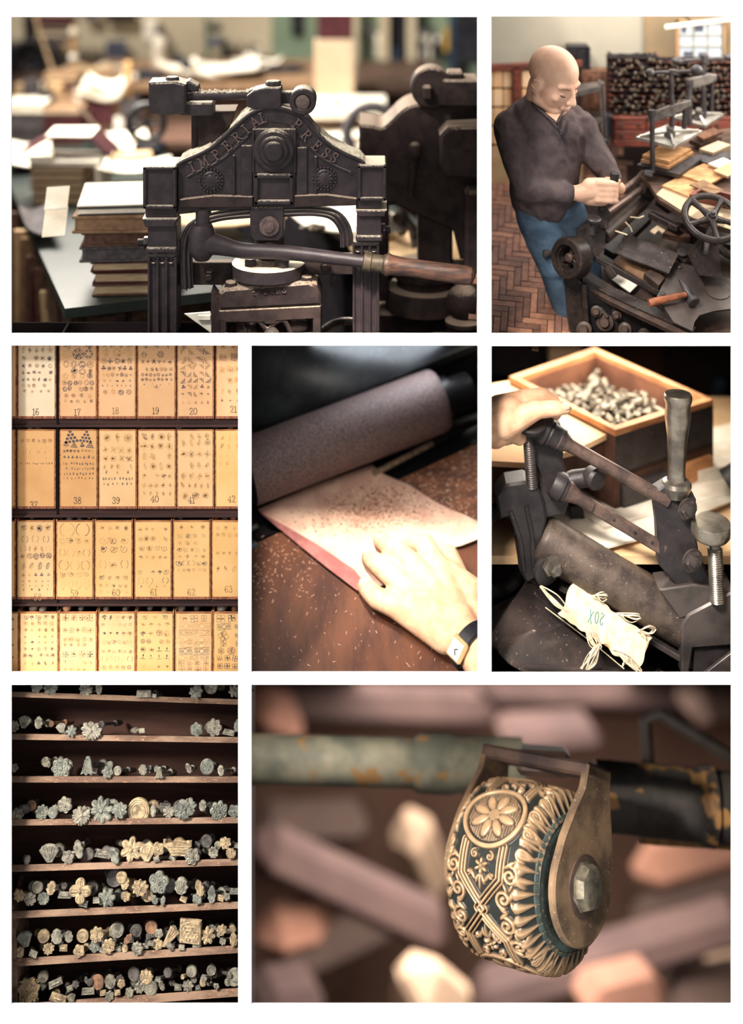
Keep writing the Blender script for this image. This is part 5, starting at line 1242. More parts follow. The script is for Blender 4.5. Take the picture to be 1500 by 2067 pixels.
    m = MB(); m.prism([h(1300, 356, .225), h(1316, 346, .225), h(1326, 362, .225), h(1322, 400, .22), h(1304, 424, .20), h(1292, 398, .215)], V(.004, .025, 0)); B('far_bracket', m)
    m = MB(); m.lathe(h(1324, 384, .235), V(1, -.25, 0), [(0, .026), (.014, .026), (.016, .022)], 28); B('far_pulley', m, M_PRESSG)
    m = MB(); m.lathe(h(1304, 344, .24), V(0, -.2, 1), [(-.02, .006), (0, .006), (.002, .010), (.008, .010)], 16); B('far_knob', m)
    m = MB(); m.prism([h(1206, 424, .095), h(1226, 418, .095), h(1234, 436, .095), h(1226, 462, .09), h(1210, 462, .09)], V(.0, .02, 0)); m.lathe(h(1216, 420, .092), V(-.4, -1, 0), [(0, .009), (.006, .009), (.008, .006)], 6); B('near_bracket', m)
    m = MB(); m.cyl(h(1232, 408, .10), h(1240, 358, .09), .0075, n=14); m.lathe(h(1240, 366, .085), V(.05, -.1, 1), [(0, .0085), (.01, .010), (.018, .0095), (.019, 0)], 20); B('lever_grip', m, M_BLACK)
    # long dark rails running back on the right of the rollers
    m = MB(); m.bar(h(1312, 432, .19), h(1370, 462, .14), .016, .014, bev=.002); m.bar(h(1330, 400, .24), h(1358, 420, .22), .02, .03, bev=.002); B('rear_rail', m)
    top('left_rail', [(1220, 500), (1300, 430), (1316, 438), (1240, 512)], .02, M_MACH, .006)
    # trough contents
    top('brown_tray', [(1240, 530), (1262, 508), (1345, 548), (1318, 580), (1300, 566)], .004, M_BROWNT2, .002)
    top('under_sheet', [(1230, 560), (1262, 545), (1290, 572), (1272, 590)], .003, M_PAPER, -.03)
    top('trough_floor', [(1180, 500), (1300, 420), (1500, 470), (1500, 682), (1400, 682), (1230, 590)], .004, M_MACHB, -.045)
    m = MB(); m.bar(h(1200, 520, .07), h(1330, 592, .06), .012, .012, bev=.002); B('tie_bar', m)
    m = MB(); m.cyl(h(1224, 538, .068), h(1240, 560, .06), .010, n=16, bev=.002); B('tie_boss', m)
    m = MB(); m.prism([TP(x, q, .02) for x, q in [(1300, 552), (1316, 542), (1342, 560), (1330, 576)]], N2*-.02); B('clamp_block', m, M_MACHB)
    # plate under the hammer
    top('steel_plate', [(1326, 598), (1360, 528), (1380, 532), (1476, 562), (1500, 572), (1500, 620), (1440, 628), (1412, 636), (1402, 650), (1398, 668), (1360, 650)], .004, M_PLATE, .012)
    m = MB(); c = TP(1450, 585, .013); m.lathe(c, N2, [(0, .026), (.0012, .026), (.0014, .024)], 36); B('plate_boss', m, M_PLATE)
    for q in ((1338, 594), (1372, 540)): m = MB(); m.lathe(TP(*q, .012), N2, [(0, .005), (.003, .005), (.004, .003)], 12); B('plate_bolt', m, M_PRESSD)
    m = MB(); m.lathe(TP(1377, 512, .02), N2, [(-.02, .008), (0, .008), (.001, .011), (.005, .011), (.006, .006)], 16); B('stud', m, M_PRESSD)
    top('stud_bridge', [(1362, 516), (1378, 500), (1398, 508), (1382, 530)], .008, M_MACH, .016)
    # handwheel
    c = h(1437, 440, .05); ax = V(.05, -.62, .80).normalized()
    m = MB(); m.torus(c, ax, .056, .0075, 48, 12); hw = B('handwheel_rim', m)
    u, v, _ = frame_axis(ax)
    for k in range(5): a = k*1.2566+.3; d = u*math.cos(a)+v*math.sin(a); m = MB(); m.tube([c+d*.008, c+d*.03, c+d*.056], [.0085, .0055, .0085], 10); B('handwheel_spoke', m, M_MACH, hw)
    m = MB(); m.lathe(c, ax, [(-.012, .013), (.006, .013), (.008, .011)], 20); hexnut(m, c+ax*.008, ax, .0095, .008); m.lathe(c+ax*.015, ax, [(0, .005), (.006, .005), (.007, .003)], 12); B('handwheel_hub', m, M_PRESSD, hw)
    m = MB(); m.cyl(c-ax*.01, h(1424, 512, .05), .0065, n=14); B('handwheel_shaft', m, M_STEEL)
    m = MB(); m.prism([h(1392, 520, .055), h(1420, 486, .06), h(1452, 500, .06), h(1456, 560, .05), h(1412, 556, .05)], V(.0, .03, 0)); m.prism([TP(1392, 520, .05), TP(1420, 488, .05), TP(1456, 500, .05), TP(1430, 534, .05)], N2*-.01); B('shaft_block', m)
    m = MB(); m.torus(c+V(.06, .05, -.05), V(.2, -.7, .6), .05, .009, 36, 10); B('rear_wheel', m)
    top('far_side', [(1352, 470), (1500, 500), (1500, 470), (1360, 448)], .02, M_MACH, .01)
    return TP
M_BROWNT2 = mat('brown_hide', srgb(136, 104, 78), srgb(104, 78, 60), rough=.7, scale=30)
TP2 = machine()
m = MB(); g = MB().grid(lambda u, v: TP2(1262+108*u-20*v, 470+40*v+42*u, .034+.006*mnoise.noise((u*3, v*3, 2))), 16, 10); m.add(g.v, g.f); m.add([p-N2*.003 for p in g.v], g.f); tag(m.build('leather_scrap', M_BLANK2 if False else mat('leather_scrap', srgb(72, 62, 58), srgb(50, 44, 44), rough=.6, bump=.5, bscale=120, speck=srgb(140, 120, 100), sscale=130, samt=.66)), 'dark torn leather piece draped over the middle of the machine', 'leather')
m = MB(); m.prism([TP2(x, y, .045) for x, y in ((1338, 470), (1352, 456), (1388, 462), (1394, 478), (1372, 478))], N2*-.016); tag(m.build('wooden_wedge', M_GRIP), 'old brown wooden wedge beside the handwheel', 'wedge')
m = MB(); m.prism([TP2(x, y, .04) for x, y in ((1312, 466), (1330, 452), (1346, 466), (1340, 472), (1330, 464), (1322, 472))], N2*-.003); tag(m.build('paper_scrap', M_CREAMB), 'cream paper scrap behind the leather piece', 'paper')
for k, pts in enumerate(([(1242, 466), (1254, 470), (1266, 474)], [(1262, 448), (1272, 458), (1276, 468)], [(1272, 438), (1290, 440), (1300, 436)])):
    m = MB(); m.tube([P(x, y, .155+.02*k) for x, y in pts], .0016, 6); tag(m.build('binding_cord', M_STRING2 if False else mat('cord_%d' % 0, srgb(226, 206, 176), rough=.9)), ['nearest', 'middle', 'farthest'][k]+' cream cord looped over the black roller', 'cord', 'cords on the roller')
def hammer():
    t = thing('hammer', 'backing hammer with a brown wooden handle lying on the steel plate', 'hammer', TP2(1370, 600, .012))
    a, b = TP2(1310, 612, .024), TP2(1386, 594, .026); d = (b-a).normalized()
    m = MB(); L = (b-a).length; m.lathe(a, d, [(0, .0075), (.002, .0085), (L*.3, .0085), (L*.7, .0068), (L, .0062)], 14); m.build('handle', M_HAMW, t)
    p, q = TP2(1369, 558, .030), TP2(1402, 612, .026); d = (q-p).normalized(); L = (q-p).length
    m = MB(); m.lathe(p, d, [(0, .0015), (L*.3, .0065), (L*.45, .0085), (L*.62, .0085), (L*.7, .0065), (L*.82, .0072), (L*.86, .0125), (L*.97, .0135), (L, .0115)], 16); m.build('head', M_PRESSD, t)
hammer()
# ================================================================== 3: the numbered tool drawers
spot('fill_drawers', V(-.35, -.7, 1.75), P(255, 1020, .02), 0.2, (1, .85, .66), .4, 45)  # unseen warm spotlight added in front of the drawers
M_INK = [mat('ink_dark', srgb(98, 88, 92), rough=.9, spec=.05), mat('ink_mid', srgb(140, 112, 92), srgb(196, 152, 112), rough=.9, spec=.05, scale=120), mat('ink_faint', srgb(224, 176, 122), srgb(204, 156, 108), rough=.9, spec=.05, scale=120)]
M_NUM = mat('number_ink', srgb(92, 76, 66), srgb(128, 100, 78), rough=.9, spec=.05, scale=60)
M_NUMF = mat('number_ink_faded', srgb(150, 116, 82), srgb(180, 140, 98), rough=.9, spec=.05, scale=60)
FRONT = {}
def front_mat(key, a, b, st=None):
    if key not in FRONT: FRONT[key] = mat('drawer_front_'+key, srgb(*a), srgb(*b), rough=.85, spec=.1, scale=9, speck=st, sscale=60, samt=.68)
    return FRONT[key]
FM = {'cream': front_mat('cream', (240, 218, 188), (230, 204, 170)), 'peach': front_mat('peach', (232, 186, 142), (224, 174, 128)), 'amber': front_mat('amber', (224, 174, 120), (214, 160, 106)),
      'pale': front_mat('pale', (236, 196, 148), (228, 184, 132)), 'gold': front_mat('gold', (236, 192, 132), (228, 180, 118))}
M_DRWOOD = mat('drawer_wood', srgb(196, 138, 92), srgb(140, 90, 64), rough=.8, spec=.15, scale=25, stretch=(1, 1, 5))
M_DRLIP = mat('drawer_lip', srgb(176, 112, 84), srgb(112, 70, 58), rough=.8, spec=.15, scale=60, stretch=(6, 1, 1))
M_RACK = mat('rack_wood', srgb(74, 52, 48), srgb(52, 38, 38), rough=.8, spec=.15, scale=12, stretch=(.3, 6, 6))
M_BACKD = mat('rack_back', srgb(30, 24, 26), rough=.95, spec=.05)
def ribbon(mb, pts, wt, pl, closed=False):
    n = len(pts); vs = []
    for i in range(n):
        a = pts[(i-1) % n if closed else max(i-1, 0)]; b = pts[(i+1) % n if closed else min(i+1, n-1)]
        L = math.hypot(b[0]-a[0], b[1]-a[1]) or 1; nx, ny = -(b[1]-a[1])/L*wt/2, (b[0]-a[0])/L*wt/2
        vs += [pl(pts[i][0]+nx, pts[i][1]+ny), pl(pts[i][0]-nx, pts[i][1]-ny)]
    fs = [(2*i, 2*i+1, 2*((i+1) % n)+1, 2*((i+1) % n)) for i in range(n if closed else n-1)]
    mb.add(vs, fs)
def blob(mb, cx, cy, rx, ry, a, pl, n=8):
    ca, sa = math.cos(a), math.sin(a)
    mb.add([pl(cx+rx*math.cos(t)*ca-ry*math.sin(t)*sa, cy+rx*math.cos(t)*sa+ry*math.sin(t)*ca) for t in [2*math.pi*k/n for k in range(n)]], [tuple(range(n))])
def oval(cx, cy, rx, ry, a=0, n=14, t0=0, t1=2*math.pi):
    ca, sa = math.cos(a), math.sin(a); q = [t0+(t1-t0)*k/n for k in range(n if abs(t1-t0) > 6.28 else n+1)]
    return [(cx+rx*math.cos(t)*ca-ry*math.sin(t)*sa, cy+rx*math.cos(t)*sa+ry*math.sin(t)*ca) for t in q]
def motif(mb, kind, cx, cy, r, pl, rg):
    w = max(.42, r*.1); A = rg.uniform(0, 6.28)
    _pl, ang, skx, wob = pl, rg.uniform(-.16, .16), rg.uniform(.84, 1.12), rg.uniform(0, 40)
    def pl(x, y):                        # every stamp is struck by hand: a little turned, squeezed and uneven
        dx, dy = (x-cx)*skx, y-cy; x2, y2 = cx+dx*math.cos(ang)-dy*math.sin(ang), cy+dx*math.sin(ang)+dy*math.cos(ang)
        return _pl(x2+.35*mnoise.noise((x*.35+wob, y*.35, 0)), y2+.35*mnoise.noise((x*.35, y*.35+wob, 9)))
    if r > 3.6 and kind in ('ring', 'floret', 'leaf', 'square', 'spray', 'weave', 'scroll') and rg.random() < .75:   # inner sprigs
        for k in range(rg.randint(3, 6)):
            a = rg.uniform(0, 6.28); q = r*rg.uniform(.1, .75); ribbon(mb, oval(cx+q*math.cos(a), cy+q*math.sin(a), r*.26, r*.16, a, 6, 0, rg.choice([3.5, 5])), w, pl)
    if kind == 'ring':
        for q in (1, .62, .3)[:rg.choice([2, 3])]: ribbon(mb, oval(cx, cy, r*q, r*q), w, pl, True)
        for k in range(6): blob(mb, cx+r*.8*math.cos(A+k*1.047), cy+r*.8*math.sin(A+k*1.047), r*.14, r*.14, 0, pl, 5)
    elif kind == 'floret':
        n = rg.choice([4, 5, 6, 8])
        for k in range(n):
            a = A+k*2*math.pi/n; ribbon(mb, oval(cx+r*.58*math.cos(a), cy+r*.58*math.sin(a), r*.42, r*.24, a, 8), w, pl, True)
        blob(mb, cx, cy, r*.2, r*.2, 0, pl)
    elif kind == 'leaf':
        a = -math.pi/2+rg.uniform(-.5, .5); ribbon(mb, oval(cx, cy, r, r*.42, a, 10), w, pl, True); ribbon(mb, [(cx-r*math.cos(a), cy-r*math.sin(a)), (cx+r*math.cos(a), cy+r*math.sin(a))], w, pl)
        for k in (-.4, 0, .4): ribbon(mb, [(cx+r*k*math.cos(a), cy+r*k*math.sin(a)), (cx+r*(k+.25)*math.cos(a)+r*.3*math.sin(a), cy+r*(k+.25)*math.sin(a)-r*.3*math.cos(a))], w*.8, pl)
    elif kind == 'spray':
        for k in range(5):
            a = -math.pi/2+(k-2)*.62; blob(mb, cx+r*.62*math.cos(a), cy+r*.2+r*.62*math.sin(a), r*.34, r*.13, a, pl, 7)
        ribbon(mb, [(cx, cy-r*.2), (cx+r*.1, cy+r)], w, pl)
    elif kind == 'dot': blob(mb, cx, cy, r*.5, r*.75, 0, pl, 7)
    elif kind == 'drop': ribbon(mb, oval(cx, cy, r*.45, r, 0, 9), w*1.4, pl, True); blob(mb, cx, cy+r*.2, r*.2, r*.5, 0, pl, 6)
    elif kind == 'trefoil':
        for k in range(3): blob(mb, cx+r*.5*math.cos(-1.57+k*2.094), cy+r*.5*math.sin(-1.57+k*2.094), r*.38, r*.38, 0, pl)
        ribbon(mb, [(cx, cy), (cx, cy+r)], w*1.5, pl)
    elif kind == 'crescent':
        for sg in (-1, 1): ribbon(mb, oval(cx+sg*r*.15, cy, r*.8, r, 0, 9, 1.57-sg*1.57-1.2, 1.57-sg*1.57+1.2), w*1.2, pl)
    elif kind == 'scroll':
        sg = rg.choice([-1, 1])
        ribbon(mb, [(cx+sg*r*(1-k/16)*math.cos(k*.62), cy+r*(1-k/16)*math.sin(k*.62)) for k in range(14)], w*1.2, pl)
        blob(mb, cx+sg*r*.9, cy-r*.5, r*.3, r*.14, .8*sg, pl, 6)
    elif kind == 'corner':
        sx, sy = rg.choice([-1, 1]), rg.choice([-1, 1])
        for q in (1, .55, .1): ribbon(mb, [(cx-sx*r, cy+sy*r*q), (cx+sx*r*q, cy-sy*r)], w, pl)
        ribbon(mb, [(cx-sx*r, cy+sy*r), (cx-sx*r, cy-sy*r), (cx+sx*r, cy-sy*r)], w*1.4, pl)
        for k in range(3): blob(mb, cx-sx*r*(.6-.3*k), cy-sy*r*(.2+.25*k), r*.16, r*.16, 0, pl, 5)
    elif kind == 'weave':
        for k in range(-2, 3):
            ribbon(mb, [(cx-r, cy+k*r*.4-r*.2), (cx+r, cy+k*r*.4+r*.2)], w*.8, pl); ribbon(mb, [(cx+k*r*.4, cy-r), (cx+k*r*.4, cy+r)], w*.8, pl)
    elif kind == 'pile':
        for k in range(4):
            for j in range(k+1): blob(mb, cx+(j-k/2)*r*.52, cy-r*.75+k*r*.5, r*.23, r*.23, 0, pl, 6)
    elif kind == 'panel':
        W, H = r*1.6, r*.75; ribbon(mb, [(cx-W, cy-H), (cx+W, cy-H), (cx+W, cy+H), (cx-W, cy+H)], w, pl, True); ribbon(mb, oval(cx, cy, r*.55, H*.7), w, pl, True)
        for sx in (-1, 1): ribbon(mb, oval(cx+sx*r*1.05, cy, r*.35, H*.6, .4*sx), w, pl, True); blob(mb, cx+sx*r*1.05, cy, r*.12, r*.2, 0, pl, 6)
    elif kind == 'square':
        a = A if rg.random() < .3 else 0
        ribbon(mb, [(cx+r*1.2*math.cos(a+.785+k*1.571), cy+r*1.2*math.sin(a+.785+k*1.571)) for k in range(4)], w*1.3, pl, True)
        for k in range(4): blob(mb, cx+r*.5*math.cos(a+k*1.571), cy+r*.5*math.sin(a+k*1.571), r*.3, r*.15, a+k*1.571, pl, 6)
        blob(mb, cx, cy, r*.16, r*.16, 0, pl, 6)
    elif kind == 'anchor':
        ribbon(mb, [(cx, cy-r), (cx, cy+r*.6)], w*1.6, pl); ribbon(mb, [(cx-r, cy+r*.6), (cx+r, cy+r*.6)], w*1.6, pl); blob(mb, cx, cy-r*.5, r*.3, r*.3, 0, pl)
    elif kind == 'fleur':
        blob(mb, cx, cy-r*.35, r*.22, r*.65, 0, pl)
        for sg in (-1, 1): ribbon(mb, [(cx+sg*r*.05, cy+r*.3), (cx+sg*r*.5, cy-r*.1), (cx+sg*r*.95, cy+r*.05), (cx+sg*r, cy+r*.3)], w*2, pl)
        blob(mb, cx, cy+r*.6, r*.18, r*.3, 0, pl)
# layout: rows of (share of height, count, radius px, kinds, ink: 0 dark 1 mid 2 faint)
LAY = {
 16: [(.03, 5, 6, 'floret', 1), (.11, 5, 6, 'floret leaf', 1), (.21, 5, 5.5, 'floret', 1), (.31, 5, 5, 'ring floret', 1), (.40, 6, 4.6, 'floret spray', 1), (.49, 6, 4, 'leaf floret', 1), (.57, 6, 3.8, 'ring', 1), (.64, 4, 3.4, 'floret', 2)],
 17: [(.03, 3, 11, 'floret', 1), (.16, 3, 10.5, 'ring', 1), (.29, 4, 8, 'ring', 1), (.38, 4, 6.5, 'ring floret', 1), (.44, 4, 6, 'ring', 1), (.53, 6, 5.2, 'ring', 0), (.61, 6, 4.8, 'ring', 1), (.70, 4, 4.4, 'ring', 1), (.77, 5, 3.2, 'ring', 1)],
 18: [(.03, 4, 8, 'floret leaf', 0), (.14, 3, 9.5, 'ring', 2), (.25, 5, 7, 'ring floret', 1), (.34, 6, 5.2, 'trefoil floret', 0), (.43, 7, 4, 'spray ring', 1), (.51, 5, 4, 'spray', 1), (.57, 7, 2.6, 'dot trefoil', 1), (.65, 4, 5, 'ring', 1)],
 19: [(.03, 3, 9, 'spray leaf', 0), (.16, 4, 6.5, 'ring floret', 1), (.26, 6, 5, 'spray floret', 1), (.36, 7, 4, 'leaf square', 1), (.43, 8, 3.2, 'floret ring', 0), (.49, 8, 2.8, 'ring', 0), (.55, 4, 2, 'dot', 1), (.58, 1, 6, 'fleur', 0)],
 20: [(.03, 4, 6.5, 'corner', 0), (.12, 4, 6.5, 'corner', 1), (.24, 4, 7, 'corner', 1), (.33, 5, 5, 'corner', 1), (.42, 5, 5, 'corner', 1), (.5, 5, 5, 'corner', 0), (.58, 5, 4.6, 'trefoil corner', 0), (.68, 5, 4.2, 'spray corner', 0), (.79, 5, 4.2, 'trefoil', 1)],
 21: [(.05, 3, 9, 'floret', 2), (.2, 3, 8, 'weave', 1), (.36, 4, 6.5, 'weave', 2), (.5, 4, 6, 'weave', 2), (.64, 4, 6, 'leaf', 2), (.76, 4, 3, 'floret', 1)],
 37: [(.13, 6, 4, 'weave floret', 2), (.22, 7, 2.4, 'dot', 2), (.27, 6, 4.2, 'trefoil crescent', 2), (.34, 8, 1.4, 'dot', 2), (.42, 16, 1.7, 'dot drop', 0)],
 38: [(.08, 2, 13, 'pile', 0), (.18, 4, 7, 'pile trefoil', 0), (.26, 9, 3.6, 'floret', 1), (.34, 8, 3.6, 'trefoil', 0), (.42, 12, 3, 'drop', 0), (.485, 12, 2.6, 'drop trefoil', 1), (.55, 10, 2.6, 'drop', 0), (.605, 9, 2.4, 'dot', 0)],
 39: [(.09, 3, 10, 'leaf floret', 2), (.25, 4, 8, 'floret', 2), (.36, 4, 7, 'floret', 2), (.46, 5, 5, 'leaf', 2), (.53, 3, 3.4, 'drop', 0), (.61, 11, 2.8, 'drop', 0), (.68, 7, 2.6, 'drop', 0)],
 40: [(.08, 4, 8, 'leaf floret', 2), (.2, 4, 8, 'floret', 2), (.33, 4, 7.5, 'leaf', 2), (.45, 4, 7, 'floret leaf', 2), (.58, 5, 6, 'spray', 2), (.7, 5, 5.5, 'floret', 2), (.8, 5, 4, 'leaf', 2)],
 41: [(.08, 4, 8, 'leaf', 2), (.16, 4, 8, 'floret leaf', 2), (.3, 4, 7.5, 'floret', 2), (.44, 4, 8, 'leaf', 2), (.58, 4, 7, 'leaf', 2), (.7, 5, 6, 'leaf', 2), (.83, 3, 7, 'floret', 2)],
 42: [(.1, 4, 5, 'leaf', 2), (.2, 4, 5, 'leaf', 2), (.33, 5, 2.2, 'dot drop', 1), (.42, 5, 3, 'leaf', 2), (.55, 6, 2.4, 'drop', 2)],
 58: [(.08, 4, 7, 'floret scroll', 1), (.22, 3, 7.5, 'crescent', 1), (.35, 5, 5.5, 'crescent leaf', 1), (.44, 5, 6, 'ring floret', 1), (.57, 4, 8, 'fleur leaf', 0), (.68, 5, 4, 'trefoil', 1), (.76, 5, 2.6, 'dot trefoil', 1), (.82, 5, 2.2, 'dot', 0), (.87, 4, 3, 'trefoil', 0)],
 59: [(.1, 2, 14, 'crescent', 2), (.24, 4, 7, 'scroll', 2), (.4, 4, 8, 'scroll crescent', 1), (.56, 3, 10, 'crescent', 1), (.68, 4, 6, 'scroll', 1), (.8, 4, 6, 'crescent', 2), (.86, 4, 3, 'scroll', 2)],
 60: [(.08, 4, 5, 'floret', 2), (.24, 3, 9, 'scroll', 2), (.35, 3, 8, 'scroll', 1), (.55, 3, 9, 'crescent scroll', 2), (.72, 4, 5, 'scroll spray', 1), (.82, 5, 4, 'scroll', 1), (.9, 5, 3.5, 'scroll', 2)],
 61: [(.1, 5, 5, 'spray', 2), (.22, 5, 6, 'leaf floret', 2), (.34, 4, 6, 'scroll', 1), (.46, 5, 5, 'spray', 2), (.65, 5, 6, 'scroll spray', 1), (.76, 4, 7, 'crescent', 1), (.83, 4, 3, 'dot', 2)],
 62: [(.07, 3, 5, 'spray', 2), (.18, 4, 5, 'scroll', 1), (.27, 4, 5, 'scroll', 2), (.36, 5, 4.6, 'scroll', 1), (.45, 4, 5, 'spray', 2), (.53, 5, 6, 'scroll crescent', 1), (.62, 6, 4, 'scroll', 1)],
 63: [(.08, 4, 5, 'scroll', 2), (.17, 5, 4, 'ring', 2), (.4, 5, 4, 'floret', 2), (.6, 4, 6, 'leaf', 2)],
 'a': [(.1, 5, 4, 'trefoil', 0), (.25, 5, 3, 'dot', 0), (.5, 5, 3, 'trefoil', 0), (.7, 5, 3, 'dot', 0)],
 'b': [(.06, 5, 6, 'spray scroll', 0), (.16, 5, 4, 'weave', 2), (.27, 5, 4, 'floret', 1), (.37, 5, 3, 'dot trefoil', 1), (.47, 5, 4, 'spray', 1), (.57, 5, 4.4, 'floret scroll', 0), (.67, 6, 5, 'floret', 0), (.8, 5, 4, 'leaf trefoil', 0)],
 'c': [(.07, 4, 8, 'square', 1), (.27, 5, 6, 'square floret', 1), (.42, 5, 5, 'weave', 2), (.5, 5, 5, 'floret', 1), (.66, 4, 7, 'square', 1), (.78, 5, 5, 'scroll', 1), (.9, 5, 5, 'square', 2)],
 'd': [(.06, 5, 6, 'spray leaf', 1), (.18, 6, 4, 'scroll', 1), (.32, 5, 5, 'spray', 1), (.46, 6, 5, 'scroll', 1), (.61, 6, 4, 'trefoil scroll', 0), (.73, 5, 5, 'crescent', 1), (.86, 5, 4, 'ring', 1)],
 'e': [(.06, 3, 6, 'scroll', 1), (.18, 4, 6, 'spray', 1), (.32, 4, 7, 'ring spray', 1), (.45, 5, 5, 'ring', 1), (.58, 4, 6, 'floret anchor', 0), (.7, 4, 6, 'anchor', 0), (.85, 4, 3, 'floret', 2)],
 'f': [(.08, 3, 8, 'square', 1), (.2, 2, 13, 'panel', 2), (.31, 3, 8, 'panel', 1), (.42, 2, 13, 'panel', 1), (.51, 2, 13, 'panel', 2), (.61, 2, 12, 'panel', 1), (.71, 3, 7.5, 'panel', 1), (.8, 4, 6, 'square', 1), (.9, 4, 6, 'square', 1)],
 'g': [(.08, 3, 8, 'square', 0), (.22, 2, 11, 'panel', 0), (.36, 2, 10, 'panel square', 0), (.48, 2, 8, 'square', 0), (.6, 3, 8, 'ring', 1), (.72, 4, 6, 'square', 0), (.85, 4, 6, 'square', 0)],
}
LOOKS = {16: 'palest front of all, pale florets', 17: 'covered with ringed circles', 18: 'torn reddish patch at its lower left', 19: 'blossoms above small circles and a dark fleuron', 20: 'triangular corner ornaments', 21: 'cut by the right edge, woven squares',
 37: 'mostly bare amber front with tiny dots', 38: 'two dark triangles of dots on top', 39: 'faint florals over dark almond shapes', 40: 'faint leafy florets all over', 41: 'faint outlined leaves all over', 42: 'cut by the right edge in the second row, faint leaves',
 58: 'fleur-de-lis and pairs of crescents', 59: 'large faint crescents and scrolls', 60: 'faint double scrolls', 61: 'sprays, scrolls and crescents', 62: 'rows of small paired scrolls above a bare foot', 63: 'nearly bare, cut by the right edge in the third row'}
def drawer(key, x0, x1, y0, y1, fm, num=None, numx=None, numy=None, faded=False):
    yb = .022; f = F(yb); s = S(yb); rg = random.Random(hash(str(key)) % 999 if False else sum(map(ord, str(key)))*7)
    where = {'a': 'cut by the left edge', 'b': 'left end of it', 'c': 'second full one', 'd': 'third full one', 'e': 'fourth full one with circles and anchors', 'f': 'fifth full one with framed panels', 'g': 'cut by the right edge, square stamps'}
    t = thing('stamp_box', f'tall narrow box numbered {num}, {LOOKS[num]}' if num else f'unnumbered stamped box in the bottom row, {where.get(key, "")}' if key in where else {'x16': 'sliver of a box at the left edge of the top row', 'x37': 'sliver of an amber box at the left edge of the second row', 'x58': 'sliver of a yellow box at the left edge of the third row'}[key], 'box', f((x0+x1)/2, y1, 40), 'stamped tool boxes in the rack')
    m = MB(); m.pbox(f, x0+2.4, y0, x1-2.4, y1-5, 0, 5, .6); m.build('drawer_front', fm, t)
    for a, b in ((x0, x0+2.2), (x1-2.2, x1)):
        m = MB(); m.pbox(f, a, y0-(4 if y0 > 1000 else 0), b, y1, 1, 95, .4); o = m.build('side_board', M_DRWOOD, t); y0 > 700 or clip_row(o, 687)
    m = MB(); m.pbox(f, x0+2.4, y1-5, x1-2.4, y1, 0, 95, .5); m.build('bottom_board', M_DRLIP, t)
    m = MB(); m.pbox(f, x0+2.4, y0-1.2, x1-2.4, y0+.6, -.4, 5.5, .4); m.build('top_edge', M_DRWOOD, t)
    if key in LAY:
        mbs = [MB(), MB(), MB()]; pl = lambda x, y: f(x, y, -.25); H = y1-y0; Wd = x1-x0
        if y1-y0 > 155 and y0 < 800: pass
        for (q, n, r, kinds, ink) in LAY[key]:
            ks = kinds.split(); tot = max(Wd, 74)-12
            for i in range(n):
                if rg.random() < .06 and n > 3: continue
                k = rg.choice(ks); rr_ = min(r, tot/n/2*(.62 if k == 'panel' else .95)); x = x0+6+tot*(i+.5)/n+rg.uniform(-1, 1); y = y0+H*q+rg.uniform(-1, 1)
                ii = min(2, max(0, ink+rg.choice([0, 0, 0, 1, -1] if ink == 1 else [0, 0, 0, 1] if ink == 0 else [0, 0, 0, 0, -1])))
                if x > x1-3: continue
                motif(mbs[ii], k, x, y, min(rr_*rg.uniform(.82, 1.05), x1-x-1), pl, rg)
        for i, m in enumerate(mbs):
            if m.v: stuff(m.build('stamp_print', M_INK[i], t))
    if num:
        m = MB(); h = 13; cx = numx; w = sum(GLYPH[c][0] for c in str(num))*h*.92+1; x = cx-w/2
        for c in str(num):
            strokes(m, c, lambda u, v: f(x+u*h*.92, numy+h/2-v*h, -.1), 1.25*s, .2*s, (0, -1, 0)); x += GLYPH[c][0]*h*.92+1.2
        m.build('number', M_NUMF if faded else M_NUM, t)
    return t
ROW1 = [('x16', 8, 33, 'peach', None, 0), (16, 35, 113, 'cream', 72, 831), (17, 119, 196, 'peach', 156, 832), (18, 197.5, 275, 'peach', 233, 829), (19, 277, 355, 'peach', 314, 829), (20, 357, 432, 'peach', 390, 830), (21, 435, 488, 'peach', 471, 826)]
for k, x0, x1, m_, nx, ny in ROW1: drawer(k, x0, x1, 690, 845.5, FM[m_], k if nx else None, nx, ny, k == 18)
ROW2 = [('x37', 6, 31, 'amber', None, 0), (37, 34, 112, 'amber', 68, 1019), (38, 120, 197, 'amber', 156, 1010), (39, 199, 276, 'pale', 234, 1010), (40, 278, 355.5, 'pale', 312, 1007), (41, 357, 432, 'pale', 386, 1009), (42, 434, 488, 'gold', 467, 1007)]
for k, x0, x1, m_, nx, ny in ROW2: drawer(k, x0, x1, 869, 1027.5, FM[m_], k if nx else None, nx, ny)
ROW3 = [('x58', 5, 31, 'gold', None, 0), (58, 34, 110, 'pale', 76, 1205), (59, 113, 189, 'gold', 150, 1198), (60, 191, 268, 'gold', 234, 1196), (61, 271, 347, 'gold', 310, 1195), (62, 349, 425, 'gold', 386, 1195), (63, 427, 488, 'gold', 461, 1189)]
for k, x0, x1, m_, nx, ny in ROW3: drawer(k, x0, x1, 1053, 1210, FM[m_], k if nx else None, nx, ny, True)
ROW4 = [('a', 2, 37, 'pale'), ('b', 39, 118, 'pale'), ('c', 119, 196, 'pale'), ('d', 198, 274, 'pale'), ('e', 275, 351, 'gold'), ('f', 353, 429, 'pale'), ('g', 430, 488, 'gold')]
for k, x0, x1, m_ in ROW4: drawer(k, x0, x1, 1238, 1364, FM[m_])
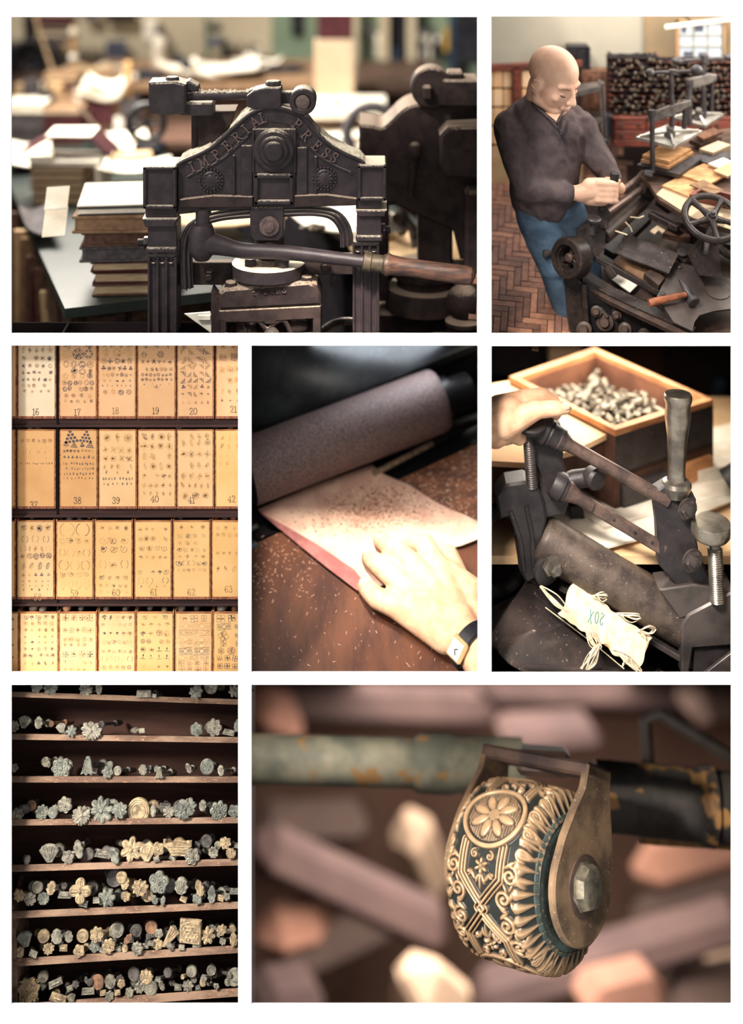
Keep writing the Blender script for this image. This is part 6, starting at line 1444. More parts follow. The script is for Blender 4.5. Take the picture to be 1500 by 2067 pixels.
def drawer_rack():
    f = F(.022); t = thing('drawer_rack', 'dark wooden rack whose shelves carry the numbered boxes', 'rack', f(255, 1364, 60))
    for y0, y1 in ((846, 863), (1028, 1045), (1210.5, 1224)):
        m = MB(); m.pbox(f, -30, y0+1, 490, y1-4, 4, 110, 1); m.pbox(f, -30, y1-5, 490, y1, -1, 12, 1.2); m.build('shelf_board', M_RACK, t)
    m = MB(); m.pbox(f, -30, 690, 490, 1364, 112, 116); m.build('back_board', M_BACKD, t)
    for x in (115.8, -20, 487): m = MB(); m.pbox(f, x-2.2, 690, x+2.2, 1364, 2, 110, .5); m.build('divider', M_BACKD if x == 115.8 else M_RACK, t)
drawer_rack()
# tool handles showing above the drawer fronts
M_HAND = mat('tool_handle_wood', srgb(190, 140, 104), srgb(130, 90, 72), rough=.6, spec=.3, scale=60)
M_HANDG = mat('tool_handle_grey', srgb(128, 112, 100), srgb(92, 80, 74), rough=.6, spec=.3, scale=60)
HD = [(37, 59, 865, 7, 1), (37, 74, 865, 7, 0), (39.5, 287, 864, 7, 0), (40.5, 360, 863, 8, 1), (42, 465, 865, 7, 0), (58, 61, 1049, 6, 0), (59, 138, 1050, 7, 1), (59, 178, 1046, 6.5, 0), (59, 118, 1051, 6, 1), (59, 158, 1052, 5, 1),
      (62, 363, 1048, 6, 1), (63, 438, 1045, 7, 0), (63, 470, 1046, 7, 0), (63, 452, 1050, 6, 1), ('b', 64, 1232, 10, 1), ('b', 84, 1234, 8, 1), ('c', 132, 1231, 9, 0), ('c', 160, 1236, 6, 1), ('d', 212, 1235, 6, 1), ('d', 250, 1236, 6, 1), ('e', 300, 1235, 6, 1), ('e', 330, 1236, 6, 1), ('f', 364, 1232, 9, 1), ('f', 395, 1236, 6, 1), ('g', 446, 1230, 10, 1), ('g', 472, 1234, 7, 0)]
for i, (dk, x, y, r, g) in enumerate(HD):
    f = F(.022); s = S(.022); m = MB(); a = f(x, y+r*.35, 12+i % 3*3); m.capsule(a, a+V(R.uniform(-.012, .012), .055, -.012), r*s, r*.75*s, 12, 4)
    nm = {39.5: 'between boxes 39 and 40', 40.5: 'between boxes 40 and 41'}.get(dk, f'of box {dk}' if isinstance(dk, int) else 'in the bottom row')
    tag(m.build('bookbinding_tool', M_HANDG if g else M_HAND), f'{"grey" if g else "brown"} rounded tool end above the front {nm}, {ORD[i]} in reading order', 'tool', 'tools standing in the stamped boxes')
# ================================================================== 7: the rack of brass finishing tools
spot('fill_tools', V(-.3, -.75, 1.35), P(250, 1730, .05), 2.2, (1, .92, .8), .2, 40)  # unseen key light added to brighten the tool rack
def toolmat(name, a, b): return mat(name, srgb(*a), srgb(*b), rough=.55, metal=.25, spec=.4, scale=90, bump=.25, bscale=500, bdist=.0008)
TM = [toolmat('tool_grey', (158, 152, 136), (92, 88, 82)), toolmat('tool_green', (142, 142, 130), (84, 86, 82)), toolmat('tool_brass', (188, 166, 132), (118, 102, 84)), toolmat('tool_dark', (104, 98, 94), (60, 58, 58)), toolmat('tool_copper', (160, 120, 92), (104, 80, 68))]
TMN = ['grey', 'greenish grey', 'pale brass', 'dark', 'coppery']
M_SHELF = mat('shelf_wood', srgb(134, 110, 92), srgb(92, 70, 58), rough=.75, spec=.2, scale=16, stretch=(.7, 3, 3), speck=srgb(160, 118, 92), sscale=160, samt=.62, bump=.4, bscale=90, bdist=.001)
M_RACKIN = mat('rack_inside', srgb(88, 64, 58), srgb(70, 52, 49), rough=.9, spec=.08, scale=14, stretch=(.4, 4, 4))
Y7 = .05; SB = math.radians(31)
SHELVES = [(1396, 1412, 11.5), (1481, 1488, 12.5), (1567, 1567.5, 13), (1654, 1649, 13), (1746, 1733, 14), (1839.5, 1819.5, 14.5), (1935, 1907, 16), (2027, 1993.5, 17)]
BACK = V(0, math.cos(SB), -math.sin(SB))
def tool_rack():
    f = F(Y7); t = thing('tool_rack', 'old wooden rack of eight sloping shelves full of brass finishing tools', 'rack', f(250, 2060, 60))
    for yl, yr, th in SHELVES:
        a, b = f(-20, yl+(yl-yr)*.1), f(490, yr); sb = math.atan((ZC-(a.z+b.z)/2)/(D+Y7))-math.radians(.8)
        BACK = V(0, math.cos(sb), -math.sin(sb)); n = V(0, math.sin(sb), math.cos(sb)); m = MB()
        u = (b-a).normalized(); w = th*.8*S(Y7); d = .135; k = 24
        rows = []
        for i in range(k+1):       # a board with a worn, uneven nose
            p = a+(b-a)*(i/k); e = mnoise.noise(p*60)*.0009; rows.append([p+BACK*e, p-n*w+BACK*(e*.6), p-n*w+BACK*d, p+BACK*d])
        vs = [q for r in rows for q in r]; fs = []
        for i in range(k):
            for j in range(4): fs.append((i*4+j, (i+1)*4+j, (i+1)*4+(j+1) % 4, i*4+(j+1) % 4))
        fs += [(0, 1, 2, 3), (k*4+3, k*4+2, k*4+1, k*4)]
        m.add(vs, fs); m.build('shelf_board', M_SHELF, t)
    m = MB(); m.pbox(f, -40, 1372, 492, 2200, 118, 122); m.build('back_board', M_RACKIN, t)
    m = MB(); m.prism([(16, 1840), (24, 1840), (35, 1945), (36, 2200), (16, 2200)], 110, f, .8, w0=-6); m.build('side_board', M_SHELF, t)
    m = MB(); m.pbox(f, 487, 1372, 492, 2200, 0, 116); m.build('side_board', M_RACKIN, t)
tool_rack()
def outline(kind, r, rg):
    """outline of a tool face (2-D, y up) and a list of relief strokes/bumps"""
    O = []; rel = []
    pol = lambda fn, n=40: [(fn(2*math.pi*k/n)*math.cos(2*math.pi*k/n), fn(2*math.pi*k/n)*math.sin(2*math.pi*k/n)) for k in range(n)]
    if kind in ('flower5', 'flower6', 'flower7', 'flower8', 'flower3', 'flower'):
        n = int(kind[-1]) if kind[-1].isdigit() else rg.choice([5, 6])
        ph = rg.uniform(0, 6); O = pol(lambda a: r*(.86+.14*abs(math.cos(n*(a-ph)/2))*1.6-.1), 8*n)
        for k in range(n):
            a = ph+2*math.pi*k/n; rel.append(('ring', .6*r*math.cos(a), .6*r*math.sin(a), r*.27)); rel.append(('ball', .6*r*math.cos(a), .6*r*math.sin(a), r*.12))
        rel.append(('ball', 0, 0, r*.2))
    elif kind in ('rose', 'rosewide', 'rosette', 'floret', 'hops'):
        n = rg.choice([7, 8, 9]); ph = rg.uniform(0, 6); sx = 1.25 if kind == 'rosewide' else 1
        O = [(x*sx, y*.92) for x, y in pol(lambda a: r*(.88+.1*math.sin(n*a+ph)+.04*math.sin(3*a)), 44)]
        for q, m_ in ((.68, n), (.36, 5)):
            for k in range(m_):
                a = ph+2*math.pi*k/m_; rel.append(('petal', q*r*math.cos(a)*sx, q*r*math.sin(a)*.92, r*.25, a))
        rel.append(('ball', 0, 0, r*.16))
    elif kind in ('disc', 'dish', 'ring', 'sundisc', 'daisy', 'discrown'):
        O = pol(lambda a: r*(1+(.05*math.sin(24*a) if kind == 'sundisc' else 0)), 48)
        rel.append(('ring', 0, 0, r*.86 if kind != 'dish' else r*.92))
        if kind == 'dish': rel += [('ring', 0, 0, r*.6), ('ring', 0, 0, r*.78)]
        if kind in ('sundisc', 'ring'): rel += [('ring', 0, 0, r*.45)]
        if kind == 'daisy': rel += [('petal', .5*r*math.cos(k*.524), .5*r*math.sin(k*.524), r*.3, k*.524) for k in range(12)]
        if kind == 'discrown': rel += [('ring', 0, 0, r*.6)]+[('ball', .35*r*math.cos(k*1.26), .35*r*math.sin(k*1.26), r*.14) for k in range(5)]
    elif kind in ('leaf', 'tulip', 'shell', 'leaves'):
        A = rg.uniform(-.6, .6); wd = {'leaf': .5, 'tulip': .68, 'shell': .8, 'leaves': .6}[kind]
        base = [(wd*r*math.sin(t)*(1+.12*math.sin(9*t)), r*math.cos(t)*(1.0 if math.cos(t) > 0 else .85)) for t in [2*math.pi*k/32 for k in range(32)]]
        ca, sa = math.cos(A), math.sin(A); O = [(x*ca-y*sa, x*sa+y*ca) for x, y in base]
        for k in range(-2, 3): rel.append(('bar', 0*ca-(-.7*r)*sa, -.7*r*ca, (k*.2*r*wd/.5)*ca-.6*r*sa, (k*.2*r*wd/.5)*sa+.6*r*ca, r*.07))
    elif kind in ('leafstar', 'leafflower', 'crown', 'quad'):
        n = {'leafstar': 7, 'leafflower': 8, 'crown': 6, 'quad': 4}[kind]; ph = .4
        O = pol(lambda a: r*(.55+.45*abs(math.cos(n*(a-ph)/2))**.7), 12*n)
        for k in range(n):
            a = ph+2*math.pi*k/n; rel.append(('petal', .58*r*math.cos(a), .58*r*math.sin(a), r*.3, a)); rel.append(('bar', .2*r*math.cos(a), .2*r*math.sin(a), .9*r*math.cos(a), .9*r*math.sin(a), r*.05))
            if kind == 'quad': rel.append(('ring', .6*r*math.cos(a), .6*r*math.sin(a), r*.26))
        rel.append(('ball', 0, 0, r*.18))
    elif kind == 'fan':
        O = [(-.28*r, -.8*r)]+[(r*math.sin(t)*(1+.08*math.sin(t*14)), r*.75*math.cos(t)+.1*r) for t in np.linspace(-1.35, 1.35, 22)]+[(.28*r, -.8*r)]
        rel = [('bar', 0, -.6*r, .85*r*math.sin(t), .65*r*math.cos(t)+.1*r, r*.06) for t in np.linspace(-1.2, 1.2, 7)]
    elif kind == 'bell':
        O = [(-.2*r, .95*r), (.2*r, .95*r), (.42*r, .5*r), (.5*r, 0), (.68*r, -.5*r), (1.0*r, -.75*r), (.62*r, -.72*r), (.45*r, -.98*r), (.15*r, -.75*r), (-.15*r, -.98*r), (-.4*r, -.74*r), (-.85*r, -.9*r), (-.66*r, -.5*r), (-.5*r, 0), (-.42*r, .5*r)]
        rel = [('bar', .1*r*k, .8*r, .28*r*k, -.6*r, r*.07) for k in (-2, -1, 0, 1, 2)]
    elif kind == 'shield':
        O = [(-.8*r, .9*r), (-.2*r, .75*r), (.3*r, 1.0*r), (.85*r, .6*r), (.8*r, -.2*r), (.2*r, -1*r), (-.3*r, -.95*r), (-.9*r, -.3*r)]
        rel = [('ring', 0, .1*r, .55*r), ('ring', 0, .1*r, .3*r), ('bar', -.5*r, .5*r, 0, -.7*r, r*.08), ('bar', .5*r, .5*r, 0, -.7*r, r*.08)]
    elif kind == 'cornice':
        O = [(-1.2*r, .75*r), (-1.0*r, .75*r), (-.95*r, .5*r), (.95*r, .32*r), (1.0*r, .5*r), (1.2*r, .5*r), (1.2*r, .1*r), (.95*r, 0), (.7*r, -.62*r), (-.5*r, -.5*r), (-.9*r, .1*r), (-1.2*r, .3*r)]
        rel = [('bar', -.85*r+.12*k*r, .28*r-.22*k*r, .9*r-.08*k*r, .16*r-.22*k*r, r*.06) for k in range(4)]
    elif kind == 'comb':
        O = [(-1.0*r, -.9*r), (-.6*r, -1.0*r), (1.0*r, .2*r), (.75*r, .5*r), (.55*r, .55*r), (.3*r, .9*r), (0, 1.0*r)]
        rel = [('bar', -.75*r+.0*k, -.8*r+.05*k*r, .8*r-.22*k*r, .25*r+.2*k*r, r*.06) for k in range(4)]
    elif kind == 'squarescale':
        O = [(-r, -r), (r, -r), (r, r), (-r, r)]; rel = [('ring', 0, 0, r*.82)]
        for j in range(5):
            for i in range(4): 
                x, y = (i-1.5+(j % 2)*.5)*.36*r, (j-2)*.3*r
                if x*x+y*y < .5*r*r: rel.append(('ring', x, y, r*.16))
        rel += [('ball', sx*.84*r, sy*.84*r, r*.12) for sx in (-1, 1) for sy in (-1, 1)]
    elif kind in ('rod', 'bar'):
        w = .8 if kind == 'rod' else 1.3
        O = [(-w*r, -.55*r), (w*r, -.6*r), (w*r, .5*r), (-.8*w*r, .6*r)]; rel = [('bar', -.6*w*r, 0, .6*w*r, 0, r*.14)]
    elif kind == 'grains':
        O = pol(lambda a: r*(.9+.1*math.sin(7*a)), 28)
        rel = [('petal', rg.uniform(-.8, .8)*r, rg.uniform(-.8, .8)*r, r*.14, rg.uniform(0, 3)) for k in range(60)]
    return O, rel
KN = {'flower': 'round flower', 'flower3': 'three-petal flower', 'flower5': 'five-petal flower', 'flower6': 'six-petal flower', 'flower7': 'seven-petal flower', 'flower8': 'eight-petal flower', 'rose': 'ruffled rose', 'rosewide': 'wide ruffled blossom', 'rosette': 'rosette', 'floret': 'small ruffled floret', 'hops': 'hop cone',
      'disc': 'plain round disc', 'dish': 'round dish-shaped', 'ring': 'ringed round', 'sundisc': 'notched sun disc', 'daisy': 'fine daisy', 'discrown': 'round crown', 'leaf': 'leaf', 'tulip': 'tulip bud', 'shell': 'shell', 'leaves': 'twin leaf', 'leafstar': 'leafy star', 'leafflower': 'pointed leaf flower', 'crown': 'crown of leaves', 'quad': 'four-lobed rosette', 'fan': 'palmette fan', 'bell': 'bell flower', 'shield': 'shield', 'cornice': 'moulded cornice', 'comb': 'ribbed comb', 'squarescale': 'square scale-patterned', 'rod': 'plain narrow bar', 'bar': 'flat bar', 'grains': 'grain cluster'}
def tool(px, py, r, kind, shelf, tone, sdx=None, back=0, nth=''):
    rg = random.Random(int(px*31+py*17)); f = F(Y7); s = S(Y7)
    w0 = back; c = f(px, py, w0)
    sdx = rg.uniform(-.5, .5) if sdx is None else sdx
    sd = (BACK+V(sdx, 0, -.05 if back < 20 else .02)).normalized()            # shaft runs back and down the slope
    nrm = (V(0, -1, 0)*.8-sd*.5+V(rg.uniform(-.25, .25)+sdx*.0, 0, rg.uniform(-.1, .15))).normalized()
    rt = V(0, 0, 1).cross(-nrm).normalized()*-1; rt = (-nrm).cross(V(0, 0, 1)).normalized(); up = rt.cross(-nrm).normalized()
    O, rel = outline(kind, r, rg); tilt = rg.uniform(-.35, .35) if kind not in ('cornice', 'squarescale', 'dish', 'bell', 'comb') else 0
    ct, st = math.cos(tilt), math.sin(tilt)
    def at(x, y, h): x, y = x*ct-y*st, x*st+y*ct; return c+(rt*x+up*y+nrm*h)*s
    t = thing('finishing_tool', f'{TMN[tone]} finishing tool with {KN[kind]} face, {nth}', 'tool', c, 'finishing tools on the sloping shelves')
    m = MB(); th = max(3.5, r*.3); n = len(O); e = .06
    O2 = inset(O, r*.05)
    rings = [[at(x, y, 0) for x, y in O2], [at(x, y, -th*.25) for x, y in O], [at(x, y, -th) for x, y in O], [at(x*.35, y*.35, -th-r*.7) for x, y in O]]
    vs = [v for q in rings for v in q]; fs = [tuple(range(n)), tuple(3*n+i for i in range(n))]
    for k in range(3):
        for i in range(n): fs.append((k*n+i, (k+1)*n+i, (k+1)*n+(i+1) % n, k*n+(i+1) % n))
    m.add(vs, fs); head = m.build('tool_face', TM[tone], t)
    m = MB()
    for q in rel:
        if q[0] == 'ring': m.torus(at(q[1], q[2], .1), nrm, q[3]*s, max(.5, r*.055)*s, max(10, int(q[3]*2)), 4)
        elif q[0] == 'ball': m.sph(at(q[1], q[2], 0), q[3]*s, n=8, m=5)
        elif q[0] == 'petal':
            dx, dy = math.cos(q[4]), math.sin(q[4]); a, b = at(q[1]-dx*q[3]*.6, q[2]-dy*q[3]*.6, 0), at(q[1]+dx*q[3]*.6, q[2]+dy*q[3]*.6, .2); m.capsule(a, b, q[3]*.2*s, q[3]*.42*s, 6, 2)
        elif q[0] == 'bar': m.tube([at(q[1], q[2], .2), at(q[3], q[4], .2)], q[5]*s, 5)
    if m.v: m.build('relief', TM[tone], head)
    m = MB(); a = c-nrm*(th+r*.3)*s; L = rg.uniform(55, 80)*s; rw = min(max(3.2, r*.32), 8)*s
    m.bar(a, a+sd*L*.75, rw*1.7, rw*1.7, bev=rw*.25); m.lathe(a+sd*L*.7, sd, [(0, rw*1.5), (2*s, rw*1.9), (6*s, rw*1.9), (9*s, rw*1.5), (20*s, rw*1.7), (32*s, rw*1.2), (33*s, 0)], 12)
    m.build('shaft', TM[tone if rg.random() < .6 else 3], t)
    return t
T7 = {0: (1378, [(175, 15, 40, 'flower6'), (262, 35, 50, 'rosette'), (490, 45, 50, 'rose'), (580, 30, 42, 'leaf'), (870, 62, 40, 'bar'), (942, 74, 20, 'rod'), (1215, 50, 48, 'rose', 1), (1308, 33, 46, 'discrown'), (1468, 45, 42, 'leafstar')]),
 1: (1378, [(18, 288, 36, 'flower8'), (85, 268, 45, 'fan'), (176, 276, 40, 'tulip'), (245, 322, 20, 'disc', 4, 25), (325, 308, 34, 'fan'), (400, 308, 36, 'leafstar'), (530, 304, 60, 'rosewide'), (858, 316, 24, 'rod'), (1215, 318, 45, 'flower6'), (1330, 305, 55, 'flower7'), (1428, 328, 30, 'bar'), (1482, 285, 40, 'leaf')]),
 2: (1378, [(20, 560, 28, 'flower5'), (325, 572, 68, 'flower8'), (500, 558, 58, 'bell'), (640, 575, 38, 'flower'), (697, 580, 28, 'disc'), (205, 585, 30, 'disc', 0, 30), (865, 575, 34, 'shell'), (975, 580, 36, 'bell'), (1165, 565, 34, 'leaf'), (1285, 560, 46, 'discrown'), (1375, 580, 34, 'tulip')]),
 3: (1598, [(35, 165, 46, 'flower7'), (115, 148, 34, 'disc', 4, 25), (205, 138, 46, 'flower8', 1), (272, 140, 34, 'daisy'), (350, 100, 52, 'flower6'), (465, 145, 64, 'rose'), (590, 128, 82, 'leafflower'), (715, 112, 54, 'rosette'), (835, 136, 74, 'dish', 2), (932, 130, 40, 'leaf'), (1035, 135, 42, 'floret'), (1145, 100, 66, 'rosewide', 1), (1255, 105, 36, 'tulip'), (1365, 130, 62, 'flower7'), (1462, 132, 42, 'flower5')]),
 4: (1598, [(105, 452, 30, 'tulip'), (250, 410, 66, 'fan'), (370, 435, 44, 'flower6'), (440, 395, 58, 'leaf'), (500, 445, 36, 'disc', 3, 15), (600, 420, 40, 'bar'), (680, 412, 56, 'leaf'), (785, 392, 74, 'crown'), (890, 395, 58, 'shield', 2), (965, 380, 44, 'flower5', 2), (1095, 365, 78, 'cornice'), (1190, 415, 54, 'flower6'), (1325, 410, 36, 'flower8'), (1405, 340, 42, 'floret', 2), (1445, 392, 36, 'floret', 2), (1060, 432, 30, 'rod'), (1275, 372, 40, 'disc', 3, 20), (1482, 365, 26, 'rod'), (955, 432, 26, 'rod')]),
 5: (1598, [(265, 625, 44, 'tulip', 2), (50, 682, 42, 'rose'), (160, 672, 38, 'disc', 0, 18), (455, 642, 74, 'quad', 2), (725, 562, 36, 'daisy', 2), (668, 625, 56, 'disc', 3, 25), (748, 608, 42, 'leaves', 2), (850, 622, 58, 'hops', 2), (890, 692, 40, 'daisy', 2), (970, 585, 70, 'flower5', 1), (1030, 665, 46, 'disc', 3, 20), (1115, 625, 54, 'shell'), (1240, 625, 52, 'leaf', 2), (1315, 682, 54, 'leaf'), (1222, 692, 36, 'flower'), (1418, 677, 24, 'flower5'), (750, 698, 34, 'flower6', 2), (350, 690, 34, 'bar'), (120, 715, 45, 'floret'), (210, 712, 42, 'rosette'), (480, 720, 34, 'rod'), (625, 712, 60, 'leafstar', 1), (1000, 705, 30, 'leaf'), (560, 700, 30, 'rod'), (1470, 665, 30, 'bar'), (1370, 710, 30, 'rod'), (1130, 705, 30, 'rod'), (945, 700, 30, 'tulip')]),
 6: (1818, [(85, 268, 56, 'fan'), (52, 352, 36, 'flower3'), (205, 272, 40, 'disc', 2, 15), (150, 335, 34, 'rod'), (245, 328, 40, 'floret'), (298, 252, 46, 'shell'), (380, 242, 38, 'tulip'), (340, 322, 34, 'rod'), (470, 235, 40, 'ring', 2), (565, 212, 48, 'flower7', 2), (450, 318, 40, 'flower5'), (548, 312, 40, 'flower5'), (645, 287, 46, 'flower7', 2), (685, 242, 48, 'disc', 0, 18), (745, 316, 22, 'disc', 2), (762, 268, 40, 'leaf', 4), (830, 302, 42, 'flower8'), (812, 245, 40, 'disc', 3, 18), (920, 268, 24, 'rod'), (912, 222, 40, 'disc', 4, 18), (960, 290, 36, 'flower6'), (1048, 238, 58, 'comb'), (1048, 288, 34, 'leaf'), (1175, 208, 72, 'squarescale', 2), (1290, 242, 52, 'leafstar', 2), (1385, 180, 36, 'floret', 2), (1388, 268, 24, 'flower6'), (1457, 188, 22, 'flower3', 2), (1462, 248, 42, 'leaves', 2), (1215, 292, 24, 'bar'), (1120, 294, 26, 'rod'), (600, 335, 30, 'rod'), (700, 330, 26, 'rod'), (880, 310, 26, 'rod')]),
 7: (1818, [(112, 605, 78, 'grains', 2), (200, 540, 36, 'disc', 0, 15), (290, 545, 36, 'bar'), (385, 580, 26, 'rod'), (310, 628, 44, 'bar'), (400, 628, 30, 'fan'), (500, 608, 34, 'bar'), (560, 568, 44, 'disc', 4, 12), (600, 618, 26, 'rod'), (650, 548, 44, 'shell'), (652, 612, 30, 'flower'), (725, 548, 28, 'flower5'), (795, 522, 42, 'disc', 3, 15), (775, 605, 32, 'flower6'), (845, 582, 40, 'floret'), (885, 512, 48, 'floret', 2), (915, 577, 46, 'sundisc'), (990, 562, 34, 'leaf'), (1020, 512, 30, 'disc', 3, 15), (1125, 502, 14, 'disc', 2), (1095, 572, 30, 'rod'), (1160, 562, 40, 'rose'), (1178, 502, 36, 'disc', 0, 15), (1265, 497, 24, 'flower6'), (1310, 497, 32, 'disc', 0, 15), (1257, 548, 24, 'ring', 2), (1352, 550, 18, 'flower5'), (1420, 548, 22, 'disc'), (1432, 492, 16, 'flower'), (1466, 515, 52, 'sundisc'), (700, 590, 26, 'rod'), (960, 530, 24, 'rod'), (1225, 575, 22, 'rod')])}
SN = ['topmost', 'second', 'third', 'fourth', 'fifth', 'sixth', 'seventh', 'lowest']
for sh, (oy, lst) in T7.items():
    g7 = random.Random(40+sh)
    for k in range([0, 2, 4, 5, 8, 12, 14, 14][sh]):        # plainer tools lying further back between the others
        x = g7.uniform(30, 1470); yb = {0: 70, 1: 325, 2: 590, 3: 150, 4: 430, 5: 690, 6: 300, 7: 580}[sh]+(g7.uniform(-45, 5) if sh > 3 else 0)+({4: -.03, 5: -.035, 6: -.055, 7: -.05}.get(sh, 0)*(x-750))
        lst.append((x, yb, g7.uniform(20, 34), g7.choice(['rod', 'disc', 'flower5', 'bar', 'tulip', 'leaf', 'rosette']), g7.choice([0, 1, 3, 3]), g7.choice([10, 16, 24])))
    lst = sorted(lst, key=lambda q: q[0])
    for i, q in enumerate(lst):
        X, Y, r, kind = q[:4]; tone = q[4] if len(q) > 4 else random.Random(i*7+sh).choice([0, 0, 1, 0, 2] if sh > 3 else [0, 0, 1, 1]); bk = q[5] if len(q) > 5 else R.choice([-6, 0, 4])
        nth = f'{ORD[i]} from left, {SN[sh]} shelf' if i < 28 else f'{ORD[len(lst)-1-i]} from right, {SN[sh]} shelf'
        tool(22+X/3.247, oy+Y/3.247, r/3.247, kind, sh, tone, None, bk, nth)
# ================================================================== 4: leather going under the roller
spot('fill_leather', V(.55, -.9, 2.65), P(740, 1040, .3), 1.6, (1, .9, .78), .2, 17)  # unseen spotlight added for the leather and hand
_a = P(498, 900, .12); lamp('fill_leather_side', 'AREA', _a, _a+V(1, .12, -.12), 1.7, (1, .92, .84), .22, .3)  # unseen panel light added to brighten roller and cylinder
fill_from_above('fill_leather_top', 735, 689, .62, 4.5, (.86, .93, 1), .4, .3)  # cool light added unseen above, to bring up the dark cylinder
B4 = math.radians(30); N4 = V(0, -math.sin(B4), math.cos(B4)); A4 = P(735, 1366, .075); U4 = V(0, math.cos(B4), math.sin(B4)); C0 = V(XC, -D, ZC)
def tab(px, py, h=0):
    d = P(px, py, 0)-C0; A = A4+N4*h; t = N4.dot(A-C0)/N4.dot(d); return C0+d*t
M_TABLE = mat('feed_table_wood', srgb(104, 64, 44), srgb(70, 42, 32), rough=.38, spec=.45, scale=9, stretch=(2.2, .6, 1), bump=.12, bscale=120, speck=srgb(118, 76, 54), sscale=90, samt=.66)
M_PLANK = mat('worn_plank', srgb(136, 88, 62), srgb(96, 60, 46), rough=.6, spec=.3, scale=16, stretch=(1, 3, 1), bump=.5, bscale=120, speck=srgb(224, 190, 160), sscale=130, samt=.61)
M_SUEDE = mat('suede_leather', srgb(236, 200, 176), srgb(214, 170, 150), rough=.95, spec=.05, scale=20, bump=.6, bscale=260, bdist=.0015)
M_SUEDE_SHADED = mat('suede_shaded', srgb(168, 112, 106), srgb(146, 94, 92), rough=.8, spec=.1, scale=30)  # shaded tone of the suede, put into its colour
M_ROLL = mat('rusty_roller', srgb(126, 106, 102), srgb(66, 56, 58), rough=.6, spec=.35, scale=380, detail=3, bump=.35, bscale=500, bdist=.0006, contrast=(.42, .6), speck=srgb(150, 124, 112), sscale=520, samt=.66)
M_COVER = mat('black_bed_roller', srgb(56, 60, 62), srgb(34, 36, 40), rough=.4, spec=.5, scale=12, bump=.2, bscale=140, speck=srgb(120, 124, 128), sscale=150, samt=.70)
M_RAILB = mat('blue_steel_rail', srgb(96, 120, 128), srgb(60, 76, 86), rough=.35, metal=.4, spec=.5, scale=20)
M_SKIN = mat('skin_warm', srgb(232, 190, 154), srgb(216, 164, 130), rough=.55, spec=.3, scale=40, sss=.12, bump=.25, bscale=420, bdist=.0006)
M_FLAKE = mat('leather_flakes', srgb(226, 190, 162), srgb(196, 150, 126), rough=.95, spec=.05, scale=300)
def slab4(name, pts, th, m_, h=0, parent=None, label=None, cat=None):
    m = MB(); m.prism([tab(x, y, h) for x, y in pts], N4*-th); o = m.build(name, m_, parent)
    if label: tag(o, label, cat)
    return o
def feed_table():
    t = thing('feed_table', 'sloping brown wooden feed table strewn with leather shavings below the roller', 'table', tab(735, 1366))
    slab4('table_top', [(500, 1362), (974, 1362), (974, 1060), (900, 1100), (640, 1062), (560, 1076), (500, 1105)], .012, M_TABLE, 0, t)
    slab4('rear_plank', [(795, 973), (974, 890), (974, 1066), (905, 1112), (830, 1040)], .012, M_PLANK, .002, t)
    return t
FT = feed_table()
def rails():
    t = thing('roller_rails', 'dark steel rails running under the leather in front of the roller', 'rails', tab(600, 1060))
    slab4('black_bed', [(500, 1095), (560, 1072), (640, 1060), (790, 975), (974, 886), (974, 830), (500, 985)], .006, M_RAIL, -.022, t)
    m = MB(); m.tube([tab(500, 1106, .002), tab(518, 1098, .002)], .007, 10); m.build('blue_rail', M_RAILB, t)
    m = MB(); m.tube([tab(500, 1070, .004), tab(520, 1061, .004)], .006, 10); m.build('steel_rail', M_STEEL, t)
    m = MB(); m.tube([tab(752, 958, .006), tab(872, 895, .006)], .0075, 12); m.build('bright_rod', mat('bright_rod_steel', srgb(190, 168, 138), srgb(130, 116, 100), rough=.35, metal=.5, spec=.5, scale=60), t)
    m = MB(); m.tube([tab(872, 895, .006), tab(974, 842, .006)], .0095, 12); m.build('rod_sleeve', M_RAIL, t)
    return t
rails()
RA, RB = tab(508, 950, .076), tab(884, 808, .076)
def rollers():
    ax = (RB-RA).normalized(); r = .0655*S(RA.y)*1000
    t = thing('pressing_roller', 'rusty speckled iron roller lying across the pink leather', 'roller', (RA+RB)/2-V(0, 0, r))
    m = MB(); L = (RB-RA).length; m.lathe(RA-ax*.012, ax, [(0, r), (L-.008, r), (L+.009, r*.985), (L+.016, r*.93), (L+.018, r*.8)], 72); m.build('drum', M_ROLL, t)
    m = MB(); m.lathe(RB, ax, [(-.02, r*.66), (.03, r*.66), (.032, r*.55), (.085, r*.55)], 36); m.build('journal', M_RAIL, t)
    n = V(0, 0, 1)-ax*ax.z; up = (U4*.35+N4*.94).normalized(); up = (up-ax*up.dot(ax)).normalized()
    Rr = .22; E0, E1 = P(508, 905, RA.y+.15), P(964, 716, RB.y+.17); a2 = (E1-E0).normalized()
    vd = (E0-C0).normalized(); sd = a2.cross(vd).normalized(); sd = sd if sd.z > 0 else -sd
    c = E0+sd*Rr
    m = MB(); m.lathe(c-a2*.02, a2, [(0, Rr), ((E1-E0).length+.02, Rr)], 96)
    tag(clip_row(clip(clip(m.build('upper_cylinder', M_COVER), 974, True), 499, False), 688), 'huge black dusty cylinder above the speckled roller', 'cylinder')
rollers()
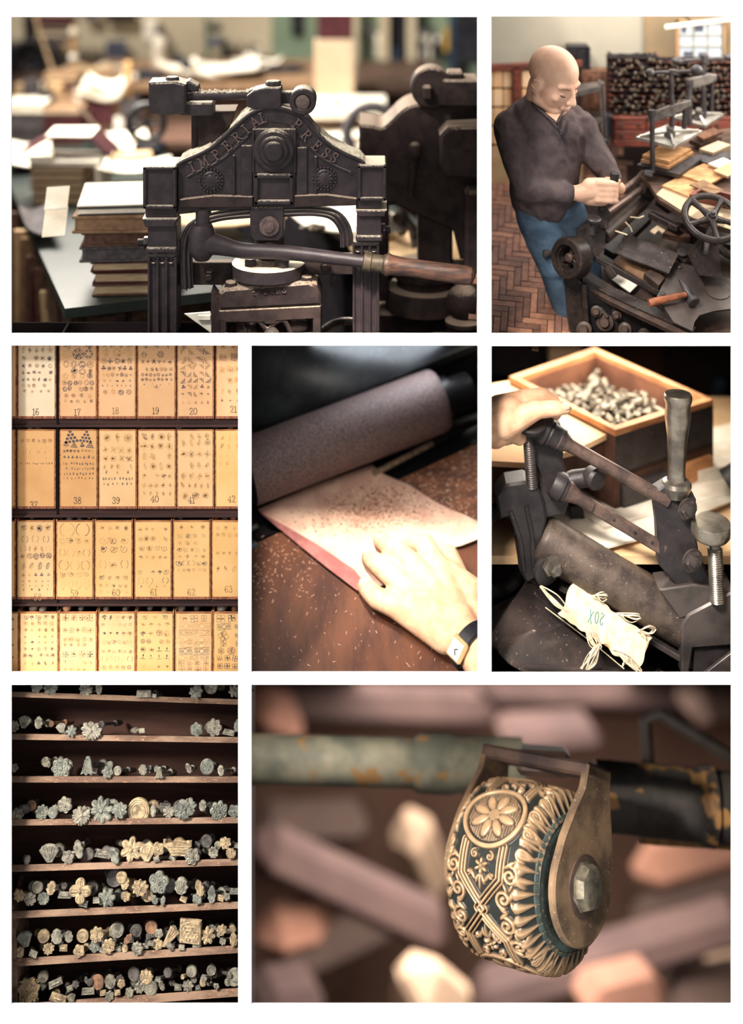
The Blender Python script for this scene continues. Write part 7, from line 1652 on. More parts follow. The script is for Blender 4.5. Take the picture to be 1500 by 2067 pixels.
def leather():
    t = thing('leather_sheet', 'pink suede leather sheet covered with shavings being fed under the roller', 'leather', tab(760, 1050))
    out = [(520, 1028), (620, 985), (751, 938), (773, 956), (800, 968), (828, 979), (859, 1001), (885, 1016), (910, 1028), (940, 1040), (968, 1054), (974, 1060), (972, 1084), (955, 1092), (930, 1102), (905, 1107), (860, 1130), (780, 1180), (721, 1192), (700, 1176), (640, 1128), (580, 1078), (540, 1045)]
    m = MB(); n = len(out); c = (760, 1060)
    def hgt(x, y): return .0075+.003*mnoise.noise((x*.02, y*.02, 0))+max(0, (x-880)/100)*.012
    rings = []
    K = 10
    for k in range(K+1):
        q = 1-k/K*.999; rings.append([tab(c[0]+(x-c[0])*q, c[1]+(y-c[1])*q, hgt(c[0]+(x-c[0])*q, c[1]+(y-c[1])*q)) for x, y in out])
    low = [tab(x, y, .0035) for x, y in out]
    vs = [v for r_ in rings for v in r_]+low; fs = []
    for k in range(K):
        for i in range(n): fs.append((k*n+i, k*n+(i+1) % n, (k+1)*n+(i+1) % n, (k+1)*n+i))
    for i in range(n): fs.append((i, (i+1) % n, (K+1)*n+(i+1) % n, (K+1)*n+i))
    m.add(vs, fs); m.build('suede_side', M_SUEDE, t, sharp=1.2)
    m = MB(); e = [(524, 1034), (580, 1080), (640, 1130), (700, 1176), (721, 1192), (742, 1184), (716, 1150), (640, 1098), (585, 1066)]
    m.prism([tab(x, y, .0125+.001*(i % 2)) for i, (x, y) in enumerate(e)], N4*-.002); o = m.build('turned_edge', M_SUEDE_SHADED, t); o['label'] = 'turned edge of the leather, its shade painted mauve'
    rg = random.Random(5); m = MB()
    for k in range(1500):
        x, y = rg.gauss(760, 72), rg.gauss(1030, 32)
        if not (y > 965+(751-x)*.42 if x < 760 else y > 962+(x-760)*.33) or y > 1085+(x-620)*.5 or x > 960 or y > 1112: continue
        p = tab(x, y, hgt(x, y)+.0006); r = rg.uniform(.0008, .0026)*(1.5 if rg.random() < .12 else 1); M = Matrix.Rotation(rg.uniform(0, 6), 3, N4) @ Matrix.Rotation(rg.uniform(-.6, .6), 3, 'X')
        q = [M @ V(r*rg.uniform(.8, 2.2), 0, 0), M @ V(0, r*.8, .0004), M @ V(-r*rg.uniform(.8, 2), 0, 0), M @ V(0, -r*.8, 0)]
        m.add([p+a for a in q]+[p+N4*r*rg.uniform(.5, 1.1)], [(0, 1, 4), (1, 2, 4), (2, 3, 4), (3, 0, 4)])
    stuff(m.build('shavings', M_FLAKE, t))
    m = MB()
    for k in range(900):
        x, y = rg.gauss(745, 62), rg.gauss(1022, 28)
        if not (y > 965+(751-x)*.42 if x < 760 else y > 962+(x-760)*.33) or y > 1080+(x-620)*.5 or x > 950: continue
        p = tab(x, y, hgt(x, y)+.0007); r = rg.uniform(.0008, .0022)*(1.8 if rg.random() < .1 else 1); M = Matrix.Rotation(rg.uniform(0, 6), 3, N4)
        q = [M @ V(r*rg.uniform(.8, 2), 0, 0), M @ V(0, r*.7, .0004), M @ V(-r*rg.uniform(.8, 2), 0, 0), M @ V(0, -r*.7, 0)]
        m.add([p+a for a in q]+[p+N4*r*.5], [(0, 1, 4), (1, 2, 4), (2, 3, 4), (3, 0, 4)])
    stuff(m.build('flake_shadows', mat('flake_shadow_brown', srgb(150, 96, 74), srgb(110, 66, 54), rough=.9, spec=.05, scale=300), t))  # dark chips painted as the shadows between the flakes
    m = MB()
    for k in range(420):
        if rg.random() < .55: x, y = rg.uniform(508, 640), rg.uniform(1090, 1200)+rg.gauss(0, 10)
        else: x, y = rg.uniform(508, 964), rg.uniform(1100, 1350)
        if rg.random() < .25: x, y = rg.uniform(830, 964), rg.uniform(960, 1010)
        if 520 < x < 975 and y < 1192-max(0, x-721)*.47+min(0, x-721)*-.0 and (x > 721 or y < 1028+(x-520)*.83): continue
        p = tab(x, y, .0034); r = rg.uniform(.0008, .0022); M = Matrix.Rotation(rg.uniform(0, 6), 3, N4)
        q = [M @ V(r*2.2, 0, 0), M @ V(0, r*.6, 0), M @ V(-r*2.2, 0, 0), M @ V(0, -r*.6, 0)]
        m.add([p+a for a in q]+[p+N4*r*.8], [(0, 1, 4), (1, 2, 4), (2, 3, 4), (3, 0, 4)])
    stuff(tag(m.build('table_shavings', M_FLAKE), 'pale leather shavings scattered over the brown feed table', 'shavings'))
leather()
def feeding_hand():
    t = thing('person', "person's right hand with a wristwatch, fingers spread pushing the pink leather", 'person', tab(850, 1200, .02))
    m = MB(); h = lambda x, y, z: tab(x, y, z)
    W = h(950, 1302, .060); W2 = h(1040, 1392, .075)
    m.capsule(W2, W, .048, .043, 20); m.capsule(W+V(-.004, 0, .0), h(925, 1258, .062), .042, .042, 20)
    mcp = [(797, 1222, .047, .025), (815, 1184, .057, .0255), (846, 1152, .062, .026), (886, 1146, .060, .026)]
    for x, y, z, r in mcp: m.capsule(h(935, 1270, .058), h(x, y, z), .038, r, 16); m.capsule(h(900, 1285, .05), h(x, y, z-.004), .034, r, 16)
    m.capsule(h(880, 1250, .05), h(850, 1215, .05), .045, .04, 16)
    m.capsule(h(950, 1200, .05), h(905, 1160, .05), .036, .03, 16); m.capsule(h(955, 1260, .05), h(940, 1195, .045), .036, .032, 16)
    F_ = [((797, 1222, .047), (763, 1208, .046), (744, 1192, .030), (736, 1184, .022), .0225),
          ((815, 1184, .057), (775, 1148, .058), (752, 1131, .036), (744, 1126, .024), .0225),
          ((846, 1152, .062), (803, 1112, .062), (776, 1097, .037), (768, 1094, .024), .0225),
          ((886, 1146, .060), (856, 1098, .058), (832, 1094, .036), (824, 1096, .025), .0225)]
    for a, b, c, d, r in F_:
        m.capsule(h(*a), h(*b), r*1.12, r, 14); m.capsule(h(*b), h(*c), r*1.02, r*.86, 14); m.capsule(h(*c), h(*d), r*.86, r*.72, 14)
    m.capsule(h(945, 1215, .04), h(905, 1120, .035), .028, .022, 14); m.capsule(h(905, 1120, .035), h(868, 1106, .022), .021, .016, 14)
    clip_wall(clip_row(clip(organic(m, 'hand', M_SKIN, t, .0035, 5), 974, True), 1364, False))
    nail = mat('finger_nail', srgb(228, 190, 160), rough=.3, spec=.5)
    for a, b, c, d, r in F_:
        p, q = h(*c), h(*d); u = (q-p).normalized(); s_ = u.cross(N4).normalized(); nn = s_.cross(u).normalized(); nn = nn if nn.dot(N4) > 0 else -nn
        mm = MB(); mm.sph(p+(q-p)*.72+nn*r*.6, (r*.5, r*.62, r*.22), Matrix((s_, u, nn)).transposed(), 12, 8); mm.build('nail', nail, t)
    # watch on the wrist
    w = thing('wristwatch', 'gold square-cased wristwatch with a black strap on the feeding hand', 'watch', W)
    ax = (W2-W).normalized(); up = (N4-ax*ax.dot(N4)).normalized(); sd = ax.cross(up); c = W+ax*.006
    mm = MB(); mm.lathe(c-ax*.016, ax, [(0, .049), (.003, .0515), (.029, .0525), (.032, .050)], 40); clip_wall(clip_row(clip(mm.build('strap', M_BLACK, w), 974, True), 1364, False))
    Mx = Matrix((sd, ax, up)).transposed(); kk = (up*.62-sd*.78).normalized() if (up*.62-sd*.78).x < 0 else (up*.62+sd*.78).normalized()
    s2 = ax.cross(kk).normalized(); Mx = Matrix((s2, ax, kk)).transposed()
    mm = MB(); mm.box(c+kk*.052, (.046, .040, .012), Mx, .004); mm.build('watch_case', mat('watch_gold', srgb(236, 206, 150), rough=.3, metal=.6, spec=.5), w)
    mm = MB(); mm.box(c+kk*.0585, (.034, .030, .003), Mx, .001); mm.build('watch_face', mat('watch_face_white', srgb(250, 244, 230), rough=.2, spec=.5), w)
    for L_, an in ((.011, .6), (.008, 2.2)):
        mm = MB(); dv = s2*math.cos(an)+ax*math.sin(an); mm.bar(c+kk*.0605, c+kk*.0605+dv*L_, .002, .0008, kk); mm.build('watch_hand', M_BLACK, w)
feeding_hand()
struct(wallq(496, 686, 976, 1366, 1.0, .01).build('wall_back', M_RAIL))
# ================================================================== 5: the spine-rounding rollers and the hand on the screw
spot('fill_rollers', V(.55, -1.3, 2.6), P(1230, 1060, .2), 1.9, (1, .9, .8), .3, 26)  # unseen spotlight added to light the rollers from the front
fill_from_above('fill_tray', 1170, 689, .66, 8.5, (1, .9, .76), .5, .6)  # unseen light added above to brighten tray and lid
M_ROLL5 = mat('worn_roller', srgb(98, 84, 74), srgb(64, 54, 50), rough=.5, metal=.3, spec=.45, scale=26, bump=.25, bscale=220, bdist=.0008, speck=srgb(158, 136, 112), sscale=260, samt=.66)
M_CAST = mat('black_cast', srgb(52, 46, 46), srgb(34, 30, 32), rough=.5, spec=.45, scale=30, bump=.35, bscale=160, bdist=.0012, speck=srgb(112, 100, 92), sscale=160, samt=.69)
M_CHROME = mat('worn_chrome', srgb(176, 166, 150), srgb(120, 112, 104), rough=.28, metal=.8, spec=.5, scale=20)
M_SLAB = mat('grey_slab_steel', srgb(92, 82, 78), srgb(64, 58, 56), rough=.4, metal=.35, spec=.5, scale=14)
M_BLANK = mat('dark_leather', srgb(86, 72, 66), srgb(58, 50, 48), rough=.6, spec=.3, scale=14, bump=.5, bscale=200, bdist=.001, speck=srgb(150, 128, 112), sscale=130, samt=.66)
M_CREAMP = mat('cream_spine_paper', srgb(248, 232, 200), srgb(226, 200, 160), rough=.85, spec=.1, scale=30, stretch=(3, 3, .8))
M_STRING = mat('frayed_string', srgb(244, 228, 200), srgb(206, 184, 154), rough=.95, spec=.05, scale=100)
M_TRAYW = mat('tray_wood', srgb(206, 148, 100), srgb(166, 110, 74), rough=.6, spec=.25, scale=12, stretch=(1, 1, 4))
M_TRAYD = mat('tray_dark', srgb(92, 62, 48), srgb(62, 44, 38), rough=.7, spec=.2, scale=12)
M_TYPE = mat('type_metal', srgb(150, 138, 120), srgb(44, 40, 38), rough=.25, metal=.6, spec=.5, scale=60)
M_BROWNT = mat('bench_paper', srgb(226, 192, 150), srgb(204, 164, 122), rough=.85, spec=.1, scale=6)
def q5(px, py, y=.10): return P(px, py, y)
def rounding_machine():
    t = thing('rounding_machine', 'black iron spine rounding machine with a long brown roller and two steel rods', 'machine', P(1230, 1364, .2))
    B = lambda name, m, mt=M_CAST, par=None: m.build(name, mt, par or t)
    y0 = .11; f = F(y0); s = S(y0)
    # main axis of the rods in space: from left-back to right-front
    A, Bv = P(1110, 876, .12), P(1350, 1012, .09)
    ax = (Bv-A).normalized()
    # left upright: plate with two bosses
    m = MB(); m.prism([(1068, 880), (1080, 856), (1105, 848), (1130, 856), (1140, 880), (1136, 930), (1146, 960), (1150, 1010), (1140, 1040), (1088, 1048), (1092, 960), (1082, 940), (1070, 925)], 34, F(.135), 3, w0=0); up = B('upright_plate', m)
    m = MB(); m.lathe(A-ax*.02, ax, [(-.02, .028), (.0, .032), (.012, .032), (.016, .028), (.02, .029), (.024, .026), (.05, .024)], 36); B('upper_boss', m, M_CAST, up)
    m = MB(); m.lathe(A+ax*.012, ax, [(0, .024), (.01, .025), (.022, .020), (.034, .0145), (.05, .0135), ((Bv-A).length-.012, .0135)], 28); B('upper_rod', m, M_BRNST)
    A2, B2 = P(1136, 986, .115), P(1345, 1112, .09); a2 = (B2-A2).normalized()
    m = MB(); m.lathe(A2-a2*.012, a2, [(-.014, .024), (0, .030), (.01, .030), (.012, .026), (.018, .026)], 32); B('lower_boss', m, M_CAST, up)
    m = MB(); m.lathe(A2, a2, [(0, .022), (.012, .023), (.026, .017), (.04, .0135), (.07, .0135)], 28); m.bar(A2+a2*.06, B2, .011, .026, bev=.003); B('lower_rod', m, M_BRNST)
    m = MB(); c = A2+a2*.1; [m.sph(A2+a2*q+V(0, -.006, .002), .0035, n=8, m=5) for q in (.12, .17, .21)]; B('rod_rivet', m, M_CAST)
    # left casting
    m = MB(); m.prism([(1000, 1000), (1022, 978), (1060, 972), (1086, 985), (1098, 1010), (1104, 1050), (1094, 1100), (1088, 1165), (1064, 1180), (1048, 1150), (1040, 1060), (1026, 1046), (1008, 1050)], 60, F(.12), 5, w0=0); lc = B('left_casting', m)
    for pts in ([(1030, 1030), (1050, 1090), (1058, 1150)], [(1062, 1020), (1074, 1080), (1078, 1140)]):
        m = MB(); m.tube([F(.12)(x, y, -2) for x, y in pts], .005, 8); B('casting_rib', m, M_CAST, lc)
    m = MB(); m.tube([F(.15)(x, y, 0) for x, y in [(1130, 985), (1160, 968), (1196, 962)]], [.022, .02, .018], 16); m.lathe(P(1196, 962, .14), (.6, -1, -.1), [(-.01, .02), (.012, .024), (.02, .02)], 24); B('rear_link', m)
    m = MB(); c = P(1010, 1110, .2); m.torus(c, (.9, -1, .1), .085, .016, 40, 10); clip(B('side_wheel', m), 982, False)
    m = MB(); m.lathe(P(1112, 1140, .1), V(.5, -1, -.1), [(0, .022), (.008, .022), (.01, .016), (.024, .015), (.028, .01)], 6); B('left_nut', m, M_CHROME)
    m = MB(); m.lathe(P(1100, 1148, .115), V(.5, -1, -.1), [(0, .03), (.012, .03), (.014, .026)], 28); B('left_washer', m)
    # clamping screw on the left
    S0, S1 = P(1066, 866, .11), P(1074, 984, .125); sx = (S1-S0).normalized(); L = (S1-S0).length
    m = MB(); pr = []
    n = 26
    for i in range(n): pr += [(L*i/n, .0105), (L*(i+.5)/n, .0125)]
    m.lathe(S0, sx, pr, 20); B('clamp_screw', m, M_SLAB)
    m = MB(); m.lathe(P(1072, 852, .10), V(.05, -.3, 1), [(-.016, .012), (-.012, .03), (-.002, .033), (.002, .03), (.004, .0)], 32); B('screw_head', m, M_CAST)
    # roller
    R0, R1 = P(1096, 1088, .15), P(1392, 1262, .12); ra = (R1-R0).normalized(); rr_ = .050
    m = MB(); m.lathe(R0, ra, [(-.012, rr_*.8), (-.006, rr_*.95), (0, rr_), ((R1-R0).length, rr_), ((R1-R0).length+.004, rr_*.9)], 64); B('roller', m, M_ROLL5)
    m = MB(); m.lathe(R0-ra*.012, -ra, [(0, .02), (.05, .02)], 20); B('roller_journal', m, M_CAST)
    m = MB(); m.bar(P(1130, 1180, .13), P(1420, 1352, .10), .03, .012, bev=.002); B('scraper_bar', m, M_SLAB)
    # rear frame members
    m = MB(); m.bar(P(1200, 1110, .32), P(1345, 1042, .30), .02, .035, bev=.003); m2 = m; B('rear_frame_bar', m)
    m = MB(); m.bar(P(1160, 1015, .3), P(1180, 1130, .3), .03, .04, (0, 1, 0), .003); B('rear_frame_post', m)
    m = MB(); m.prism([(1180, 1100), (1345, 1052), (1345, 1175), (1250, 1160)], 8, F(.34), 0, w0=0); B('rear_frame_web', m, M_RAIL)
    # right upright
    m = MB(); m.prism([(1318, 995), (1345, 978), (1392, 988), (1406, 1010), (1402, 1060), (1412, 1120), (1440, 1180), (1420, 1200), (1370, 1190), (1330, 1140), (1326, 1060)], 36, F(.085), 4, w0=0); ru = B('right_upright', m)
    for (x, y, r) in ((1386, 1026, .022), (1396, 1130, .024)):
        m = MB(); m.lathe(P(x, y, .07), V(.45, -1, -.05), [(0, r), (.006, r)], 28); hexnut(m, P(x, y, .066), V(.45, -1, -.05), r*.85, .014); m.lathe(P(x+3, y+2, .052), V(.45, -1, -.05), [(0, r*.45), (.012, r*.45), (.014, r*.3)], 16); B('upright_nut', m, M_SLAB, ru)
    m = MB(); m.lathe(P(1365, 1000, .10), V(.02, 0, 1), [(0, .026), (.012, .03), (.022, .032), (.03, .028), (.034, .02), (.05, .0175), (.12, .021), (.165, .027), (.19, .026), (.198, .029), (.206, .0295), (.212, .027), (.213, .0)], 36)
    o = B('turned_handle', m, M_CHROME); o['label'] = 'turned grey steel handle standing upright'
    # right screw with knurled knob
    m = MB(); m.lathe(P(1436, 1062, .055), V(.02, -.12, 1), [(-.03, .014), (-.022, .036), (-.014, .041), (.004, .041), (.009, .038), (.0095, .031), (.007, .0)], 44); B('knob', m, M_CHROME)
    T0, T1 = P(1442, 1078, .06), P(1448, 1215, .065); sx = (T1-T0).normalized(); L = (T1-T0).length; pr = [(0, .012), (L*.2, .012)]; n = 24
    for i in range(n): pr += [(L*(.2+.8*i/n), .0135), (L*(.2+.8*(i+.5)/n), .0155)]
    m = MB(); m.lathe(T0, sx, pr, 20); B('knob_screw', m, M_CHROME)
    # right bearing block
    m = MB(); m.prism([(1376, 1262), (1390, 1240), (1475, 1196), (1540, 1200), (1540, 1300), (1400, 1310), (1392, 1362), (1376, 1362)], 40, F(.07), 4, w0=0); m.prism([(1330, 1190), (1400, 1180), (1480, 1190), (1476, 1200), (1392, 1244), (1372, 1250)], 70, F(.075), 3, w0=0); B('bearing_block', m, M_SLAB)
    m = MB(); m.prism([(1400, 1312), (1540, 1282), (1540, 1366), (1400, 1366)], 40, F(.08), 3, w0=0); B('lower_block', m, M_CAST)
    m = MB(); m.prism([(1420, 1362), (1500, 1300), (1540, 1300), (1540, 1366)], 10, F(.02), 1, w0=0); B('front_plate', m, M_SLAB)
rounding_machine()
def leather_bed():
    t = thing('leather_blanket', 'dark brown speckled leather blanket curving down at the lower left under the spine paper', 'leather', P(1150, 1366, .1))
    # sheet spanned by an edge at the rear and a drop to the front
    top = [(960, 1240), (1020, 1212), (1045, 1198), (1066, 1168), (1090, 1180), (1180, 1245), (1330, 1348), (1352, 1362)]
    bot = [(960, 1300), (1000, 1310), (1010, 1320), (1030, 1340), (1060, 1356), (1100, 1362), (1200, 1364), (1300, 1365)]
    T, Bt = curve(top, 4), curve(bot, 4); m = MB(); n = len(T)
    def fn(u, v):
        i = min(int(u*(n-1)+.5), n-1); x = T[i][0]+(Bt[i][0]-T[i][0])*v; y = T[i][1]+(Bt[i][1]-T[i][1])*v
        return P(x, y, .13-.10*v+.02*math.sin(v*3.1))
    g = MB().grid(fn, n-1, 8); m.add(g.v, g.f); m.add([p+V(0, .004, -.004) for p in g.v], g.f); clip(m.build('leather', M_BLANK, t), 982, False)
    m = MB(); m.tube([P(x, y, d) for x, y, d in ((1101, 1226, .10), (1140, 1255, .095), (1200, 1300, .085), (1260, 1350, .07))], .0012, 6); m.build('seam_thread', M_STRING, t)
leather_bed()
def spine():
    t = thing('spine_lining', 'cream curved paper spine marked in green with frayed strings, lying below the roller', 'paper', P(1230, 1340, .06))
    A, Bv = P(1142, 1206, .095), P(1300, 1318, .065); ax = (Bv-A).normalized(); side = (P(1180, 1185, .11)-P(1124, 1224, .085)).normalized(); side = (side-ax*side.dot(ax)).normalized(); up = side.cross(ax).normalized(); up = up if up.z > 0 else -up
    L = (Bv-A).length; W = .040; m = MB()
    def fn(u, v, h=0):
        a = (v-.5)*1.9; e = .003*mnoise.noise((u*9, v*3, 1))*(1 if .02 < v < .98 else 2.4)
        return A+ax*(u*L+.004*math.sin(v*7))+side*(W*math.sin(a)*1.05+e)+up*(W*.75*math.cos(a)-.018+h)
    g = MB().grid(lambda u, v: fn(u, v), 40, 14); m.add(g.v, g.f); g2 = MB().grid(lambda u, v: fn(u, v, -.0035), 40, 14); m.add(g2.v, g2.f)
    nv = 15; e = [i*nv for i in range(41)]+[40*nv+j for j in range(1, nv)]+[i*nv+nv-1 for i in range(39, -1, -1)]+[j for j in range(nv-2, 0, -1)]; k = len(g.v)
    m.f += [(e[i], e[(i+1) % len(e)], e[(i+1) % len(e)]+k, e[i]+k) for i in range(len(e))]
    m.build('spine_paper', M_CREAMP, t)
    m = MB(); ring = [A+ax*(L*.995)+side*(W*math.sin(a)*1.0)+up*(W*.75*math.cos(a)-.019) for a in np.linspace(-.93, .93, 12)]
    m.prism(ring, -ax*.12); o = m.build('book_block', mat('block_end', srgb(196, 150, 100), srgb(160, 118, 78), rough=.8, scale=60), t)
    m = MB(); X0 = .30
    for ch, du in zip('X02', (0, .075, .145)):
        def pl(u, v):
            cu, cv = X0+du*.9-(u-.3)*.07+.015, .44+du*.8-(v-.5)*.26
            return fn(cu, cv, .0006)
        strokes(m, ch, pl, .0016, .0004, up)
    m.build('green_mark', mat('green_ink', srgb(52, 128, 122), rough=.6), t)
    rg = random.Random(4)
    def tuft(x0, y0, d0, x1, y1, d1, n, spread, label_=None):
        m = MB()
        for k in range(n):
            a, b = P(x0+rg.uniform(-6, 6), y0+rg.uniform(-3, 3), d0), P(x1+rg.uniform(-spread, spread), y1+rg.uniform(-spread*.6, spread*.6), d1)
            c = (a+b)/2+V(rg.uniform(-.006, .006), -.006, rg.uniform(-.012, .012)); m.tube([tuple(p) for p in curve([tuple(a), tuple(c), tuple(b)], 6)], rg.uniform(.0008, .0018), 5)
        m.build('frayed_string', M_STRING, t)
    tuft(1150, 1236, .075, 1092, 1184, .095, 7, 4); tuft(1186, 1262, .07, 1208, 1310, .06, 12, 7); tuft(1206, 1300, .06, 1180, 1352, .05, 9, 9); tuft(1242, 1312, .055, 1290, 1354, .045, 11, 8); tuft(1262, 1338, .05, 1268, 1322, .05, 6, 6)
    tuft(1200, 1204, .09, 1236, 1200, .1, 6, 4); tuft(1250, 1240, .085, 1300, 1244, .09, 6, 5); tuft(1290, 1272, .075, 1322, 1268, .085, 6, 5); tuft(1300, 1280, .07, 1304, 1300, .075, 4, 4)
spine()
def screw_hand():
    t = thing('person', "person's hand reaching in from the left edge to turn the clamp screw", 'person', P(1030, 890, .1))
    h = lambda x, y, w: P(x, y, .10+w*.001); m = MB()
    s = .00104
    m.capsule(h(920, 870, 10), h(985, 856, 0), .040, .042, 18); m.capsule(h(985, 856, 0), h(1028, 838, 0), .042, .040, 18)
    m.capsule(h(1000, 880, -6), h(1030, 858, -12), .026, .028, 16); m.capsule(h(1010, 830, 20), h(1060, 812, 18), .034, .026, 16)
    # thumb
    m.capsule(h(1018, 858, -16), h(1080, 828, -26), .031, .0205, 16); m.capsule(h(1080, 828, -26), h(1126, 824, -26), .0185, .0165, 16); m.capsule(h(1122, 824, -26), h(1142, 824, -24), .0165, .0125, 16)
    # index curls over the knob, the others behind it
    m.capsule(h(1060, 806, 14), h(1096, 800, 20), .0215, .018, 16); m.capsule(h(1096, 800, 20), h(1116, 812, 24), .018, .016, 14); m.capsule(h(1116, 812, 24), h(1122, 836, 24), .0155, .0125, 14)
    m.capsule(h(1050, 808, 34), h(1088, 806, 44), .02, .017, 14); m.capsule(h(1088, 806, 44), h(1104, 836, 46), .016, .013, 14)
    m.capsule(h(1030, 872, 0), h(1048, 884, 6), .02, .016, 14); m.capsule(h(1020, 882, 14), h(1052, 876, 30), .018, .014, 14)
    clip(organic(m, 'hand', M_SKIN, t, .0032, 4), 982, False)
    nail = MATS['finger_nail']; a = h(1143, 822, -38); m = MB(); m.sph(h(1142, 820, -36), (.0105, .003, .0085), Matrix.Rotation(-.05, 3, 'Y'), 14, 8); m.build('nail', nail, t)
    m = MB()
    for k, x in enumerate((1058, 1064)): pass
screw_hand()
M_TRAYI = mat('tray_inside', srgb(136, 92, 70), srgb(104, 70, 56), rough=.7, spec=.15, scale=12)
# ---- the tray of type and the papers behind
def tray():
    zt = P(1240, 960, .52).z
    def fl(px, py, dz): # point on plane z=zt+dz
        z = zt+dz; k = (ZC-z)/(ZC-(2067-py)/1000); return V(XC+(px/1000-XC)*k, D*k-D, z)
    H = .19
    c = [fl(1028, 760, H), fl(1200, 702, H), fl(1440, 806, H), fl(1242, 868, H)]
    t = thing('type_tray', 'wooden tray heaped with small metal type standing out of focus behind the machine', 'tray', (c[0]+c[2])/2-V(0, 0, H))
    ctr = sum(c, V(0, 0, 0))/4
    for i in range(4):
        a, b = c[i], c[(i+1) % 4]; ia, ib = a+(ctr-a)*.10, b+(ctr-b)*.10
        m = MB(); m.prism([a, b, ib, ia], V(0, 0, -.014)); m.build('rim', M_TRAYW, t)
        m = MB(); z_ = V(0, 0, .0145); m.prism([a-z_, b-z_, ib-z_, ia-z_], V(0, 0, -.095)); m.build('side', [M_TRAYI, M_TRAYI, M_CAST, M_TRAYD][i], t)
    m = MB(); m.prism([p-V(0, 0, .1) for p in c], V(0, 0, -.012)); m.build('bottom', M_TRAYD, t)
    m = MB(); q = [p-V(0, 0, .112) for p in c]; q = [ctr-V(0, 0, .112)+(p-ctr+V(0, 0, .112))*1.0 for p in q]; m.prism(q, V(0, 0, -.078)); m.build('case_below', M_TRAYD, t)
    a, b = c[3]-V(0, 0, .115), c[2]-V(0, 0, .115); n = V(b.y-a.y, a.x-b.x, 0).normalized(); n = n if n.y < 0 else -n
    for k in range(2):
        p, r = a+(b-a)*(.04+.48*k), a+(b-a)*(.48+.48*k); m = MB(); m.bar(p+n*.006-V(0, 0, .034), r+n*.006-V(0, 0, .034), .014, .05, bev=.003); m.build('drawer_front', [M_CAST, M_TRAYW][k], t)
    rg = random.Random(8)
    for k in range(280):
        u, v = rg.uniform(.12, .88), rg.uniform(.12, .86); p = c[0]+(c[1]-c[0])*v+(c[3]-c[0])*u-V(0, 0, .085)
        m = MB(); a = V(rg.gauss(0, 1), rg.gauss(0, 1), rg.uniform(.2, 1.4)).normalized(); L = rg.uniform(.022, .042); r = rg.uniform(.005, .010); p = p+V(0, 0, rg.uniform(0, .03)+.02*math.sin(u*3))
        m.cyl(p-a*L/2, p+a*L/2, r, n=8, bev=r*.2)
        tag(m.build('metal_type', M_TYPE), 'short piece of metal type in the blurred heap inside the tray', 'type', 'metal type in the tray')
    q = [fl(984, 776, H-.02), fl(1034, 768, H-.02), fl(1226, 876, H-.02), fl(1160, 908, H-.02), fl(1060, 934, H-.02), fl(984, 930, H-.02)]
    l = thing('lid_board', 'large peach wooden lid leaning level against the front of the type tray, behind the hand', 'lid', sum(q, V(0, 0, 0))/6-V(0, 0, .06))
    m = MB(); m.prism(q, V(0, 0, -.012)); m.build('board', mat('peach_board', srgb(246, 208, 168), srgb(232, 186, 142), rough=.8, spec=.1, scale=5), l)
    cc = sum(q, V(0, 0, 0))/6; m = MB(); m.prism([cc+(p-cc)*.96-V(0, 0, .0125) for p in q], V(0, 0, -.07)); m.build('box_body', M_TRAYD, l)
    return zt, fl, c
ZT5, fl5, TC5 = tray()
M_RACKIN5 = mat('dark_cabinet', srgb(44, 34, 32), srgb(34, 28, 28), rough=.8, spec=.1, scale=6)
M_CUP5 = mat('brown_cupboard', srgb(74, 52, 44), srgb(60, 44, 40), rough=.8, spec=.1, scale=6)
def p5bg():
    z = ZT5; t = thing('work_table', 'brown paper-covered table behind the rounding machine', 'table', V(TC5[0].x, TC5[0].y, z-.03))
    c, d = fl5(1600, 800, 0), fl5(984, 800, 0)
    a, b = fl5(984, 1120, 0), fl5(1600, 1120, 0)
    m = MB(); m.prism([p-V(0, 0, .02) for p in (a, b, c, d)], V(0, 0, .018)); m.build('table_top', M_BROWNT, t)
    for k, (px, py, w, dd, an, m_, l, h) in enumerate(((1330, 985, .5, .24, .5, M_PAPER, 'bright white paper lying behind the turned handle', .006), (1440, 935, .3, .2, .4, M_PAPER, 'crumpled white paper at the right edge behind the turned handle', .03), (1210, 1060, .34, .22, .5, M_PAPER, 'white sheet seen below the two steel rods', .005), (1040, 990, .14, .12, .0, M_KRAFT, 'brown paper seen left of the clamp screw', .01))):
        p = fl5(px, py, 0); sheet(V(p.x, p.y, z+.001), w, dd, an, l, m_, h=h, curl=.012, name='paper_pile' if h > .05 else 'paper_sheet')
    q = [fl5(x, y, .012) for x, y in ((1130, 1092), (1180, 1000), (1318, 935), (1470, 905), (1478, 1010), (1350, 1062), (1200, 1112))]; m = MB(); m.prism(q, V(0, 0, -.004)); tag(m.build('paper_sheet', M_PAPER), 'largest white sheet, spread on the table between the rods and the tray', 'paper')
    pane('dark_machine', 985, 640, 1110, 745, 1.35, M_BLACK, 'dark blurred shape at the top left corner behind the hand', 'machine', .1)
    pane('cream_bundle', 1105, 690, 1170, 722, 1.3, M_CREAMB, 'small cream bundle at the top beside the tray corner', 'bundle', .1)
    pane('dark_cabinet', 1335, 640, 1560, 1000, 1.5, M_RACKIN5, 'dark brown cabinet at the right behind the tray', 'cabinet', .12)
    pane('brown_cupboard', 1170, 620, 1345, 760, 1.52, M_CUP5, 'brown cupboard front behind the far tray corner', 'cupboard', .1)
    pane('blue_book', 1440, 760, 1462, 790, 1.38, M_BLUE, 'dark blue book in the dark cabinet', 'book', .05)
    struct(wallq(979, 686, 1880, 1366, 1.62, .01).build('wall_back', M_DARKBOARD))
    m = MB(); m.tube([P(1478, 990, .4), P(1500, 975, .4), P(1540, 970, .4)], .05, 16); tag(m.build('dark_drum', M_CAST), 'dark drum end at the right edge behind the knob', 'drum')
p5bg()
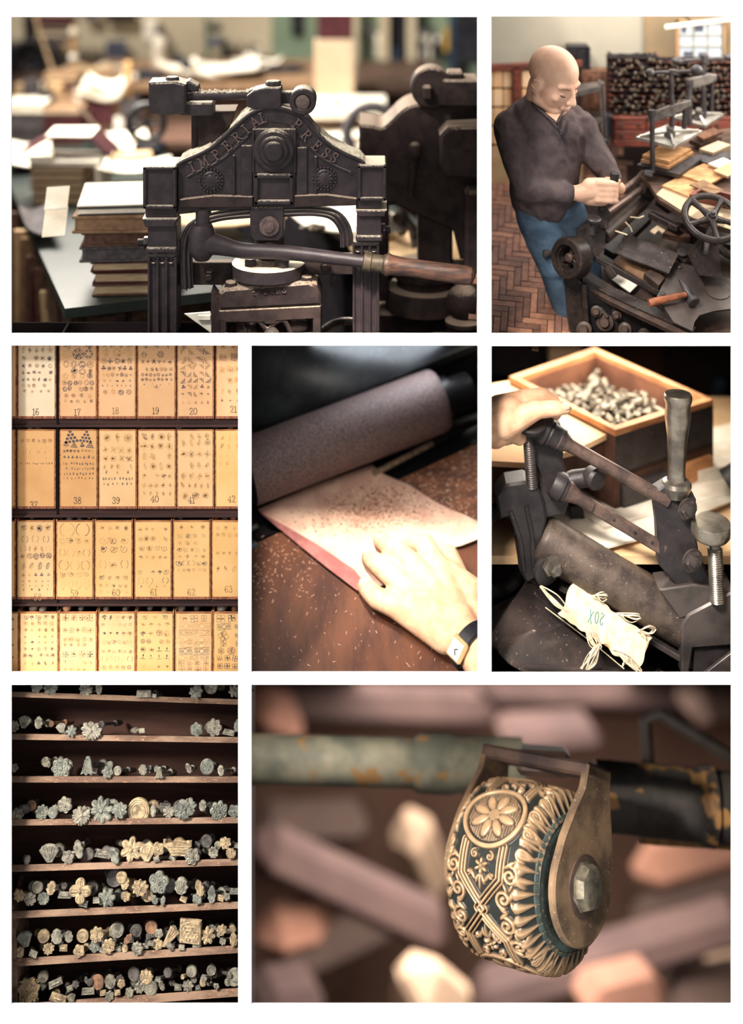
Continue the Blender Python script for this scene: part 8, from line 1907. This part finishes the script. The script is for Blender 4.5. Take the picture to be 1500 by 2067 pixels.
# ================================================================== 6: the engraved brass roll
spot('fill_wheel', V(-.15, -1.2, 1.45), P(1040, 1740, .05), 1.7, (1, .92, .82), .14, 26)  # unseen spotlight added at the upper left for the wheel
lamp('fill_shaft', 'AREA', P(700, 1374, .55), P(720, 1560, .85), 2.2, (1, .9, .78), .3, .12)  # unseen light added for the bar behind the wheel
fill_from_above('fill_wheel_back', 1000, 1373, 3.9, 180.0, (1, .9, .82), 1.3, 2.2)  # unseen light added to lift the blurred background
fill_from_above('fill_wheel_far', 1000, 1372, 5.6, 70.0, (1, .9, .82), 1.6, 1.8)  # second unseen light, added for the far wall
PSI = math.radians(36)
C6 = P(1064, 1762, .185); R6, HW6 = .168, .118
_d = (C6-C0).normalized(); _r = _d.cross(V(0, 0, 1)).normalized(); UP6 = _r.cross(_d)
AX6 = (_r*math.cos(PSI)-_d*math.sin(PSI)-UP6*.11).normalized()
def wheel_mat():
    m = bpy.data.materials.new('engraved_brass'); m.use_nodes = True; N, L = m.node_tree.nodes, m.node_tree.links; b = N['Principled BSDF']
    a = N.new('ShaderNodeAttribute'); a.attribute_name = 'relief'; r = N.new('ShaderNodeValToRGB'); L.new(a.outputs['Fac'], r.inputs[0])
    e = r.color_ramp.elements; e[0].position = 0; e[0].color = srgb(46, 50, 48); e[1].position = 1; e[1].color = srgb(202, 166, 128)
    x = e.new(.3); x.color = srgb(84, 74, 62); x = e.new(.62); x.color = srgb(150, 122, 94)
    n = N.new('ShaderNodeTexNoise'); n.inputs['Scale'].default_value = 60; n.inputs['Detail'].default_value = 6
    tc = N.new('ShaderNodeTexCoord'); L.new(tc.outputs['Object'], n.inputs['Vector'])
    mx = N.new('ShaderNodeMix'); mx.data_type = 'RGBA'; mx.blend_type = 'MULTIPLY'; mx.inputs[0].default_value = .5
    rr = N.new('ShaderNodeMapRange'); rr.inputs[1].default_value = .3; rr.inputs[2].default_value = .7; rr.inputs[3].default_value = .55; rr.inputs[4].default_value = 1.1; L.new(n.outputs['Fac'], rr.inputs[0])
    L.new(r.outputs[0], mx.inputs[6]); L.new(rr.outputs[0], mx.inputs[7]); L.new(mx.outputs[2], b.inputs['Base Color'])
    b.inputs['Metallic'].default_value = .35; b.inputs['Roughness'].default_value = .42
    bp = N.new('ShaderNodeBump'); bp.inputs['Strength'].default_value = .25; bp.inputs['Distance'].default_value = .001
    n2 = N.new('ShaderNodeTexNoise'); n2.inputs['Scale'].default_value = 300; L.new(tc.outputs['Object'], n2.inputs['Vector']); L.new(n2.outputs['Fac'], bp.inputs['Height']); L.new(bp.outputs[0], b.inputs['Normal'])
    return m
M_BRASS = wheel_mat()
M_BRZ = mat('worn_bronze', srgb(168, 138, 108), srgb(112, 92, 76), rough=.38, metal=.45, spec=.5, scale=14, bump=.2, bscale=180, bdist=.0006, speck=srgb(206, 180, 146), sscale=160, samt=.67)
M_BRZD = mat('dark_bronze', srgb(104, 84, 74), srgb(66, 54, 52), rough=.45, metal=.35, spec=.45, scale=14, bump=.2, bscale=180, bdist=.0006)
M_PIN = mat('steel_pin', srgb(160, 150, 128), srgb(116, 110, 98), rough=.35, metal=.7, spec=.5, scale=60)
def sstep(x, a, b): t = np.clip((x-a)/(b-a), 0, 1); return t*t*(3-2*t)
def relief(sarc, t):
    """height 0..1 of the engraved pattern; sarc = arc px along the rim, t = px across (-91..91)"""
    Lp = 308.0
    x = (sarc+Lp/2) % Lp-Lp/2                       # -154..154, medallion at 0
    H = np.zeros_like(x)
    def put(d, w, h, soft=1.6):
        nonlocal H; H = np.maximum(H, h*(1-sstep(d, w-soft, w+soft)))
    def seg(ax_, ay, bx, by):
        px, py = x-ax_, t-ay; dx, dy = bx-ax_, by-ay; q = np.clip((px*dx+py*dy)/(dx*dx+dy*dy), 0, 1); return np.hypot(px-q*dx, py-q*dy)
    def spiral(cx, cy, r, sg, fl, w=2.8, turns=1.6):
        n = 22; P_ = [(cx+fl*r*(1-k/n*.86)*math.cos(k/n*turns*6.28), cy+sg*r*(1-k/n*.86)*math.sin(k/n*turns*6.28)) for k in range(n+1)]
        d = np.full_like(x, 1e3)
        msk = (np.abs(x-cx) < r+10) & (np.abs(t-cy) < r+10)
        for a, b in zip(P_, P_[1:]): d = np.where(msk, np.minimum(d, seg(*a, *b)), d)
        put(d, w, .95)
    def ell(cx, cy, rx, ry, an, h):
        nonlocal H
        ca, sa = math.cos(an), math.sin(an); u = ((x-cx)*ca+(t-cy)*sa)/rx; v = (-(x-cx)*sa+(t-cy)*ca)/ry
        q = u*u+v*v; H = np.maximum(H, np.where(q < 1, h*np.sqrt(np.clip(1-q, 0, 1)), 0))
    R = np.hypot(x, t)
    # medallion
    hat = .45+.2*np.sign(np.sin(t*1.35)); H = np.maximum(H, np.where(R < 48, hat, 0))
    put(np.abs(R-56), 4.4, 1.0); put(np.abs(R-47.5), 1.2, .3)
    H = np.where((R > 60.5) & (R < 64), np.minimum(H, .12), H)
    for k in range(8):
        a = k*math.pi/4+.2; cx, cy = 27*math.cos(a), 27*math.sin(a)
        ca, sa = math.cos(a), math.sin(a); u = ((x-cx)*ca+(t-cy)*sa)/16.5; v = (-(x-cx)*sa+(t-cy)*ca)/8.2; q = u*u+v*v
        H = np.where(q < 1.35, .12, H); H = np.where(q < 1, np.maximum(H, .55+.5*np.sqrt(np.clip(1-q, 0, 1))), H)
    H = np.where(R < 10.5, .75+.15*np.sin(x*1.7)*np.sin(t*1.7), H)
    # double ruled frame that crosses between the medallions
    m_ = Lp/2
    lines = []
    for sg in (-1, 1):
        for k in (-1, 1):
            lines += [((k*52, sg*38), (k*104, sg*38)), ((k*104, sg*38), (k*m_, -sg*6+sg*0)), ]
    dl = np.full_like(x, 1e3)
    for a, b in lines: dl = np.minimum(dl, seg(*a, *b))
    dl = np.where(R < 62, 1e3, dl)
    H = np.where(dl < 9.5, .1, H)
    put(np.abs(dl-6.4), 1.5, .95, .9); put(dl, 2.1, 1.0, 1.0)
    inner = (np.abs(x) > 64) & (np.abs(x) < 132) & (np.abs(t) < 30)
    keep = H.copy()
    for k in (-1, 1):
        c = k*88
        for j in range(6):
            a = j*math.pi/3; ell(c+8.5*math.cos(a), 8.5*math.sin(a), 6.2, 3.6, a, .95)
        ell(c, 0, 3.2, 3.2, 0, 1.0)
        for sg in (-1, 1):
            spiral(k*71, sg*15, 8, sg, -k, 1.9, 1.2); ell(k*103, sg*15, 11, 4.2, k*sg*-.6, .9); ell(k*108, sg*6, 10, 3.2, k*sg*.35, .85); spiral(k*100, sg*23, 5, -sg, k, 1.5, 1.0)
        ell(k*112, 0, 16, 2.4, 0, .95)
    H = np.where(inner | (keep > 0), H, np.where(np.abs(t) < 44, np.where(dl < 40, np.minimum(H, .95), H), H))
    # diamonds where the rules cross: small palmettes
    for k in (-1, 1):
        for j in range(5):
            a = (j-2)*.5; ell(k*(m_-2)+0, 0, 1, 1, 0, .2)
    # scroll borders on both sides
    for sg in (-1, 1):
        for j, cx in enumerate(np.linspace(-132, 132, 8)):
            d0 = 57 if abs(cx) > 70 else 73
            cy = sg*(d0 if abs(cx) < 120 else 46); fl = 1 if j % 2 else -1
            spiral(cx, cy, 15 if abs(cx) > 60 else 11, sg*fl, fl, 2.9, 1.5)
            ell(cx+fl*17, cy-sg*3, 12, 4.5, fl*sg*.9, .95); ell(cx-fl*8, cy+sg*15, 13, 4.6, fl*sg*-.5, .95); ell(cx+fl*10, cy+sg*16, 10, 3.6, fl*sg*.4, .9)
            ell(cx-fl*18, cy+sg*2, 9, 3.4, .5*fl, .8)
        for j in range(14):                     # pointed leaf tips along the edge
            cx = -154+22*(j+.5); w = 9.5; q = (sg*t-70)/22; ww = w*np.clip(1-q, 0, 1)*(q > -.4); H = np.maximum(H, np.where((np.abs(x-cx) < ww) & (q < 1) & (q > -.3), .5+.5*(1-np.abs(x-cx)/np.maximum(ww, .1)), 0))
    return np.clip(H, 0, 1)
def engraved_wheel():
    t = thing('finishing_roll', 'bronze bookbinding roll wheel engraved with a daisy medallion and scrolls, held in a fork', 'tool', C6-V(0, 0, R6))
    u, v, ax = frame_axis(AX6)
    # angle 0 faces the camera: choose u as the direction to the camera across the axis
    toc = (C0-C6).normalized(); u = (toc-ax*toc.dot(ax)).normalized(); v = ax.cross(u)
    if v.z < 0: v = -v
    NU, NV = 900, 190
    th = np.linspace(-math.pi, math.pi, NU, endpoint=False); tt = np.linspace(-91, 91, NV)
    TH, TT = np.meshgrid(th, tt, indexing='ij')
    th0 = math.radians(32)                         # where the medallion sits, above the middle
    H = relief((TH-th0)*3*308/(2*math.pi), TT)
    crown = 1-.05*(TT/91)**2-.26*sstep(np.abs(TT), 64, 93)**1.5
    edge = sstep(91-np.abs(TT), 0, 5)
    Rr = R6*crown-.0085*(1-H)*edge*(np.abs(TT) < 90)
    pos = np.array(C6)+np.outer(TT.ravel()*HW6/91, np.array(ax))+np.outer((Rr*np.cos(TH)).ravel(), np.array(u))+np.outer((Rr*np.sin(TH)).ravel(), np.array(v))
    base = np.array(wloc(t)); me = bpy.data.meshes.new('engraved_rim')
    i = np.arange(NU)[:, None]; j = np.arange(NV-1)[None, :]; i2 = (i+1) % NU
    F_ = np.stack([i*NV+j, i2*NV+j, i2*NV+j+1, i*NV+j+1], -1).reshape(-1, 4)
    me.vertices.add(NU*NV); me.vertices.foreach_set('co', (pos-base).ravel().astype(np.float32))
    me.loops.add(F_.size); me.loops.foreach_set('vertex_index', F_.ravel().astype(np.int32))
    me.polygons.add(len(F_)); me.polygons.foreach_set('loop_start', np.arange(0, F_.size, 4, dtype=np.int32)); me.polygons.foreach_set('loop_total', np.full(len(F_), 4, np.int32))
    me.polygons.foreach_set('use_smooth', np.ones(len(F_), bool))
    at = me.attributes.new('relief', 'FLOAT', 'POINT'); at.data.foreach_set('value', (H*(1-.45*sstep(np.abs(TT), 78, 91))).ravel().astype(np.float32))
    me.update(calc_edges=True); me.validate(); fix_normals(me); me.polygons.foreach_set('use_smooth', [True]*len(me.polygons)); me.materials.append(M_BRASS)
    o = bpy.data.objects.new('engraved_rim', me); COL.objects.link(o); o.parent = t; o['_w'] = tuple(base)
    teal = mat('teal_patina', srgb(74, 92, 90), srgb(58, 62, 58), rough=.55, metal=.3, spec=.4, scale=30, speck=srgb(150, 128, 100), sscale=200, samt=.64)
    m = MB(); m.lathe(C6, ax, [(-HW6+.004, .05), (-HW6, .1), (-HW6+.001, R6*.69), (-HW6+.006, R6*.74), (HW6-.006, R6*.74), (HW6-.001, R6*.69), (HW6, .1), (HW6-.004, .05)], 64); m.build('wheel_body', teal, t)
    m = MB(); m.lathe(C6, ax, [(-HW6-.03, .03), (HW6+.03, .03)], 24); m.build('axle', M_BRZD, t)
    # fork: two cheeks, bridge
    C_ = C0
    def plate(cc, sgn):
        # outline in the wheel plane: (along up, along fore) round below, narrowing to the bridge above
        up = UP6+_d*.12; up = (up-ax*up.dot(ax)).normalized(); fo = up.cross(ax).normalized(); fo = fo if fo.dot(_d) < 0 else -fo
        r = .106; pts = [(r*math.cos(a), r*math.sin(a)) for a in np.linspace(math.radians(200), math.radians(340), 4)]
        arc = [(r*math.cos(a), r*math.sin(a)) for a in np.linspace(math.radians(168), math.radians(372), 28)]
        ol = arc+[(.088, .075), (.06, .13), (.035, .17), (.03, .215), (-.06, .215), (-.065, .17), (-.085, .11), (-.10, .06)]
        return ol, up, fo
    for sgn in (1, -1):
        ol, up, fo = plate(None, sgn); c0 = C6+ax*(sgn*(HW6+.012))
        def bend(h): return .0 if h < .1 else sgn*.022*sstep(np.array(h), .1, .24).item()*0
        m = MB(); th_ = .017
        ring = lambda k, ins: [c0+fo*x+up*y+ax*(sgn*(k))+ax*bend(y) for x, y in inset(ol, ins)]
        rs = [ring(0, .002), ring(.002, 0), ring(th_-.004, 0), ring(th_, .004)]; n = len(ol)
        vs = [q for r_ in rs for q in r_]; fs = [tuple(range(n)), tuple(3*n+i for i in range(n))]
        for k in range(3):
            for i in range(n): fs.append((k*n+i, (k+1)*n+i, (k+1)*n+(i+1) % n, k*n+(i+1) % n))
        m.add(vs, fs); m.build('fork_cheek', M_BRZ, t)
    c0 = C6+ax*(HW6+.029)
    m = MB(); m.lathe(c0, ax, [(0, .047), (.004, .047), (.006, .043), (.012, .043), (.016, .041), (.024, .038), (.026, .032), (.026, 0)], 8); m.build('axle_nut', M_PIN, t)
    m = MB(); m.lathe(c0, ax, [(0, .056), (.003, .056), (.004, .05)], 32); m.build('washer', M_BRZD, t)
    ol, up, fo = plate(None, 1); b0, b1 = C6-ax*(HW6+.029)+up*.205-fo*.012, C6+ax*(HW6+.029)+up*.205-fo*.012
    m = MB(); m.bar(b0, b1, .088, .028, up, .006); m.build('fork_bridge', M_BRZD, t)
    m = MB(); a = (b0+b1)/2; m.bar(a+_d*.03, a+_d*.34+UP6*.03, .12, .05, UP6, .01); m.build('fork_stem', M_BRZD, t)
engraved_wheel()
def p6bg():
    mg = mat('green_worn_paint', srgb(190, 184, 160), srgb(128, 130, 118), rough=.5, spec=.35, scale=7, speck=srgb(196, 152, 100), sscale=16, samt=.60)
    y = .75; s = S(y)
    t = thing('roll_shaft', 'blurred thick green-grey metal bar with worn brass patches behind the wheel', 'bar', P(760, 1580, y))
    f = F(y); m = MB(); A, B = P(500, 1532, y), P(1052, 1545, y+.05); d = (B-A).normalized(); L = (B-A).length
    m.lathe(A, d, [(0, 44*s), (L*.60, 44*s), (L*.62, 52*s), (L*.74, 54*s), (L*.76, 50*s), (L, 50*s)], 32); m.build('left_shaft', mg, t)
    A, B = P(1200, 1604, .60), P(1560, 1640, .60); d = (B-A).normalized(); s2 = S(.6)
    md = mat('dark_worn_paint', srgb(96, 90, 84), srgb(64, 60, 60), rough=.5, spec=.4, scale=7, speck=srgb(200, 150, 96), sscale=14, samt=.57)
    m = MB(); L = (B-A).length; m.lathe(A, d, [(0, 62*s2), (L*.58, 64*s2), (L*.6, 70*s2), (L*.66, 72*s2), (L*.68, 64*s2), (L, 64*s2)], 36); m.build('right_shaft', md, t)
    m = MB(); m.bar(P(1290, 1690, .62), P(1480, 1702, .62), .03, .02, bev=.004); m.build('brass_strip', M_WOODL, t)
    m = MB(); m.tube([P(1310, 1560, .8), P(1302, 1452, .8), P(1330, 1440, .8), P(1480, 1530, .8), P(1560, 1580, .8)], 13*S(.8), 10); tag(m.build('angled_bracket', mat('pale_edge_steel', srgb(112, 104, 98), srgb(84, 78, 76), rough=.4, metal=.3, scale=6)), 'blurred angled steel bracket above the right shaft', 'bracket')
    cr = lambda n, a, b: mat(n, srgb(*a), srgb(*b), rough=.9, spec=.05, scale=2.0)
    wall_, mc, mo, md2, mp = cr('bench_brown', (140, 110, 94), (124, 96, 84)), cr('cream_block', (200, 172, 146), (184, 156, 132)), cr('terracotta_block', (150, 110, 92), (134, 98, 84)), cr('umber_block', (92, 74, 70), (78, 64, 62)), cr('plum_block', (120, 100, 92), (104, 88, 82))
    struct(wallq(498, 1369, 1880, 2290, 6.9, .02).build('wall_back', wall_))
    def bar6(x0, y0, x1, y1, w, y, m_, label, name='bench_bar', cat='bar'):
        a, b = P(x0, y0, y), P(x1, y1, y+.15); m = MB(); m.bar(a, b, .3, w*S(y), V(0, -1, 0).cross(b-a), .12); return tag(m.build(name, m_), label, cat)
    bar6(512, 1415, 1000, 1430, 70, 5.9, md2, 'dark beam along the upper left of the blurred background', 'dark_beam', 'beam')
    bar6(960, 1380, 1420, 1400, 90, 5.7, md2, 'dark beam along the upper right of the blurred background', 'dark_beam', 'beam')
    bar6(1380, 1420, 1500, 1410, 60, 5.0, mp, 'plum patch at the top right corner')
    bar6(512, 1420, 600, 1452, 50, 5.2, mo, 'reddish bar at the top left corner')
    bar6(820, 1648, 880, 1800, 84, 5.6, mc, 'cream bar left of the wheel')
    bar6(516, 1660, 740, 1655, 60, 6.1, mp, 'greyish pink band at the left below the green bar')
    bar6(516, 1700, 900, 1880, 78, 4.6, md2, 'long dark diagonal bar running down to the wheel')
    bar6(516, 1890, 660, 1850, 90, 4.5, mo, 'terracotta bar at the left edge')
    bar6(560, 1960, 800, 1850, 60, 5.9, mp, 'dull plum bar rising to the right at the lower left')
    bar6(810, 1960, 930, 2060, 120, 4.2, mc, 'cream bar at the bottom below the wheel')
    bar6(516, 2010, 640, 1990, 60, 4.2, md2, 'dark bar at the bottom left corner')
    bar6(960, 2010, 1500, 1850, 54, 4.3, md2, 'dark bar sloping under the wheel up to the right')
    bar6(1170, 2020, 1330, 1980, 80, 3.7, mo, 'terracotta bar at the bottom right of the wheel')
    bar6(1280, 1760, 1520, 1690, 90, 5.2, mo, 'reddish brown bar right of the fork')
    bar6(1280, 1860, 1520, 1790, 60, 6.2, mp, 'plum brown band right of the fork')
    bar6(1420, 1930, 1520, 1880, 80, 5.2, mc, 'pale bar at the lower right edge')
    bar6(1340, 2020, 1520, 1980, 80, 4.3, mp, 'purple grey bar at the bottom right corner')
    bar6(1010, 1480, 1200, 1470, 40, 5.3, md2, 'dull umber bar above the fork bridge')
p6bg()
